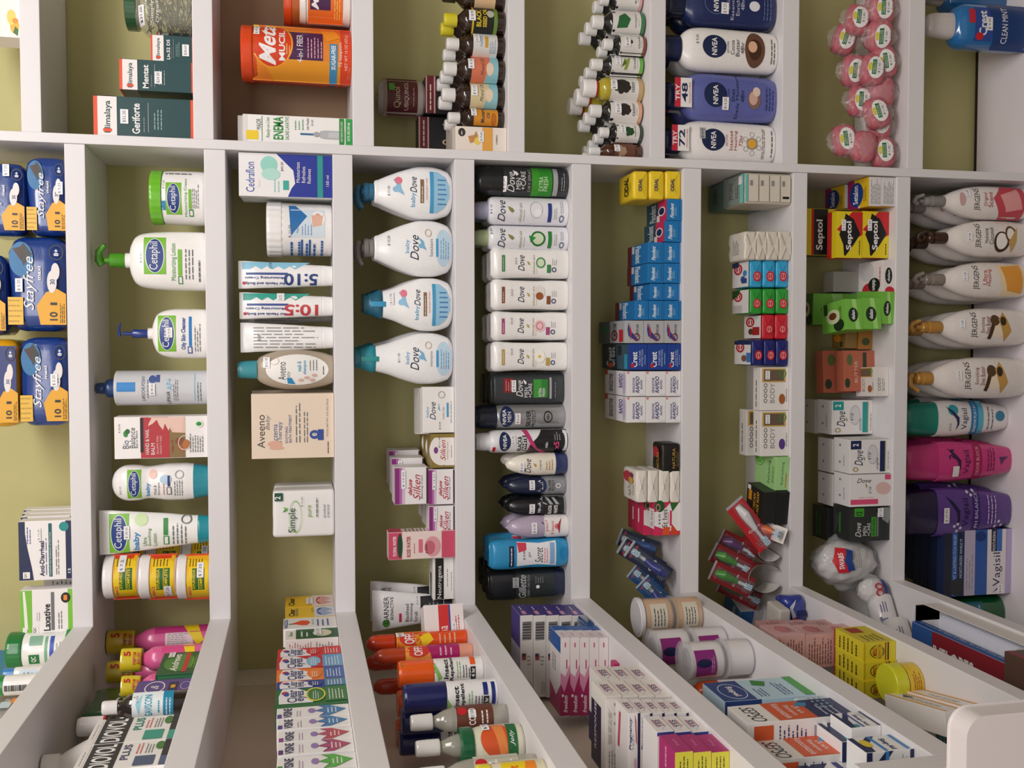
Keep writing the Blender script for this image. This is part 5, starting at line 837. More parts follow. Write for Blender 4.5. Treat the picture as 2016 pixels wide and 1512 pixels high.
vag(1786, 960, 1998, 1060, 'deep purple wash bottle with white flower dots', '5a3a86', '20163c', VY('1c143c') + [('r', 6, 61, 96, 68, '3a2468'), ('t', 'PH BALANCE', 54, 64.5, 70, 3, 'c8b8e0')] + [('e', u, v, 3, 1.4, 'd0c8e0') for u, v in ((20, 50), (28, 47), (14, 47), (24, 44), (12, 86), (22, 89), (20, 83), (30, 86), (84, 60), (90, 57), (92, 63))] + [('l', 26, 74, 84, 84, 3, 'P')], (46, 36, 30, 5, '$ 29.95', 'W'))
VX = [('r', 0, 0, 100, 26, '1b2038'), ('r', 0, 12, 100, 20, '2b5aa0'), ('t', 'INSTANT & LASTING ITCH RELIEF', 52, 16, 84, 4, 'b8d0f0'), ('t', 'MOISTURIZES WHILE IT', 58, 25, 60, 3.6, 'c8d8f0'), ('e', 14, 20, 13, 12, '2a2c34'), ('r', 0, 30, 100, 46, 'b8b0c8'), ('l', 10, 32, 70, 44, 3, 'q'), ('r', 0, 46, 100, 64, '2f5aa8'), ('e', 90, 54, 8, 8, '1b3a7a'), ('r', 0, 64, 100, 92, 'e2dce0'), ('r', 66, 70, 100, 78, '1b2038'), ('t', 'MOISTURIZING', 82, 74, 30, 4, 'w'), ('r', 66, 78, 100, 86, '3a6ab8'), ('t', 'Vagisil', 38, 80, 52, 14, '2a2444'), ('p', [(2, 72), (10, 80), (2, 88), (7, 80)], '5a3a86'), ('r', 0, 92, 100, 100, 'b8a8d0')]
a = carton('itch_cream_carton', 'blue and lilac itch relief carton, frontmost of its row on lowest shelf', 'itch cream box', P(1858, 1043, 1986, 1172, Y=.05), .024, '22305c', VX, (8, 84, 14, 8, '$16.20'), 'blue itch relief cartons', bev=.0005)
for k in range(5):
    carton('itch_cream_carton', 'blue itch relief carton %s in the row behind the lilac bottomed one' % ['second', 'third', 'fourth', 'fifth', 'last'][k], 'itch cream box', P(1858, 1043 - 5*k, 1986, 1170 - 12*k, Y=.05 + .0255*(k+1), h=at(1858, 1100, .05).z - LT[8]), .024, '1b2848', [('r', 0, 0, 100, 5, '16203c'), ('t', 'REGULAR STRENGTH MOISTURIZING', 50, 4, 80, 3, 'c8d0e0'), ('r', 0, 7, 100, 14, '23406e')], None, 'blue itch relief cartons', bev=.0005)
bottle('mouthwash_bottle', 'dark green bottle lying in the corner behind the itch relief cartons', 'green bottle', P(1872, 1176, 2050, 1262, Y=.06), .07, [('body', mat('0f5a2c', .12, alpha=.95, coat=.7), [(0, 92), (3, 98), (60, 100), (85, 88), (96, 40), (100, 30)], 2.6)], [('r', 30, 20, 90, 60, '2a6a7a'), ('l', 36, 26, 86, 56, 4, 'i')], None, n=2.6)
# ================================================================= right hand bay of the back unit
def PR(x0, y0, x1, y1, Y=None, on=None, h=None):
    """same as P but always on the right hand bay"""
    ym = (y0 + y1) / 2; xm = (x0 + x1) / 2
    if on is None:
        z = near_shelf(RT, at(x1, ym, 0.02).z)
        if Y is None: Y = min(0.15, max(0.004, atz(x1, ym, z).y)) if z < EYE - 0.2 else 0.012
    else: z = on['top']; Y = on['Y'] if Y is None else Y
    xl = at(xm, y1, Y).x; xr = at(xm, y0, Y).x
    return dict(W=xr - xl, H=h or at(x0, ym, Y).z - z - .0005, x=(xl + xr) / 2, Y=Y, z=z + .0005, yaw=0.0)
_PR = PR
def PR(*a, **k): return fit(_PR(*a, **k))
carton('fruit_print_carton', 'white carton with lemon and leaf print on the highest shelf, cut by frame corner', 'food box', PR(-110, -40, 37, 70, Y=.01), .06, 'f2ece8', [('e', 20, 92, 14, 6, 'e8b030'), ('e', 36, 88, 14, 6, 'f2d060'), ('e', 30, 93, 5, 4, 'd8922a'), ('p', [(8, 90), (2, 96), (14, 97), (20, 93)], '3a6a2c')])
def jar(root, W, H, Bd):
    M = Mesh(); rnd = random.Random(3)
    for i in range(260):
        t = rnd.random() * 6.28; r = .8 * W/2 * math.sqrt(rnd.random()) ; z = (.04 + .68 * rnd.random()) * H; a = rnd.random() * 6.28
        p = Vector((r * math.cos(t), Bd + r * math.sin(t), z)); d = Vector((math.cos(a), math.sin(a), rnd.random() - .5)) * .009
        M.tube([p - d, p, p + d], [.0008, .0012, .0008], mat(rnd.choice(('7a6a48', '5f5236', '94855e')), .8), 5)
    o = M.build('dried_herbs', root, sharp=0); o['kind'] = 'stuff'
bottle('herb_jar', 'clear glass jar of dried herb sticks with a dark green lid', 'herb jar', PR(240, -48, 380, 57), .1, [('glass', mat('c8ccc0', .05, alpha=.28, coat=.8), [(0, 80), (1, 88), (4, 94), (60, 96), (72, 90), (80, 72), (84, 70)], 3), ('lid', mat('2f5a3a', .3, coat=.5), [(84, 76), (84, 77), (99, 77), (100, 72)], None, {'rib': .01})],
       [('t', 'Simply', 34, 42, 40, 6, 'e8e8e0'), ('t', 'Organics', 40, 50, 50, 6, 'e8e8e0')], (28, 26, 34, 9, '$31.00'), extra=jar, gp=0)
def him(nm, sub, z1=23, dn=0):
    return [('r', 0, 0, 100, 4, 'e8502c'), ('r', 0, 4, 100, z1, 'f2ecec'), ('t', 'Himalaya', 48, (z1+4)/2 + 1, 82, z1*.34, '1f4a4a', 'b'), ('r', 10, (z1+4)/2 - z1*.18, 18, (z1+4)/2 + z1*.2, 'e8502c'), ('t', nm, 46, z1 + 11 + dn, 78, 8, 'f2f2f2', 'b'), ('l', 12, z1+18+dn, 60, z1+20+dn, 1, 's'), ('r', 12, z1+23+dn, 88, z1+23.6+dn, 's'), ('l', 20, z1+28+dn, 80, z1+38+dn, 3, '9ab8b4'), ('r', 0, 97, 100, 100, 'e8502c')]
TG = '1c4549'
carton('herbal_medicine_carton', 'largest dark green and white herbal carton, touching the upright', 'herbal medicine box', PR(184, 192, 382, 272), .06, TG, him('Geriforte', '', 23, 8), (50, 30.5, 36, 8, '$32.20$'[:6]), 'green herbal medicine cartons', right=[('r', 0, 0, 100, 4, 'e8502c'), ('r', 0, 4, 100, 23, 'c8c2c2'), ('r', 0, 97, 100, 100, 'e8502c')])
carton('herbal_medicine_carton', 'medium dark green and white herbal carton, middle of the three sizes', 'herbal medicine box', PR(235, 119, 382, 180, Y=.02), .05, TG, him('Mentat', '', 24), (44, 52, 40, 10, '$24.20$'[:6]), 'green herbal medicine cartons', left=[('r', 0, 0, 100, 4, 'e8502c'), ('r', 0, 4, 100, 24, 'a8a2a2'), ('r', 0, 97, 100, 100, 'e8502c')])
carton('herbal_medicine_carton', 'smallest dark green and white herbal carton, next to the herb jar', 'herbal medicine box', PR(297, 70, 381, 122, Y=.02), .045, TG, him('Liv.52 DS', '', 30), (46, 82, 44, 16, '$28.60$'[:6]), 'green herbal medicine cartons')
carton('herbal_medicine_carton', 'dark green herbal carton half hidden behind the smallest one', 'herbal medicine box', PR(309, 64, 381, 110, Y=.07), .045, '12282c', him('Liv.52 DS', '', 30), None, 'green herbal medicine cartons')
META = [('r', -2, 0, 102, 100, 'e8702a'), ('r', -2, 0, 102, 12, 'f2c02c'), ('p', [(-2, 10), (60, 6), (102, 20), (102, 60), (80, 92), (30, 100), (-2, 96)], 'e8862a'), ('p', [(-2, 30), (30, 16), (30, 100), (-2, 100)], 'e89a28'), ('p', [(30, 24), (84, 24), (84, 74), (30, 74)], '4a1f4e'), ('e', 58, 28, 44, 19, 'f2a02c'), ('e', 58, 28, 41, 17.5, 'd8401c'),
        ('t', 'Meta', 60, 24, 82, 15, 'w', 'bi'), ('t', 'MUCIL', 56, 37, 58, 5.5, 'w', 'b'), ('l', 38, 40, 60, 45, 2, 'f2d060'), ('t', '4-in-1 FIBER', 52, 53, 52, 5.5, 'w'), ('l', 34, 59, 76, 74, 5, 'e8a8b0'), ('p', [(66, 78), (98, 70), (98, 84), (76, 90)], 'f2962c'), ('r', -2, 80, 62, 87, '3f8fc0'), ('t', 'SUGAR-FREE', 38, 83.5, 42, 4, 'w', 'b'), ('r', -2, 90, 102, 100, 'd8401c'), ('t', '72 teaspoons', 44, 90, 44, 3.5, 'w'), ('t', 'NET WT 15 OZ (425 g)', 50, 95.5, 66, 3.5, 'f0d0c0')]
MP = [('canister', 'd8501c', [(0, 98), (1, 100), (89, 100), (89, 96)]), ('lid', 'e0481c', [(89.5, 100), (90, 102), (99, 102), (100, 98)])]
def metag(z0=10): return [(q[0],) + tuple(q[1:]) for q in META]
bottle('fiber_canister', 'tall orange fiber powder canister with red screw lid, in full view', 'fiber canister', PR(473, 42, 697, 148), .1, [('canister', 'd8501c', [(0, 98), (1, 100), (89, 100), (89, 96)]), ('lid', 'e0481c', [(89.5, 101), (90, 103), (99, 103), (100, 98)])], [q if q[0] != 'r' or q[2] else ('r', q[1], 11, q[3], q[4] if q[4] > 12 else 14, q[5]) for q in META[:1]] + [('r', -2, 11, 102, 16, 'f2c02c')] + META[2:], (84, 14.5, 22, 5, '$ 47.20'), 'orange fiber canisters', rows=[(-.012, .09)] if False else None)
bottle('fiber_canister', 'red fiber canister tucked behind the tall orange one', 'fiber canister', PR(480, 66, 690, 158, Y=.112), .072, [('canister', 'c83a24', [(0, 98), (1, 100), (89, 100), (89, 96)]), ('lid', 'c03818', [(89.5, 101), (90, 103), (99, 103), (100, 98)])], [('r', -2, 80, 102, 88, '3f7a98'), ('l', 4, 30, 60, 76, 8, 'a02c1c')], None, 'orange fiber canisters')
bottle('fiber_canister', 'white and orange canister cropped by the frame edge above the fiber canister', 'fiber canister', PR(590, -50, 696, 34), .085, [('canister', 'f0e8e4', [(0, 92), (3, 98), (86, 98), (88, 90)]), ('lid', 'e8e4e0', [(88, 98), (100, 94)])], [('r', -2, 16, 102, 84, 'e8702a'), ('r', 20, 20, 70, 60, '4a1f4e'), ('t', 'Meta', 50, 30, 60, 14, 'w', 'bi'), ('l', 4, 66, 80, 80, 3, 'f2d060')], None, 'orange fiber canisters')
bottle('fiber_canister', 'orange topped canister behind the cropped white one', 'fiber canister', PR(558, -50, 690, 40, Y=.09), .08, [('canister', 'b8602c', [(0, 98), (87, 100), (88, 96)]), ('lid', 'd8481c', [(88, 101), (100, 98)])], [], None, 'orange fiber canisters')
EN = [('r', 0, 0, 100, 4, 'W'), ('t', 'MAJOR', 66, 15, 40, 5.5, 'K'), ('r', 8, 3, 42, 14, 'f2d030'), ('t', 'ENEMA', 54, 32, 86, 9, 'g', 'b'), ('t', 'Ready-to-Use', 54, 23, 76, 4, 'g', 'i'), ('t', 'SALINE LAXATIVE', 54, 40, 86, 3.4, 'g'), ('r', 3, 17, 97, 17.5, 'g'), ('l', 50, 46, 96, 56, 3, '7aa888'), ('t', 'Soft, Flexible', 74, 59, 44, 2.4, 'K'),
      ('r', 32, 52, 39, 66, '2f6a9a'), ('e', 36, 67, 10, 3, 's'), ('p', [(24, 70), (48, 70), (52, 74), (52, 93), (20, 93), (20, 74)], 'b8babe'), ('p', [(26, 78), (46, 78), (46, 91), (26, 91)], 'c8cacf'), ('r', 0, 88, 100, 92.5, 'g'), ('r', 0, 94, 100, 100, '2f9a4a'), ('t', 'NOT MADE WITH LATEX', 50, 90.3, 76, 2, 'w'), ('t', '4.5 FL OZ (133 ml)', 50, 97, 70, 3, 'w', 'b')]
carton('enema_carton', 'white and green enema carton standing on the shelf edge, front one', 'enema box', PR(478, 229, 699, 289), .04, 'f4f2f2', EN, (78, 63, 26, 4, '$ 3.60', None), 'white enema cartons')
carton('enema_carton', 'white enema carton right behind the front one, slightly taller', 'enema box', PR(468, 232, 695, 291, Y=.06), .04, 'eae8e6', [], None, 'white enema cartons')
# ---- brown glass bottles
def oilb(x0, y0, x1, y1, lab, cap, g, ps, grp, Y=None, capz=84, glass='2a1810', rows=None, rs=None, n=2.0, d=.042, ring=None, capw=52):
    return bottle('oil_bottle', lab, 'oil bottle', PR(x0, y0, x1, y1, Y=Y), d, [('bottle', mat(glass, .08, coat=.8, alpha=.97), [(0, 90), (2, 98), (4, 100), (58, 100), (66, 92), (73, 60), (77, 42), (80, 40)], n), ('cap', cap, [(79, capw), (79, capw + 2), (98, capw), (100, capw - 8)], None, {'rib': .02})] + ([('tamper_ring', ring, [(77, capw + 2), (79, capw + 2)])] if ring else []), g, ps, grp, rows=rows, rs=rs)
G1 = 'brown oil bottles on the ginger carton shelf'
oilb(874, -38, 996, 12, 'brown bottle cut by the frame edge beside the yellow capped one', '2a2420', [('r', 0, 50, 100, 84, 'd8b890')], None, G1)
oilb(877, 10, 997, 60, 'brown black seed oil bottle with yellow cap and dark green label', 'd8cc2c', [('r', -2, 44, 102, 86, '1c1f1a'), ('r', -2, 44, 102, 47, 'd8b82c'), ('t', 'BLACK', 52, 55, 66, 8, 'e8c830', 'b'), ('t', 'SEED OIL', 56, 65, 76, 6.5, 'e8c830', 'b'), ('e', 70, 74, 16, 6, 'b8b8a8'), ('r', -2, 80, 102, 86, '6a8a3a')], (60, 44, 44, 11, '$ 38.95'), G1, rows=[(-.004, .04)], rs='yellow capped brown oil bottle behind the black seed one')
oilb(882, 60, 996, 106, 'brown oil bottle with white cap and white and blue label', 'e8e6e6', [('r', -2, 44, 102, 86, 'dcdcd8'), ('t', 'Hemani', 56, 58, 44, 5, '3f7ab0'), ('r', 30, 64, 80, 70, 'c8a040'), ('l', 10, 72, 70, 84, 4, '3f7ab0')], (70, 50, 34, 10, '$12.70'), G1, rows=[(-.008, .04)], rs='brown oil bottle behind the white and blue labelled one')
MO = lambda c, w: [('r', -2, 44, 102, 88, c), ('p', [(-2, 66), (102, 76), (102, 88), (-2, 88)], '8ac0cc'), ('t', w, 56, 62, 70, 6, '3a3a40', 'i'), ('e', 46, 74, 26, 6, 'e8d0b8')]
oilb(876, 107, 996, 157, 'brown mineral oil bottle with a salmon and blue label', 'e8e6e6', MO('d8785a', 'Mineral Oil'), (64, 43, 42, 10, '$ 4.15'), G1, rows=[(-.004, .04), (-.008, .08)], rs='brown oil bottle behind the salmon labelled one')
oilb(873, 158, 995, 209, 'brown mineral oil bottle with a beige and blue label', 'e8e6e6', MO('d8c8a0', 'Mineral Oil'), (62, 50, 42, 10, '$ 4.13'), G1, rows=[(-.005, .04)], rs='brown oil bottle behind the beige labelled one')
oilb(885, 208, 994, 250, 'brown mustard oil bottle with an orange label next to the ginger carton', 'e8e6e6', MO('d8902c', 'Mustard Oil')[:1] + [('t', 'Mustard', 56, 60, 66, 7, '3a3a40', 'b'), ('t', 'Oil', 56, 70, 26, 6, '3a3a40', 'b'), ('e', 40, 80, 30, 5, 'b86a1c')], (72, 44, 40, 10, '$ 3.90'), G1, rows=[(-.004, .04)], rs='brown oil bottle behind the orange labelled one')
carton('ginger_oil_carton', 'cream and orange ginger oil carton touching the upright', 'oil box', PR(897, 250, 998, 299), .04, 'efe4da', [('e', 76, 12, 18, 7, '3a3430'), ('l', 66, 9, 86, 15, 1, 'w'), ('p', [(30, 28), (60, 24), (66, 36), (84, 40), (60, 44), (40, 42)], 'c89058'), ('e', 40, 42, 16, 6, 'f0d060'), ('e', 54, 48, 14, 5, 'f0d878'), ('r', 0, 52, 100, 72, 'e8a84c'), ('l', 40, 78, 70, 82, 1, 'q'), ('t', 'GINGER OIL', 50, 80, 44, 3, '6a5a50')], (60, 50, 44, 10, '$ 9.60'), 'ginger oil cartons')
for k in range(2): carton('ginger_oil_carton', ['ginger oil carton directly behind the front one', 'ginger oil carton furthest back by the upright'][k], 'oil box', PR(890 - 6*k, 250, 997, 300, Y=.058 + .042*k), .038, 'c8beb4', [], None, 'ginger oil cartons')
QB = [('r', 0, 0, 100, 14, 'd8a0a0'), ('r', 0, 2, 100, 12, '6a1c28'), ('l', 8, 4, 92, 10, 1, 'e8d0c0'), ('t', 'Qunol', 46, 42, 66, 20, 'd0b890'), ('r', 70, 60, 96, 78, 's'), ('t', 'ULTRA', 44, 72, 50, 12, 'd8b040'), ('r', 0, 96, 100, 100, '6a1c28')]
qa = carton('supplement_carton', 'black supplement carton with maroon top carrying the maroon bottle', 'supplement box', PR(838, 152, 970, 226, Y=.125), .045, '18161a', QB, None, 'black supplement cartons')
carton('supplement_carton', 'black supplement carton with maroon top touching the upright', 'supplement box', PR(824, 232, 970, 296, Y=.142), .045, '18161a', QB, None, 'black supplement cartons')
bottle('supplement_bottle', 'maroon labelled supplement bottle standing on the black carton', 'supplement bottle', PR(746, 151, 838, 222, Y=.125, on=qa), .06, [('bottle', 'b8aeaa', [(0, 88), (4, 96), (14, 100), (86, 100), (94, 90), (100, 80)]), ],
       [('r', -2, 10, 102, 84, '5a1c26'), ('r', -2, 10, 102, 18, '9a8a80'), ('r', 62, 22, 84, 34, '4aa83a'), ('t', 'Qunol', 44, 40, 56, 16, 'd0b890'), ('t', 'UBIQUINOL', 50, 60, 78, 11, 'd8c8b8'), ('l', 20, 72, 80, 78, 1, 'b89888')])
# ---- essential oil bottles
G2 = 'small dark essential oil bottles'
def eo(x0, y0, x1, y1, lab, band, art, word, ps, rows, rs, glass='15181a', cap='eceaea', w=None):
    g = [('r', -2, 36, 102, 94, 'dfdcd8'), ('r', -2, 90, 102, 97, band)] + art + [('t', word, 56, 80, 60, 5, 'K'), ('l', 30, 84, 74, 88, 1, 's')]
    oilb(x0, y0, x1, y1, lab, cap, g, ps, G2, rows=rows, rs=rs, glass=glass, capw=56, d=.036)
def blob(u, v, c, n=7, s=8, q=5): return [('e', u + s*math.cos(i*2.4)*.9, v + q*math.sin(i*2.4), s*.55, q*.5, c) for i in range(n)] + [('e', u, v, s*.7, q*.6, c)]
eo(1185, -28, 1268, 17, 'essential oil bottle cut by the frame edge, dark leaf print', 'd8a0a0', blob(56, 66, '3a3f2a'), 'oil', None, [(-.003, .036)], 'essential oil bottle behind the frame edge one')
eo(1170, 17, 1273, 64, 'eucalyptus oil bottle with a large green leaf on its label', '3f7a50', [('p', [(20, 44), (70, 48), (86, 60), (60, 70), (24, 64)], '2f6a3c')], 'eucalyptus', None, [(.0, .04), (-.006, .08)], 'essential oil bottle behind the eucalyptus one')
eo(1193, 64, 1275, 104, 'short clove oil bottle with brown band and bud print', '8a4a3c', blob(56, 58, '5a3020'), 'clove', (58, 52, 50, 14, '$ 4.95'), [(-.004, .034)], 'short oil bottle behind the clove one')
eo(1168, 104, 1270, 145, 'citronella oil bottle with green band and grass stalk print', '6ab04a', [('p', [(20, 60), (70, 64), (84, 72), (60, 70), (24, 66)], '8aa03a'), ('p', [(30, 54), (80, 62), (50, 64)], '5a6a2a')], 'citronella', (66, 48, 46, 11, '$ 11.75'), [(-.006, .036), (-.012, .072)], 'essential oil bottle behind the citronella one')
oilb(1152, 147, 1270, 194, 'clear yellow castor oil bottle with a big ribbed cap and red ring', 'f2efef', [('r', -2, 44, 102, 94, 'dfdcd8'), ('r', -2, 90, 102, 97, 'c0a078')] + blob(54, 62, '2a2620', 9, 22, 10) + [('t', 'castor', 54, 80, 46, 5, 'K')], (58, 48, 40, 11, '$ 7.90'), G2, rows=[(-.006, .045), (-.012, .09)], rs='big capped castor oil bottle behind the clear one', glass='b8a832', ring='c82030', capw=74, d=.042)
eo(1166, 194, 1268, 238, 'dark castor oil bottle with seed print and peach band', 'd8a080', blob(54, 62, '2f2420', 9, 20, 9), 'castor', (58, 50, 46, 12, '$ 6.30'), [(-.006, .036), (-.012, .072)], 'essential oil bottle behind the dark castor one')
eo(1185, 240, 1268, 277, 'peppermint oil bottle with dark leaves on a white label', '3a4a3c', blob(52, 64, '1f4a28', 7, 18, 9), 'peppermint', (66, 50, 46, 13, '$ 6.30'), [(-.005, .034), (-.010, .068), (-.014, .102)], 'small white capped bottle behind the peppermint one')
oilb(1163, 279, 1267, 315, 'brown oil bottle with cocoa bean print touching the upright', 'ececec', [('r', -2, 46, 102, 84, '6a4030')] + blob(50, 58, 'a88a70', 7, 22, 7), (66, 50, 40, 11, '$ 7.35'), G2, rows=[(-.004, .036)], rs='oil bottle behind the cocoa bean one', glass='4a2412', d=.036)
oilb(1142, 204, 1240, 232, 'black capped dropper bottle standing behind the castor bottles', '18181a', [], None, G2, Y=.145, glass='141214')
# ---- body lotions with navy discs
def nv(x0, y0, x1, y1, lab, body, cap, word, acc, art, ps, tag_=None, capz=86, rs=None):
    art = [tuple([q[0], [(u, v + 4) for u, v in q[1]], q[2]]) if q[0] == 'p' else (q[0], q[1], q[2] + 4) + ((q[3], q[4] + 3) + q[5:] if q[0] == 'l' else q[3:]) for q in art]
    g = [('e', 52, 42, 26, 10.5, '16264e') if body != '1c2a5c' else ('o', 52, 42, 26, 10.5, .03, '8a94b8'), ('t', 'NIVEA', 52, 42, 40, 4.6, 'w', 'b'), ('t', 'BODY LOTION', 52, 54, 26, 1.8, acc)] + [('t', t, 52, 58 + 4.4*i, 6.6*len(t), 3.4, acc) for i, t in enumerate(word)] + art
    def ex(root, W, H, Bd):
        if tag_:
            M = Mesh(); add_art(M, [('r', 0, 0, 100, 100, 'f2f0f0'), ('o', 50, 50, 50, 50, .0, 'r'), ('r', 0, 0, 100, 34, 'c8283c'), ('t', 'TRY', 50, 17, 56, 24, 'w', 'b'), ('t', tag_, 50, 58, 66, 34, '16264e', 'b'), ('t', 'MOISTURE', 50, 88, 70, 10, 'r')], W*.6, H*.155, None, Matrix.Translation((W*.02, -.001, H*.80))); M.build('promotional_tag', root, 'square white tag with a red band', sharp=0)
    bottle('body_lotion_bottle', lab, 'body lotion', PR(x0, y0, x1, y1), .05, [('body', body, [(0, 78, 80), (1.5, 86, 90), (6, 94), (40, 98), (62, 100), (76, 92), (82, 72), (85, 50, 60), (86, 40, 56)], 2.6), ('cap', cap, [(85, 54, 70), (85.5, 56, 72), (99, 56, 72), (100, 50, 64)], 2.4)], g, ps, 'body lotion bottles with navy discs', rows=[(.003, .06)], rs=rs, extra=ex, n=2.6)
nv(1320, -34, 1532, 50, 'navy blue body lotion bottle cut by the frame edge', '1c2a5c', '121c3c', ('Essentially', 'Enriched', '48hr'), 'c8cce0', [('e', 50, 74, 12, 5, 'e8e8f0'), ('l', 20, 82, 80, 92, 3, '6a74a0')], (40, 50, 26, 7, '$ 9.25'), rs='navy blue body lotion bottle behind the cropped one')
nv(1312, 50, 1535, 137, 'white body lotion bottle with cocoa butter splash', 'f4f0ee', '18244c', ('Cocoa', 'Butter', '48hr'), '3a3040', [('e', 50, 74, 40, 9, '6a4a38'), ('e', 50, 74, 24, 6, '4a2c1c'), ('e', 56, 72, 13, 4, 'e8b898'), ('l', 20, 88, 84, 94, 2, 'K')], (66, 27, 26, 5, '$ 9.35', None), rs='white body lotion bottle behind the cocoa butter one')
nv(1318, 141, 1532, 236, 'lilac blue body lotion bottle with a shea nut drop', '6068ac', '1c2650', ('Shea', 'Daily Moisture', '48hr'), '16264e', [('e', 46, 74, 20, 6, '8a6a60'), ('e', 48, 73, 14, 4, 'd8b0a0'), ('e', 62, 76, 10, 3.5, 'e8d0c0'), ('l', 24, 84, 84, 94, 3, '2a3468')], (34, 51, 26, 6, '$14.20'), '48', rs='lilac blue body lotion bottle behind the shea one')
nv(1312, 235, 1530, 319, 'white body lotion bottle with honeycomb and yellow drop', 'f4f0ee', '18244c', ('Intense', 'Healing', '72hr'), 'a82838', [('e', 46, 73, 14, 5, 'e8b040'), ('o', 46, 73, 14, 5, .2, 'q')] + [('o', 46 + 22*math.cos(a), 73 + 7*math.sin(a), 6, 2.2, .2, 's') for a in (0, 1, 2, 3.1, 4.1, 5.2)] + [('l', 12, 82, 92, 86, 2, 'K'), ('l', 16, 90, 88, 94, 1, 'K')], (66, 32, 26, 5, '$14.20', 's'), '72', rs='white body lotion bottle behind the honeycomb one')
# ---- pink soaps in clear film
PKS = [(1740, 16, .010, 0, 'lower soap by the frame edge, label pointing up'), (1692, 38, .03, 10, 'soap resting high behind, label faded by film'), (1736, 70, .004, -4, 'soap with a large clear oval label under the frame edge pair'), (1666, 76, .05, 16, 'highest soap of the far pile, tilted'), (1782, 14, .03, 0, 'soap on the board by the frame edge'), (1778, 70, .035, 8, 'shaded soap on the board below the large label one'),
       (1765, 122, .006, -10, 'soap on the board with label cut by its neighbour'), (1722, 136, .004, 8, 'soap with a long narrow label in mid pile'), (1684, 138, .03, 0, 'soap with a green square label behind mid pile'), (1752, 182, .012, -6, 'soap with its label leaning right in mid pile'), (1696, 198, .03, 4, 'soap lying high with a small round label'),
       (1730, 222, .002, -12, 'front soap with bold green print in the near pile'), (1770, 246, .02, 6, 'bottom soap covered by silver film'), (1666, 275, .02, -6, 'topmost soap near the upright, label on its left'), (1704, 288, .004, 10, 'soap with long oval label near the upright'), (1760, 300, .006, 0, 'bottom soap touching the upright')]
PKM = mat('bc6470', .5, bump=.5, bscale=18, var=.06)
for i, (px, py, Y, ang, lab) in enumerate(PKS):
    c = at(px, py, Y + .012); root = empty('soap_bar', (0, 0, 0)); hw, hh, hd = .030, .0235, .015
    M = Mesh(); rings = [ring(hw * q, hd * q, z, 3.2, 28) for z, q in [(-hh + hh*2*t, (1 - abs(2*t-1)**4.2) ** .38 if 0 < t < 1 else .12) for t in [k/14 for k in range(15)]]]
    M.loft(rings, PKM); M.build('soap', root)
    M = Mesh(); b = bmesh.new(); bmesh.ops.create_icosphere(b, subdivisions=4, radius=1)
    rnd = random.Random(i); p1, p2 = rnd.random()*6, rnd.random()*6
    for v in b.verts:
        n = v.co.copy(); r = 1 + .07*math.sin(n.x*11+p1)*math.sin(n.z*13+p2) + .04*math.sin(n.x*29+n.z*23)
        e = 1 + .35*max(0, abs(n.z)-.75)/.25
        v.co = Vector((n.x*hw*1.12*r, n.y*hd*1.2*r*(1 if e < 1.1 else .5), n.z*hh*1.12*e*r))
    M.merge(b, mat('f2e8e8', .08, alpha=.15, coat=1.0, bump=1.0, bscale=70), None, True); M.build('clear_film', root, sharp=0)
    M = Mesh(); sf = lambda x, z: -hd * (max(.05, 1 - abs(x/hw)**2.6)) ** (1/2.6) * (1.0 - .15*abs(z/hh))
    M2 = [('e', 50, 50, 42, 35, 'f0eeee'), ('e', 50, 26, 16, 10, 'd8cc50'), ('r', 22, 34, 78, 52, '1f6a3c'), ('l', 26, 36, 76, 50, 2, 'd0e8d0'), ('t', '$ 1.30', 48, 64, 36, 10, '1a1a22'), ('t', 'Soap', 52, 82, 22, 8, 'K')]
    if i % 5 != 4:
        b = Mesh(); add_art(b, M2, hw*1.7, hh*1.9, lambda x, z: sf(x, z - hh*.95) - .002, off=.001, cut=.006, cutz=.006)
        o = b.build('paper_label', root, sharp=0); o.location = (0, 0, -hh*.95)
    M.bm.free()
    tag(root, 'pink film wrapped soap, ' + lab, 'soap', 'pink film wrapped soaps')
    zf = max(c.z, RT[6] + .037); root.location = (c.x, Y + .02, zf); root.rotation_euler = (math.radians(-8), math.radians(ang + 80 * (i % 3 == 0) * 0), math.radians(rnd.uniform(-14, 14)))
# ---- mouthwash at the bottom right
bottle('mouthwash_bottle', 'blue mouthwash bottle with shrink wrapped white cap at the picture edge', 'mouthwash', PR(1838, 4, 2080, 92, Y=.02), .06, [('body', mat('1f6fb0', .15, coat=.6), [(0, 90), (2, 98), (62, 100), (70, 84), (74, 60)], 2.8), ('cap', mat('cfc8c6', .2, coat=.6), [(72, 56), (73, 58), (88, 54), (94, 50), (98, 40), (100, 20)])],
       [('r', 12, 42, 88, 60, '2a4a9a'), ('t', 'Crest', 52, 50, 56, 8, 'w', 'b'), ('e', 22, 47, 8, 4, 'r'), ('r', 50, 36, 82, 42, 'c8283c'), ('p', [(-2, 62), (102, 56), (102, 100), (-2, 100)], '163a78'), ('t', 'CLEAN MINT', 50, 72, 80, 6, 'w')], (50, 56, 30, 6, '$ 9.45'), n=2.8)
bottle('mouthwash_bottle', 'darker blue mouthwash bottle behind the frame edge bottle', 'mouthwash', PR(1828, -40, 2050, 22, Y=.09), .06, [('body', mat('1a5f98', .15, coat=.6), [(0, 90), (2, 98), (62, 100), (70, 84), (74, 60)], 2.8), ('cap', mat('8f8884', .2, coat=.6), [(72, 56), (73, 58), (94, 50), (100, 30)])], [])
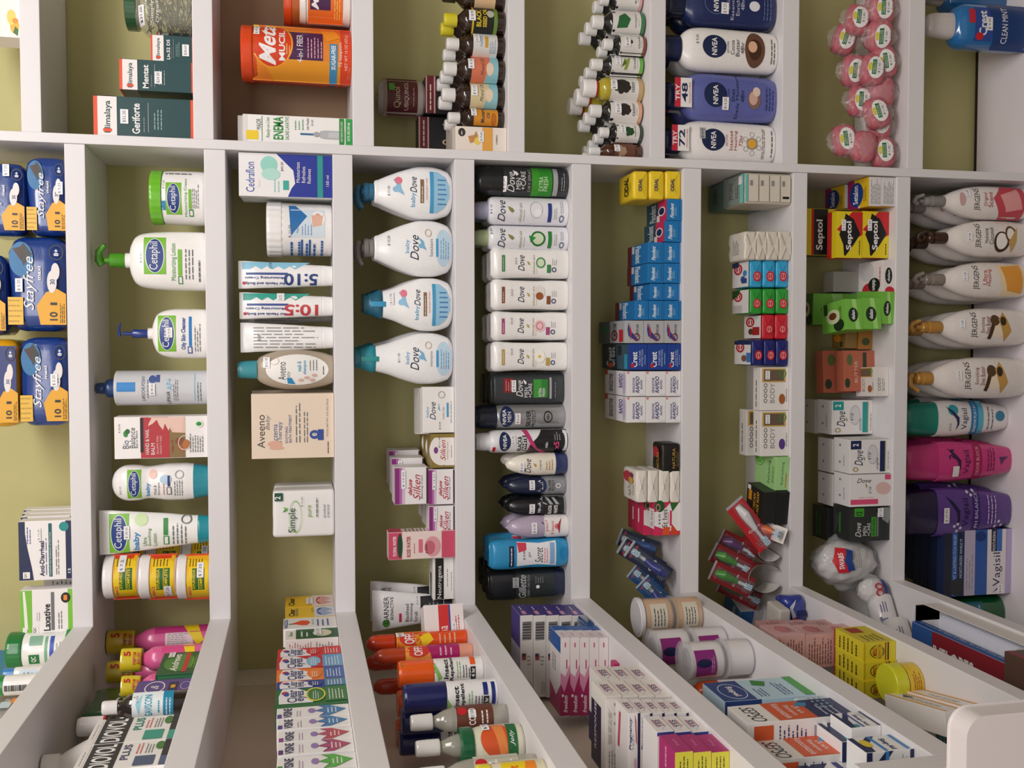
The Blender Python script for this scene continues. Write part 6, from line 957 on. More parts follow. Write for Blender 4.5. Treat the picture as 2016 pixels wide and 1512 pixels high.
# ================================================================= left hand unit, running towards the camera
def near_l(x, y, off, sh=None): return sh if sh is not None else near_shelf(LT, atx(x, y, XL - off).z)
def LA(x0, y0, x1, y1, sh, off=None, on=None, h=None):
    """faces the aisle; distance behind the board edge read from where its base meets the shelf"""
    ym = (y0 + y1) / 2; xm = (x0 + x1) / 2; z = on['top'] if on else sh
    if off is None: off = min(.11, max(.003, XL - atz(x1, ym, z).x)) if not on else XL - on['x']
    X = XL - off; yf = atx(xm, y0, X).y; yn = atx(xm, y1, X).y
    return dict(W=yf - yn, H=h or atx(x0, ym, X).z - z - .0005, x=X, Y=(yf + yn) / 2, z=z + .0005, yaw=math.pi / 2)
def PF(x0, y0, x1, y1, sh, on=None, off=.006, Y=None, h=None):
    """lies across the shelf: its long side looks towards the camera, right end near the board edge"""
    xm = (x0 + x1) / 2; z = on['top'] if on else sh
    if Y is None: Y = on['Y'] if on else atx(xm, y0, XL - off).y
    xr = at(xm, y0, Y).x; xl = max(XW + .002, at(xm, y1, Y).x)
    return dict(W=xr - xl, H=h or at(x0, y0, Y).z - z - .0005, x=(xl + xr) / 2, Y=Y, z=z + .0005, yaw=0.0)
def pstack(xs, y0, y1, sh, labs=None, **kw):
    b = None; out = []; Y = kw.pop('Y', None); H = (at(xs[-1], y0, atx(xs[0], y0, XL-.006).y).z - at(xs[0], y0, atx(xs[0], y0, XL-.006).y).z) / (len(xs) - 1)
    for i, (xb, xt) in enumerate(zip(xs, xs[1:])):
        kk = dict(kw)
        if i < len(xs) - 2: kk['top'] = ()
        b = carton(label=labs[i], pl=PF(xt, y0, xb, y1, sh, b, Y=Y, h=abs(H) - .0006), **kk); out.append(b)
    return out
def LC(x0, y0, x1, y1, sh, off=.01, yaw=17):
    """round thing on the left unit: measured across, its label turned yaw degrees towards the aisle"""
    r = .025; ym = (y0 + y1) / 2; xm = (x0 + x1) / 2
    for _ in range(4):
        q = atx(xm, ym, XL - off - r); dep = -(CR.transposed() @ (q - CP)).z; r = (y1 - y0) * dep / F_PX / 2
    q.x = max(q.x, XW + r + .003)
    a = math.radians(yaw); z = atx(x0, ym, q.x).z
    up = [t for t in LBm if t > sh + .04]; z = min([z] + [min(up) - .002] if up else [z])
    return dict(W=2*r, d=2*r, H=z - sh - .0005, x=q.x + r * math.sin(a), Y=q.y - r * math.cos(a), z=sh + .0005, yaw=a)
S1, S2 = LT[0], LT[1]
# ---- top board
bottle('ointment_jar', 'white jar with a dark green lid standing at the board edge above the eye', 'ointment jar', LC(22, 1243, 120, 1315, S1, .006, 5), .062, [('body', 'f0f0ee', [(0, 92), (3, 97), (74, 97), (76, 92)]), ('lid', '1f7a3c', [(76, 100), (77, 102), (98, 102), (100, 97)], None, {'rib': .01})],
       [('r', 70, 36, 92, 56, '8ab8a0'), ('r', 20, 36, 46, 52, '1f7a3c'), ('t', 'QC', 33, 44, 16, 8, 'w', 'b'), ('r', 14, 60, 90, 64, '7ab890'), ('r', 14, 68, 90, 74, '3a5ac0'), ('r', -2, 90, 102, 97, 'g'), ('l', 30, 76, 80, 86, 2, 's')])
bottle('ointment_jar', 'white bottle with a blue screw cap beyond the green lidded jar', 'ointment jar', LC(10, 1312, 96, 1338, S1, .02, 5), .03, [('body', 'eeeeee', [(0, 94), (3, 100), (76, 98), (78, 88)]), ('lid', '3f86c8', [(78, 92), (98, 90), (100, 84)])], [('r', 20, 34, 80, 70, 'c8dcf0'), ('l', 24, 40, 76, 64, 3, 'S')])
bottle('ointment_jar', 'white jar with bright green lid cut by the lower left frame edge', 'ointment jar', LC(-12, 1328, 80, 1368, S1, .006, 5), .04, [('body', 'eeecea', [(0, 92), (3, 98), (72, 98), (74, 92)]), ('lid', '1f8a3f', [(74, 100), (98, 102), (100, 96)])], [('B', 30, 30, 60, 80, 'K')])
softpack('travel_pouch', 'crumpled clear bag of small items on the top board of the corner unit', 'pouch', L(-10, 1372, 40, 1405, .02), .05, '8a8a88', [('r', 20, 20, 60, 60, 'c8dce8'), ('r', 50, 50, 80, 80, 'O')], None, None, wrinkle=.004, mat_=mat('9a9a98', .15, alpha=.6, coat=1, bump=1, bscale=60))
carton('medicine_carton', 'blue and white carton behind the green lidded jar, cut by the frame', 'medicine box', L(-60, 1270, 118, 1335, .085), .02, 'd8dce0', [('r', 0, 0, 100, 78, '2f90c0'), ('t', 'Unit', 50, 62, 60, 10, 'w', 'i')])
# ---- second board: antacids
for i, (bx, dz, lab) in enumerate([((213, 1236, 405, 1282), .04, 'pink liquid bottle with yellow cup cap at the back of the row'), ((243, 1272, 395, 1320), .006, 'pink liquid bottle with yellow cup cap in front, cup reads 5'), ((216, 1296, 400, 1340), .06, 'pink liquid bottle with darker yellow cup behind the green carton'), ((243, 1326, 385, 1368), .02, 'pink liquid bottle with yellow cup, nearest the purple carton')]):
    bottle('liquid_medicine_bottle', lab, 'medicine bottle', LC(*bx, S2, dz, 25), .05, [('bottle', 'e0609a', [(0, 92), (3, 98), (50, 100), (62, 94), (70, 62), (75, 48), (77, 48)], 2.4), ('cup_cap', mat('e0c824', .2, coat=.6), [(75, 88), (76, 92), (98, 98), (100, 96)])],
           [('r', 8, 54, 66, 80, 'ecd0d8'), ('L', 10, 56, 64, 78, 7, 'S'), ('r', 66, 44, 100, 100, 'c83a80'), ('p', [(8, 84), (100, 70), (100, 84), (30, 90)], 'f0d020')] if i == 0 else [('r', 8, 50, 92, 90, 'd84a88'), ('p', [(8, 84), (96, 76), (96, 90), (8, 92)], 'f0d020')], None, 'pink liquid medicine bottles', n=2.4,
           extra=lambda root, W, H, Bd: (lambda M: (add_art(M, [('t', '5', 70, 8, 20, 8, 'c82040', 'b'), ('t', 'SYMPTOM', 50, 17, 50, 3.4, 'c82040', 'b'), ('t', 'RELIEF', 50, 22, 46, 3.4, 'c82040', 'b')], W, H, lambda x, z: Bd - (W/2*.985) * math.sqrt(max(.05, 1 - (x/(W/2*1.0))**2)) - .001), M.build('cup_print', root, sharp=0)))(Mesh()))
carton('antacid_carton', 'dark green antacid carton with white lettering in front of pink bottles', 'antacid box', L(316, 1284, 392, 1326, .012), .04, '1f5a34', [('e', 50, 50, 40, 40, '4a8a3a'), ('t', 'Andrews', 50, 40, 80, 20, 'f0f0e8', 'bi'), ('r', 6, 62, 94, 74, 'c8302c'), ('l', 20, 80, 80, 94, 2, 'l')], (84, 24, 24, 16, '$ 9.10'), left=[('r', 6, 6, 94, 94, '3f7a54'), ('L', 12, 12, 88, 88, 5, '1a3a24')])
carton('antacid_carton', 'purple antacid carton with white cross emblem between green carton and dark bottle', 'antacid box', L(268, 1338, 372, 1368, .015), .05, '5a4290', [('o', 50, 34, 40, 18, .12, 'w'), ('t', '&', 50, 34, 26, 14, 'w', 'i'), ('r', 20, 58, 80, 74, '1a1a4a'), ('r', 40, 62, 60, 70, 'Y'), ('o', 50, 88, 26, 9, .12, 'P')], None, None, left=[('r', 4, 6, 96, 94, 'c8c0d8'), ('r', 8, 10, 92, 90, 'b0a8c4'), ('L', 14, 14, 88, 88, 5, '5a4290')])
softpack('chew_pouch', 'dark green shiny pouch leaning behind the dark syrup bottle', 'pouch', L(178, 1350, 330, 1400, .09), .03, 'G', [('t', 'GC', 50, 30, 40, 12, 'w', 'b'), ('r', 10, 44, 90, 48, 'l')], None, None, mat_=mat('1f6a3a', .2, coat=.8, bump=.5, bscale=30), wrinkle=.003)
bottle('liquid_medicine_bottle', 'dark brown antacid syrup bottle with pale blue and white label', 'medicine bottle', LC(205, 1364, 366, 1412, S2, .004, 15), .05, [('bottle', mat('1c1210', .08, coat=.9), [(0, 94), (3, 98), (60, 100), (70, 88), (78, 50), (82, 42)], 2.4), ('cap', 'e8e4e4', [(82, 56), (98, 56), (100, 50)])],
       [('r', -2, 36, 102, 84, 'e8eef2'), ('t', 'GAVISCON', 50, 55, 84, 9, '1f9ab8', 'b'), ('p', [(10, 44), (60, 40), (96, 48), (50, 46)], '9ad0e0'), ('l', 20, 64, 80, 70, 1, '1f9ab8'), ('r', -2, 72, 102, 84, '1f8ab0'), ('l', 10, 74, 90, 82, 2, 'w')], (78, 42, 30, 6, '$ 17.50', None), n=2.4)
bottle('liquid_medicine_bottle', 'white capped bottle with a red ring behind the black and white antacid cartons', 'medicine bottle', LC(158, 1396, 350, 1452, S2, .05, 15), .05, [('bottle', mat('1c1210', .08, coat=.9), [(0, 94), (3, 98), (56, 100), (66, 88), (72, 60), (76, 50)], 2.4), ('cap', 'eeeaea', [(78, 66), (97, 66), (100, 58)]), ('tamper_ring', 'r', [(76, 68), (78, 68)])], [])
def dio(plus, c2): return [('r', 0, 0, 100, 8, 'W'), ('l', 20, 3, 80, 6, 1, 'S'), ('r', 0, 10, 100, 42, '18181a'), ('t', 'DIOVOL', 50, 26, 92, 22, 'f2f0f0', 'b')] + ([('t', 'PLUS', 70, 52, 50, 10, '1f8a78', 'b')] if plus else [('t', 'PLUS', 60, 50, 60, 9, '4a5070', 'b')]) + [('l', 50, 60, 92, 68, 2, 'd84a4a'), ('l', 50, 70, 92, 80, 3, 'S'), ('r', 4, 62, 40, 84, c2), ('e', 78, 86, 16, 5, '3f7a2f'), ('r', 0, 90, 100, 100, '18181a'), ('r', 0, 90, 34, 100, c2)]
carton('antacid_carton', 'black and white antacid carton with green triangle, further from the camera', 'antacid box', L(184, 1412, 352, 1460, .012), .05, 'efecea', dio(True, '2f9a86'), None, 'black and white antacid cartons')
carton('antacid_carton', 'black and white antacid carton with grey blue triangle, nearer the camera', 'antacid box', L(158, 1462, 340, 1512, .012), .05, 'efecea', dio(False, '4a5878'), None, 'black and white antacid cartons')
bottle('white_bottle', 'large white plastic bottle cut by the lower left frame edge', 'white bottle', LC(36, 1446, 330, 1556, S2, .05, 15), .07, [('bottle', 'eeeae8', [(0, 94), (3, 98), (52, 100), (68, 84), (84, 46), (88, 34)], 2.4), ('cap', 'e8e4e2', [(88, 40), (99, 40), (100, 36)])], [])
# ---- third board: eye drops, thin cartons side by side
C3 = [
 (562, 1173, 660, 1194, 'f0c020', 'yellow and white eye drop carton touching the corner board', [('r', 0, 55, 100, 100, 'ecdcd8'), ('t', 'Clear', 50, 13, 70, 12, 'k', 'b'), ('e', 50, 72, 34, 9, 'c83a4a'), ('p', [(10, 76), (50, 64), (90, 78), (60, 96), (50, 80), (30, 95)], 'e0a0a0')], (46, 50, 60, 14, '$ 9.25')),
 (562, 1194.5, 661, 1215, 'f2c838', 'yellow and pale blue eye drop carton second from the corner board', [('r', 0, 58, 100, 100, 'dcdce4'), ('t', 'Clear', 50, 13, 70, 12, 'k', 'b'), ('t', 'express', 50, 24, 70, 8, 'S'), ('e', 50, 72, 34, 9, '1f3f9a'), ('p', [(10, 76), (50, 64), (90, 78), (60, 96), (50, 80), (30, 95)], '9ab0d8')], (60, 54, 50, 8, '$ 8.25', None)),
 (558, 1215.5, 664, 1236, 'f0eeee', 'white allergy drop carton with a red teardrop', [('t', 'NAZZOL', 48, 5, 84, 7, '2a4a9a', 'b'), ('r', 40, 10, 46, 26, 'K'), ('p', [(46, 16), (74, 34), (70, 46), (50, 50), (26, 44), (28, 34)], 'e8502c'), ('l', 14, 60, 86, 88, 3, '3a5ab0')], (50, 55, 60, 8, '$12.35', None)),
]
for x0, y0, x1, y1, c, lab, g, ps in C3: carton('eye_drop_carton', lab, 'eye drop box', L(x0, y0, x1, y1, .006), .03, c, g, ps, 'eye drop cartons in a long row', bev=.0005)
carton('eye_drop_carton', 'white and green eye drop carton with an open top flap', 'eye drop box', L(562, 1237, 668, 1257, .008), .036, 'efe9e6', [('r', 0, 20, 100, 100, '1f5a38'), ('l', 20, 26, 80, 46, 2, 'w'), ('e', 50, 70, 34, 18, 'e0dcc0'), ('t', 'Sea', 50, 10, 40, 7, 'g')], (54, 62, 60, 14, '$11.10'), 'eye drop cartons in a long row', left=[('L', 10, 6, 90, 94, 1, 'w'), ('l', 12, 6, 88, 50, 9, 'b86a60'), ('l', 12, 56, 88, 90, 6, 'S')])
def ce(c1, band, mid, extra=()): return [('p', [(0, 5), (50, 4), (100, 9), (100, 30), (60, 52), (0, 52)], 'f0eef2'), ('t', 'Clear', 48, 23, 84, 14, '1f2a6a', 'b'), ('t', 'eyes', 46, 37, 70, 13, '1f2a6a', 'b'), ('e', 70, 13, 12, 5, 'r'), ('e', 60, 15, 12, 4, 'b'), ('e', 50, 56, 40, 11, band), ('l', 20, 51, 80, 61, 3, 'w'), ('r', 0, 70, 100, 100, mid), ('l', 12, 73, 88, 96, 5, 'w')] + list(extra)
CE = [(547, 1275, 671, 1291, 'd8343c', 'red trimmed eye drop carton first of the white blue logo ones', ce('r', 'd8343c', 'd8343c')),
      (545, 1291, 674, 1315, 'c8303c', 'eye drop carton with pale blue circle and red band', ce('r', '8ac0e0', '6aa8d8', [('r', 0, 62, 30, 70, 'd8343c')])),
      (545, 1315.5, 678, 1338, 'f0822a', 'eye drop carton with orange end and orange circle', ce('o', 'f0822a', '3a6ab8')),
      (545, 1338.5, 680, 1353, '1f3f9a', 'eye drop carton with navy end and navy circle', ce('N', '2a3f8a', '4a86b0')),
      (543, 1353.5, 683, 1383, '1f6a34', 'eye drop carton with green end and yellow ringed circle', ce('g', '2f7a3a', '2f7a34', [('o', 50, 56, 46, 14, .16, 'e8e040')])),
      (546, 1383.5, 686, 1389, '1f6a34', 'sliver of green eye drop carton between green and zigzag blue ones', [])]
for x0, y0, x1, y1, c, lab, g in CE: carton('eye_drop_carton', lab, 'eye drop box', L(x0, y0, x1, y1, .006), .036, c, g, None, 'eye drop cartons in a long row', bev=.0005)
def vi(c, c2): return [('r', 4, 1, 40, 7, c2), ('t', 'VISINE', 50, 15, 88, 12, '2a2a5a', 'b'), ('l', 10, 26, 80, 34, 2, 'b09ac0'), ('e', 56, 48, 22, 5, '9a7ab8'), ('p', [(0, 58), (30, 66), (50, 52), (72, 66), (100, 56), (100, 72), (52, 96), (0, 72)], c), ('l', 26, 68, 76, 84, 3, 'w'), ('p', [(0, 58), (30, 66), (50, 52), (72, 66), (100, 56), (100, 58), (72, 68), (50, 54), (30, 68), (0, 60)], c2)]
for x0, y0, x1, y1, lab, g in [(545, 1390, 688, 1411, 'white eye drop carton with blue zigzag, the further of the blue pair', vi('3a80b8', '5a3a9a')), (546, 1411.5, 691, 1432, 'white eye drop carton with blue zigzag, the nearer of the blue pair', vi('3a80b8', '5a3a9a')),
                               (548, 1436, 695, 1457, 'white eye drop carton with crimson zigzag', vi('c04a5a', '8a3a8a')), (547, 1457.5, 699, 1482, 'white eye drop carton with purple and crimson zigzag', vi('b04a70', '5a2a7a')), (545, 1487, 704, 1514, 'white eye drop carton with green zigzag nearest the camera', vi('5ab048', '3f8a3a')), (544, 1516, 710, 1545, 'white eye drop carton just past the frame edge', vi('5ab048', '3f8a3a'))]:
    carton('eye_drop_carton', lab, 'eye drop box', L(x0, y0, x1, y1, .006), .04, 'efecec', g, None, 'eye drop cartons in a long row', bev=.0005, top=())
# ---- fourth board: insect repellents and clear bottles
S4 = LT[3]
SPR = lambda c1, c2, cz: [('can', c1, [(0, 96), (1, 100), (cz - 3, 100), (cz - 1, 94)]), ('cap', c2, [(cz, 92), (cz + 1, 96), (cz + (100 - cz) * .7, 94), (96, 76), (100, 40)])]
bottle('spray_can', 'orange insect repellent spray with domed red orange cap in the corner', 'spray can', LC(720, 1245, 926, 1279, S4, .012, 30), .045, SPR('e8501c', 'c83a14', 72), [('r', -2, 29, 102, 60, 'f0902c'), ('e', 56, 44, 40, 12, 'd83a2c'), ('t', 'OFF!', 56, 42, 60, 10, 'w', 'b'), ('p', [(0, 56), (60, 52), (90, 62), (40, 66)], 'f2d020'), ('l', 20, 70, 80, 90, 4, 'f0c0a0'), ('t', 'ACTIVE', 50, 50, 60, 5, 'f2d020', 'b')], (84, 33, 30, 8, '$17', 'w'), 'orange insect repellent sprays', rows=[(-.02, .046)], rs='orange insect repellent spray behind the corner one')
bottle('spray_can', 'orange and magenta insect repellent spray between the corner can and big orange cap', 'spray can', LC(735, 1272, 934, 1305, S4, .018, 40), .045, SPR('e8a088', 'b8401c', 68), [('r', -2, 31, 102, 60, 'f0a040'), ('e', 56, 44, 40, 12, 'd83a2c'), ('t', 'OFF!', 56, 44, 60, 9, 'w', 'b'), ('p', [(-2, 58), (102, 52), (102, 86), (-2, 86)], 'b01f6a'), ('l', 20, 64, 80, 80, 3, 'f0c0d0')], None, 'orange insect repellent sprays', rows=[(-.03, .045)], rs='insect repellent spray behind the magenta one')
RP = [('t', 'pure', 56, 42, 40, 4, '3a6a3a', 'i'), ('p', [(10, 46), (60, 40), (92, 36), (60, 44), (20, 50)], '8ac060'), ('t', 'Insect', 52, 55, 72, 5.5, 'k', 'b'), ('t', 'Repellent', 52, 62, 86, 5.5, 'k', 'b'), ('l', 16, 67, 80, 73, 2, '7ab060'), ('l', 16, 74, 60, 84, 3, 'K'), ('r', 10, 84, 52, 90, 'K'), ('t', '4 hr', 31, 87, 30, 4, 'w', 'b')]
bottle('spray_can', 'white insect repellent spray with a wide bright orange cap', 'spray can', LC(782, 1296, 962, 1349, S4, .012, 30), .05, [('can', 'eeecea', [(0, 94), (2, 98), (58, 98), (59, 94)]), ('cap', 'f0601c', [(59, 98), (60, 100), (97, 98), (100, 90)])], RP + [('r', 60, 84, 94, 90, 'o'), ('B', 70, 2, 90, 30, 'g')], None, 'white insect repellent sprays', rows=[(-.035, .04), (-.07, .08)], rs='orange capped repellent spray behind the wide orange cap')
bottle('spray_can', 'white insect repellent spray with a dark navy cap', 'spray can', LC(792, 1341, 984, 1396, S4, .010, 5), .05, [('can', 'eeecee', [(0, 94), (2, 98), (54, 98), (55, 94)]), ('cap', '1a1f5c', [(55, 98), (56, 100), (97, 98), (100, 90)])], RP + [('r', 56, 84, 94, 89, '1a2a7a'), ('r', 6, 93, 94, 97, '1a2a7a')], None, 'white insect repellent sprays', rows=[(-.04, .035), (-.08, .07)], rs='navy capped repellent spray behind the navy one')
def clearb(x0, y0, x1, y1, lab, lc, word, rows=None):
    bottle('oil_bottle', lab, 'clear oil bottle', LC(x0, y0, x1, y1, S4, .02, 30), .05, [('bottle', mat('c4c0b4', .06, alpha=.5, coat=1), [(0, 90), (3, 98), (44, 100), (56, 96), (66, 80), (74, 50), (78, 44)], 2.2), ('cap', 'e6e4e2', [(78, 64), (79, 66), (98, 64), (100, 58)])],
           [('r', -2, 46, 102, 84, lc), ('e', 74, 52, 16, 5, 'r'), ('t', word, 50, 62, 66, 7, 'w', 'b'), ('l', 20, 70, 80, 80, 2, 'w')], (60, 62, 30, 8, '$ 7.00'), 'clear oil bottles with white caps', n=2.2, rows=rows, rs='clear bottle behind' + lab.split('bottle')[1] if False else (lab.split(' with ')[0] + ' behind the one with ' + lab.split(' with ')[1] if rows else None))
clearb(806, 1392, 1006, 1440, 'clear oil bottle with a brown label', '6a3a2c', 'COCO')
clearb(816, 1442, 1022, 1490, 'clear oil bottle with a yellow green label', 'd8d040', 'ALOE', [(-.045, .03)])
clearb(820, 1494, 1040, 1545, 'clear oil bottle with a pale label cut by the frame edge', 'c8c4b4', 'OIL', [(-.045, .03)])
bottle('petroleum_jelly_jar', 'frosted jar with large green lid and orange fruit label by the board edge', 'jelly jar', LC(902, 1428, 1026, 1508, S4, .012, 40), .07, [('body', mat('e4e2cc', .2, alpha=.9, coat=.6), [(0, 84), (4, 94), (30, 98), (66, 96), (80, 88)]), ('lid', '13603c', [(80, 96), (81, 98), (98, 98), (100, 92)], None, {'rib': .01})], [('e', 50, 56, 40, 26, 'd8582c'), ('p', [(12, 60), (88, 50), (90, 66), (20, 72)], 'e88a4a'), ('r', 10, 72, 90, 88, '1f6a3c'), ('t', 'Jelly', 50, 80, 40, 8, 'w', 'i')], (86, 40, 24, 12, '$ 7'))
bottle('petroleum_jelly_jar', 'frosted jar with bright yellow lid and sunset label, nearest the camera', 'jelly jar', LC(936, 1500, 1052, 1572, S4, .008, 30), .07, [('body', mat('e8e0c0', .2, alpha=.9, coat=.6), [(0, 84), (4, 94), (30, 98), (66, 96), (80, 88)]), ('lid', 'f0e028', [(80, 92), (81, 94), (98, 94), (100, 88)], None, {'rib': .01})], [('r', 8, 34, 92, 84, 'f0d020'), ('p', [(8, 60), (92, 70), (92, 84), (8, 84)], 'f08a2c'), ('e', 22, 46, 14, 12, 'a81c28'), ('t', 'sunset', 58, 52, 46, 12, 'e86a1c', 'b')])
# ---- fifth board: test kits lying across the shelf
S5 = LT[4]
PUR = [('r', 4, 8, 32, 92, 'W'), ('B', 66, 20, 94, 44, 'K')]
pur_g = [('r', 0, 0, 100, 100, 'ece8e6'), ('B', 74, 0, 92, 0, 'k')]
PURG = [('p', [(76, 14), (94, 14), (94, 88), (76, 88)], 'efebe8')] + [('r', 70 + i * 1.15, 16, 70.5 + i * 1.15 + (.35 if i % 3 else 0), 86, 'K') for i in range(20)] + [('r', 46, 14, 54, 44, 'a84a4a'), ('r', 50, 14, 54, 34, '2a2f5a'), ('L', 38, 54, 52, 86, 3, 'q'), ('l', 4, 60, 22, 90, 3, 'q')]
pstack([1157, 1136, 1110, 1083, 1056, 1029], 1211, 1372, S5, ['white box with purple end, %s of the five lying by the corner' % q for q in ('lowest', 'second from bottom', 'middle', 'second from top', 'topmost')], name='test_kit_carton', cat='test kit box', d=.07, c='ece7e4', g=PURG, grp='purple ended test kit boxes', right=[('r', 0, 0, 100, 100, '4a3a86'), ('r', 10, 30, 40, 60, 'e0a0c0'), ('l', 50, 30, 90, 60, 1, 'w')], top=[('r', 60, 0, 100, 100, '5a4a96'), ('r', 0, 0, 60, 100, 'd8d0e0')], bev=.0005)
FRG = [('p', [(0, 0), (42, 0), (30, 40), (54, 100), (0, 100)], 'a82060'), ('p', [(42, 0), (56, 0), (50, 50), (66, 100), (54, 100), (30, 40)], 'd890b0'), ('t', 'freedom', 15, 54, 22, 44, 'w', 'bi'), ('e', 26, 24, 2, 12, 'w'), ('r', 60, 60, 72, 70, 'c83060'), ('r', 88, 44, 94, 54, 'c83060')]
pstack([1216, 1197, 1178, 1159, 1140, 1121], 1254, 1408, S5, ['magenta and white kit box with blue end, %s of its five high stack' % q for q in ('lowest', 'second from bottom', 'middle', 'second from top', 'topmost')], name='test_kit_carton', cat='test kit box', d=.066, c='ece4e4', g=FRG, grp='magenta and white test kit boxes', right=[('r', 0, 0, 100, 100, 'e8e0e4'), ('r', 60, 0, 100, 100, '1f5aa8'), ('l', 10, 30, 50, 70, 2, 'd05a6a')], top=[('r', 80, 0, 100, 100, '1f5aa8'), ('p', [(0, 0), (30, 0), (20, 60), (40, 100), (0, 100)], 'b83a70'), ('l', 50, 20, 76, 60, 3, 'q')], bev=.0005)
carton('test_kit_carton', 'small white carton with red corner under the magenta kit boxes', 'test kit box', Wd(1184, 1428, S5, .05, .022, 0), .03, 'ece6e6', [('p', [(10, 100), (100, 0), (100, 100)], 'b81f5a'), ('t', 'eco', 60, 60, 40, 30, 'w', 'i')])
softpack('eye_mask_pack', 'small glossy dark blue pack lying beside the purple ended boxes', 'blue pack', PF(1148, 1226, 1168, 1262, S5, Y=atx(1180, 1226, XL-.004).y, h=.016, off=.004), .05, '1f4a86', [], None, None, wrinkle=.002, mat_=mat('1c4478', .15, coat=.8, bump=.3), bev=.004)
YES = [('p', [(10, 40), (50, 10), (92, 30), (60, 60), (40, 88), (24, 60)], 'e6e2e6'), ('t', 'YES', 50, 50, 46, 30, '3a3f6a', 'b'), ('r', 30, 26, 74, 34, 'c86a7a'), ('r', 30, 68, 74, 74, 'c86a7a')]
FW = [('l', 40, 16, 96, 40, 3, 'q'), ('l', 4, 16, 34, 84, 4, 'q'), ('L', 60, 52, 96, 88, 3, 's'), ('r', 98, 0, 100, 100, 'dcd6d2')]
pstack([1330, 1296, 1262, 1228], 1336, 1480, S5, ['white ovulation kit box, %s of the far three high stack' % q for q in ('lowest', 'middle', 'topmost')], name='test_kit_carton', cat='test kit box', d=.06, c='ebe6e2', g=FW, grp='white test kit boxes', right=YES, top=[('r', 0, 0, 40, 100, '2a1f4a')], bev=.0005)
pstack([1343, 1311, 1279, 1247, 1214], 1369, 1525, S5, ['white ovulation kit box, %s of the four high stack at the board edge' % q for q in ('lowest', 'second from bottom', 'third from bottom', 'topmost')], name='test_kit_carton', cat='test kit box', d=.062, c='efeae4', g=FW, grp='white test kit boxes', right=YES, top=[('r', 0, 0, 80, 70, '24183c'), ('t', 'RESPONSE', 50, 30, 60, 14, 'w')], bev=.0005)
PG = [('t', 'Pregnancy', 72, 22, 46, 26, '2a3470', 'bi'), ('t', 'TEST', 60, 44, 24, 12, 'q'), ('p', [(98, 56), (60, 66), (56, 74), (90, 66)], 'c02a4a'), ('r', 0, 80, 100, 100, '2a1f4a'), ('e', 30, 60, 8, 12, 'd8b0c0')]
pstack([1370, 1350, 1329, 1308, 1287, 1250], 1402, 1545, S5, ['white pregnancy test box, %s of the stack in front of the ovulation kits' % q for q in ('lowest', 'second from bottom', 'middle', 'second from top', 'topmost')], name='test_kit_carton', cat='test kit box', d=.05, c='eeeaea', g=PG, grp='white test kit boxes', right=YES, top=[('p', [(40, 20), (90, 30), (90, 44), (40, 34)], 'c8304a')], bev=.0005)
pstack([1398, 1366, 1331, 1296], 1440, 1560, S5, ['white test box with pink figure, %s of the near stack' % q for q in ('lowest', 'middle', 'topmost')], name='test_kit_carton', cat='test kit box', d=.05, c='eeeaea', g=[('r', 94, 0, 100, 100, '3a4a9a'), ('e', 74, 40, 9, 18, 'c87ab0'), ('p', [(40, 30), (66, 36), (60, 66), (30, 70)], 'c87ab0'), ('r', 30, 74, 50, 96, '2a5a9a')], grp='white test kit boxes', right=YES, bev=.0005)
MG = [('r', 0, 0, 100, 100, 'd8d040'), ('p', [(0, 0), (70, 0), (30, 100), (0, 100)], 'b02a70'), ('l', 60, 20, 94, 80, 3, '4a4a20')]
pstack([1448, 1414, 1378, 1340], 1478, 1600, S5, ['magenta test box with yellow side, %s of the nearest stack' % q for q in ('lowest', 'middle', 'topmost')], name='test_kit_carton', cat='test kit box', d=.05, c='b52a74', g=MG, grp='magenta ended test boxes', right=[('t', 'Test', 50, 50, 40, 16, 'e8a0c8')], top=[('l', 60, 30, 96, 60, 1, 'e8a0c8')], bev=.0005)
carton('test_kit_carton', 'bright magenta carton corner behind the white ovulation kits', 'test kit box', PF(1210, 1304, 1290, 1345, S5, Y=atx(1240, 1304, XL-.03).y, off=.03), .02, 'b82068', [])
# ---- sixth board: cotton tubs, shampoo and sleep aid cartons
S6 = LT[5]
def tub(x0, y0, x1, y1, lab, fill, lidc, g, on=None, Y=None, lid_op=.22, pl=None, yaw=28, full=False, h=None):
    q = pl or None
    if q is None:
        z = on['top'] if on else S6; xm = (x0 + x1) / 2
        Yf = on['Y'] if on else (Y if Y is not None else atz(x1, (y0+y1)/2, z).y)
        xl = at(xm, y1, Yf).x; xr = at(xm, y0, Yf).x
        q = dict(W=xr - xl, H=h or at(x0, (y0+y1)/2, Yf).z - z - .0005, x=(xl+xr)/2, Y=Yf, z=z + .0005, yaw=0)
        if on: q['x'] = on['x']; q['W'] = on['W']
    Wd_ = q['W']
    r = bottle('cotton_tub', lab, 'cotton tub', q, Wd_, [('contents', mat(fill, .8, bump=.7, bscale=40), [(3, 86), (6, 90), (84, 90), (88, 70)]), ('clear_tub', mat('eceaf0', .06, alpha=.3, coat=1), [(0, 90), (2, 94), (88, 97), (90, 98)]), ('lid', mat(lidc, .08, alpha=lid_op, coat=1), [(88, 99), (89, 103), (97, 103), (98, 92), (100, 88)])], g, None, 'clear cotton tubs', gp=1, yaw=0)
    return r
PL_ = [('p', [(20, 22), (86, 18), (86, 72), (22, 76)], '8a2a78'), ('e', 56, 42, 11, 20, '1c1c4a'), ('l', 30, 60, 80, 70, 2, 'd8a8d0')]
YL_ = [('r', 30, 30, 90, 80, 'd8d0c0'), ('l', 36, 36, 86, 74, 4, 'K')]
t = tub(1330, 1182, 1392, 1256, 'lower clear tub of yellow cotton under the white lidded one', 'd8a24c', 'd8d4cc', YL_, Y=atz(1388, 1215, S6).y)
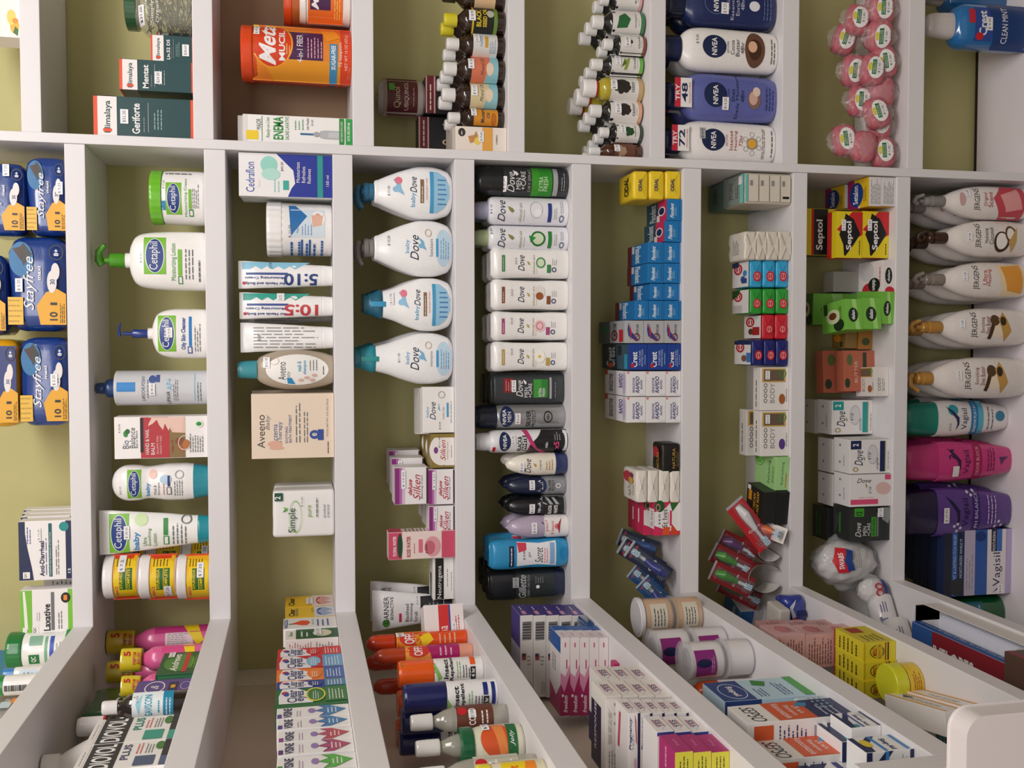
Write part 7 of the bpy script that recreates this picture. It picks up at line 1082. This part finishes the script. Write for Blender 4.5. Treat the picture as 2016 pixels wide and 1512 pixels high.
tub(1262, 1182, 1330, 1256, 'upper clear tub of yellow cotton with opaque white lid', 'd8a24c', 'e8e6ea', YL_, on=t, lid_op=1.0, h=.06)
t = tub(1366, 1244, 1432, 1322, 'lower clear tub of white cotton in the further stack of purple labels', 'e8e4e2', 'e8e6ea', PL_, Y=atz(1440, 1275, S6).y)
tub(1292, 1244, 1366, 1322, 'upper clear tub of white cotton with purple label, further stack', 'e8e4e2', 'e8e6ea', PL_, on=t, h=.066)
t = tub(1432, 1268, 1494, 1344, 'lower clear tub of white cotton at the board edge, near stack', 'e8e4e2', 'e8e6ea', [], Y=atz(1490, 1305, S6).y)
tub(1372, 1268, 1432, 1344, 'upper clear tub of white cotton with purple label, near stack', 'e8e4e2', 'e8e6ea', PL_, on=t, h=.062)
bottle('cream_bottle', 'bottle with orange rounded cap peeking over the sixth board edge', 'orange capped bottle', LC(1366, 1340, 1440, 1384, S6, .06), .05, [('bottle', 'eeeae8', [(0, 94), (60, 100), (62, 90)]), ('cap', 'e8581c', [(62, 96), (92, 94), (100, 70)])], [])
carton('shampoo_carton', 'tall pale blue and navy medicated shampoo carton with a green leaf', 'shampoo box', LA(1396, 1336, 1606, 1376, S6, off=.02), .04, 'bcd8e8', [('r', 0, 0, 100, 36, '2a4484'), ('o', 46, 20, 40, 14, .06, 'd0e0f0'), ('t', 'Repel', 46, 20, 50, 9, 'w', 'bF'), ('p', [(70, 48), (96, 52), (84, 66), (60, 60)], '3a8a3a'), ('l', 10, 42, 56, 54, 3, 'N'), ('l', 10, 68, 80, 80, 3, 'N'), ('r', 0, 90, 100, 100, '3a9a3c')], None, 'tall shampoo cartons', left=[('r', 0, 0, 100, 40, '2a4484')])
def sep(): return [('t', 'SEPSO', 46, 14, 84, 13, '2a2a34', 'iF'), ('r', 0, 30, 100, 66, 'd85a2c'), ('t', 'Ketoconazole', 50, 42, 84, 7, 'w', 'F'), ('t', 'Shampoo', 50, 50, 60, 6, 'w', 'F'), ('t', '2% w/v', 50, 58, 46, 6, 'w', 'F'), ('r', 0, 66, 100, 100, '1c2a5a'), ('p', [(70, 58), (92, 64), (84, 72), (64, 68)], '3a8ab8'), ('l', 10, 74, 70, 92, 3, 'c8c8d8')]
sepleft = [('r', 10, 6, 90, 24, 'd85a2c'), ('l', 10, 28, 90, 56, 7, 'N'), ('r', 20, 60, 80, 76, 'e8e4e4'), ('B', 20, 62, 80, 76, 'N'), ('l', 10, 80, 90, 94, 3, 'd85a2c')]
a = carton('shampoo_carton', 'upright white orange and navy medicated shampoo carton', 'shampoo box', LA(1444, 1383, 1612, 1420, S6, off=.012), .045, 'efecea', sep(), None, 'tall shampoo cartons', left=sepleft)
carton('shampoo_carton', 'white orange and navy shampoo carton nearer the camera, mostly covered', 'shampoo box', LA(1490, 1450, 1660, 1492, S6, off=.035), .045, 'e4e0dc', sep(), None, 'tall shampoo cartons', left=sepleft)
softpack('foam_pack', 'pale blue pack with droplet pattern lying behind the shampoo cartons', 'pale blue pack', LA(1578, 1366, 1664, 1404, S6, off=.012), .03, 'c4d8e4', [('e', 20 + 17*(i % 4), 30 + 16*(i // 4), 5, 4, '8aa8c0') for i in range(12)], None, None, wrinkle=.001, bev=.006)
def slp(c2, wd): return [('r', 0, 0, 100, 12, '1c2a58'), ('p', [(0, 12), (60, 12), (100, 40), (100, 56), (50, 26), (0, 20)], '1c2a58'), ('t', wd, 44, 62, 74, 16, '2a3a70', 'bF'), ('r', 0, 40, 100, 47, c2), ('r', 0, 92, 100, 100, '1c2a58'), ('e', 10, 26, 10, 9, '3a9a9a'), ('l', 50, 74, 94, 86, 3, 'S')]
carton('sleep_aid_carton', 'white and navy sleep aid carton standing in the middle of the near group', 'sleep aid box', LA(1622, 1410, 1718, 1460, S6, off=.02), .04, 'efeeee', slp('2a5ab0', 'Sleep-Aid'), None, 'sleep aid cartons', left=slp('2a5ab0', 'Sleep-Aid'), top=[('r', 0, 0, 100, 30, '1c2a58')])
carton('sleep_aid_carton', 'white and blue sleep aid carton with yellow oval sticker', 'sleep aid box', LA(1680, 1448, 1790, 1480, S6, off=.006), .05, 'f2f2f2', slp('3a8ad0', 'Sleep-Aid')[:4] + [('e', 56, 22, 26, 10, 'e8d030'), ('r', 0, 86, 100, 94, '3a8ad0')], None, 'sleep aid cartons', left=slp('3a8ad0', 'Aid'))
carton('sleep_aid_carton', 'flat white and navy sleep aid carton tucked along the board edge', 'sleep aid box', LA(1650, 1400, 1740, 1432, S6, off=.004), .02, 'f2f2f2', slp('4a5ab0', 'Sleep-Aid'), None, 'sleep aid cartons')
carton('sleep_aid_carton', 'sleep aid carton with curved navy band nearest the frame edge', 'sleep aid box', LA(1572, 1482, 1720, 1540, S6, off=.045), .04, 'efeeee', slp('2a3a80', 'Aid'), None, 'sleep aid cartons', left=slp('2a3a80', 'Aid'), top=[('r', 0, 60, 100, 100, '1c2a58')])
# ---- seventh board
S7 = LT[6]
carton('toothpaste_carton', 'white and blue whitening carton with red square in the shaded corner', 'whitening box', Wd(1500, 1222, S7, .05, .05, -20), .07, 'c8c4c8', [('r', 40, 0, 100, 60, '2a6ab0'), ('t', 'W', 30, 40, 30, 40, 'N', 'b')], None, None, top=[('r', 0, 0, 100, 100, '3a7ab8'), ('r', 10, 10, 40, 40, 'c02a3a'), ('t', 'white', 60, 60, 60, 20, 'w', 'b')])
for k in range(3):
    softpack('soap_multipack', 'grey filmed soap pack %s beside the blue tissue pack' % ['lowest', 'middle', 'top'][k], 'soap multipack', Wd(1558 - 1, 1224, S7, .045, .023, -6, dz=.0245 * k), .05, 'c4beb8', [('r', 30, 30, 40, 90, 'k')] if k < 2 else [], None, 'grey filmed soap packs by the corner', bev=.004, wrinkle=.0006)
softpack('tissue_pack', 'glossy royal blue pack with white swirl standing in the corner of seventh shelf', 'tissue pack', Wd(1590, 1198, S7, .05, .045, 10), .04, '26368a', [('p', [(10, 30), (60, 20), (90, 50), (70, 44), (50, 34), (20, 46)], 'c8d0e8'), ('r', 20, 56, 44, 92, '1a1f5c'), ('e', 10, 40, 8, 8, 'c8303c')], None, None, mat_=mat('2a3c94', .2, coat=.7, bump=.4, bscale=30), wrinkle=.003)
PKX = [('l', 8, 8, 92, 92, 9, '7a3a40')]
pk = pstack([1745, 1688, 1629, 1570], 1246, 1311, S7, Y=-.252, labs= ['pale pink wipes carton, %s of its stack' % q for q in ('lowest', 'middle', 'topmost')], name='wipes_carton', cat='wipes box', d=.06, c='d8a8a8', g=PKX, grp='pale pink wipes cartons', right=[('e', 50, 50, 30, 24, 'c87a84'), ('l', 20, 60, 80, 80, 2, '8a3a44')], top=[('t', 'alcowipes', 40, 50, 66, 24, '8a3a50', 'F')])
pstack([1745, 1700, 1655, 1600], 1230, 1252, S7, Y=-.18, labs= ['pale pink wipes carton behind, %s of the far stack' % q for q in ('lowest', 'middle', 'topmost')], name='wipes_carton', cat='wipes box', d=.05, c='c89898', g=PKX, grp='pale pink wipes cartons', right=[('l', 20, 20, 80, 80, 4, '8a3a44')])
SU = [('r', 0, 66, 100, 70, 'a83a20'), ('r', 0, 74, 100, 78, 'k'), ('o', 50, 42, 36, 22, .1, 'k'), ('r', 10, 40, 90, 58, 'e0cc30'), ('t', 'MERSO', 50, 34, 46, 13, 'b8401c', 'b'), ('t', 'SULPHUR SOAP', 50, 49, 72, 9, 'b8401c', 'b'), ('o', 50, 49, 40, 9, .06, 'k'), ('r', 0, 0, 100, 4, 'c8a820')]
SUT = [('l', 10, 14, 90, 84, 5, '3a3010'), ('r', 0, 0, 100, 5, 'a83a20')]
y = -.3425
x1_ = None
for i, (ya, yb) in enumerate(((1264, 1301), (1302, 1338), (1339, 1374))):
    pl = PF(1700, ya, 1764, yb, S7, Y=y - .004 * i)
    carton('sulphur_soap_carton', ['yellow sulphur soap carton closest to the board edge', 'yellow sulphur soap carton in the middle of the three', 'yellow sulphur soap carton furthest in from the board edge'][i], 'sulphur soap box', pl, .085, 'dccb2c', SU, None, 'yellow sulphur soap cartons', top=SUT, right=[('r', 60, 20, 90, 60, 'a83a20'), ('l', 10, 20, 50, 80, 4, '6a5a10')])
q = atz(1822, 1342, S7)
bottle('ointment_jar', 'squat yellow jar with plain yellow lid in front of the sulphur soap', 'ointment jar', dict(W=.058, H=.046, x=q.x, Y=q.y, z=S7 + .0005, yaw=.3), .058, [('body', 'd8b82c', [(0, 94), (3, 98), (50, 98), (52, 94)]), ('lid', 'd4d42c', [(54, 97), (56, 100), (97, 100), (100, 96)]), ('rim', '8a2c1c', [(50, 96), (54, 96)])], [('l', 20, 60, 80, 90, 4, 'a83a20')])
LC = [('r', 10, 30, 24, 60, 'q'), ('r', 10, 66, 24, 84, 'q')]
q = atz(1938, 1412, S7)
a = carton('ointment_carton', 'long white ointment carton with orange edge, lower of two', 'ointment box', dict(W=.032, H=.03, x=q.x, Y=q.y, z=S7 + .0005, yaw=math.radians(10)), .14, 'ece8e4', LC, None, 'long ointment cartons', right=[('r', 0, 0, 100, 16, 'e8a850'), ('r', 0, 84, 100, 100, 'e8a850'), ('l', 20, 30, 80, 60, 2, '8a8a70')])
carton('ointment_carton', 'long white ointment carton with orange edge, upper of two', 'ointment box', dict(W=.034, H=.03, x=q.x - .004, Y=q.y - .002, z=a['top'] + .0005, yaw=math.radians(10)), .14, 'ece8e4', LC, None, 'long ointment cartons', right=[('r', 0, 0, 100, 16, 'e8a850'), ('r', 0, 84, 100, 100, 'e8a850'), ('l', 20, 30, 80, 60, 2, '8a8a70'), ('p', [(76, 30), (90, 70), (70, 70)], '3a3a7a')])
q = atz(1905, 1470, S7)
carton('ointment_carton', 'small teal and lime carton lying nearest the end panel', 'teal box', dict(W=.05, H=.014, x=q.x, Y=q.y, z=S7 + .0005, yaw=math.radians(10)), .05, '1f6a80', [('r', 0, 0, 30, 100, 'a8c030')], None, None, top=[('l', 30, 20, 80, 60, 3, 'i'), ('r', 0, 0, 16, 100, 'a8c030')])
# ---- eighth board: cotton rolls, envelope box, printed carton
S8 = LT[7]
for k, (px, py, yaw, lab) in enumerate([(1766, 1212, 28, 'white cotton roll in printed film, further of two'), (1800, 1262, 30, 'white cotton roll in printed film, nearer of two')]):
    q = atz(px, py, S8); root = empty('cotton_roll', (q.x - .01, q.y, S8 + .027)); root.rotation_euler = (0, 0, math.radians(yaw)); M = Mesh()
    M.loft([[(z_, y_, x_) for x_, y_, z_ in ring(.025 * r, .025 * r, z, 2, 32)] for z, r in ((-.055, .3), (-.052, .8), (-.045, .97), (0, 1), (.045, .97), (.052, .8), (.055, .3))], mat('e2dfe2', .3, coat=.5, bump=.6, bscale=35)); M.build('cotton', root)
    M = Mesh(); sf = lambda x, z: -.0252 * math.sqrt(max(.05, 1 - ((z - .0275)/.0275)**2))
    add_art(M, [('r', 20, 40, 50, 46, 'N'), ('t', 'TENSOR', 36, 30, 34, 16, '2a3470', 'b'), ('p', [(18, 22), (54, 14), (56, 20), (20, 28)], '2a3470'), ('l', 64, 20, 84, 46, 3, '3a4480')], .1, .055, sf, off=.0012, cut=.01, cutz=.004)
    o = M.build('printed_film', root, sharp=0); o.location = (0, 0, -.0275); tag(root, lab, 'cotton roll', 'white cotton rolls')
root = tag(empty('envelope_box', (0, 0, 0)), 'open white envelope box with blue edge and red top panel on the lower board', 'envelope box')
W_, H_, D_, tk = .26, .055, .10, .0018
M = Mesh()
for bx in ((-W_/2, .03, H_ - tk, W_/2, D_, H_), (-W_/2, D_-tk, 0, W_/2, D_, H_), (-W_/2, .0, 0, -W_/2+tk, D_, H_), (W_/2-tk, 0, 0, W_/2, D_, H_), (-W_/2, 0, 0, W_/2, D_, tk)): M.box(*bx, mat('eceaee', .5), bev=.0004)
add_art(M, [('r', 0, 0, 100, 100, '8a1f2c'), ('t', 'ENVELOPES', 62, 48, 50, 40, 'f0f0f0', 'bF'), ('r', 78, 0, 100, 100, '2f5aa0')], W_, D_ - .03, None, Matrix.Translation((0, .03, H_)) @ Matrix.Rotation(-math.pi/2, 4, 'X'))
M.box(-W_/2, .028, H_ - .016, W_/2, .0298, H_, mat('2f5aa0', .4), bev=.0003)
add_art(M, [('t', 'All Purpose for Home & Office  No. 6 3/4 White Envelopes', 50, 50, 92, 56, 'c8d8f0', 'F')], W_, .016, None, Matrix.Translation((0, .028, H_ - .016)))
M.build('open_box', root, sharp=0)
M = Mesh()
for k in range(9): M.box(-W_/2 + .006, .012 + .001*(k % 3), .003 + k*.0022, W_/2 - .03, D_ - .006, .0036 + k*.0022, mat('e6e8f4', .6), bev=0)
o = M.build('envelopes', root, sharp=0)
M = Mesh(); M.box(-W_/2, -.0012, 0, W_/2, .0, .034, mat('e8e4e2', .5), bev=.0004); M.box(W_/2 - .0018, .0, .0, W_/2, .028, .05, mat('a08468', .7)); M.build('box_flap', root, sharp=0)
root.location = (XL - .006, -.28, S8 + .001); root.rotation_euler = (0, 0, math.radians(90))
carton('printed_carton', 'dark carton with faded red and violet photo print at the right frame edge', 'printed box', dict(W=.13, H=.085, x=XL - .004, Y=-.485, z=S8 + .0005, yaw=math.pi/2), .09, '5a4438', [('r', 0, 0, 100, 12, '8a2028'), ('p', [(20, 14), (60, 20), (50, 50), (16, 44)], 'c06a30'), ('r', 50, 26, 90, 50, 'b04a5a'), ('r', 10, 44, 80, 84, '2a2a40'), ('r', 22, 54, 60, 72, '9a90b8'), ('r', 0, 84, 60, 100, '1f4a34')])
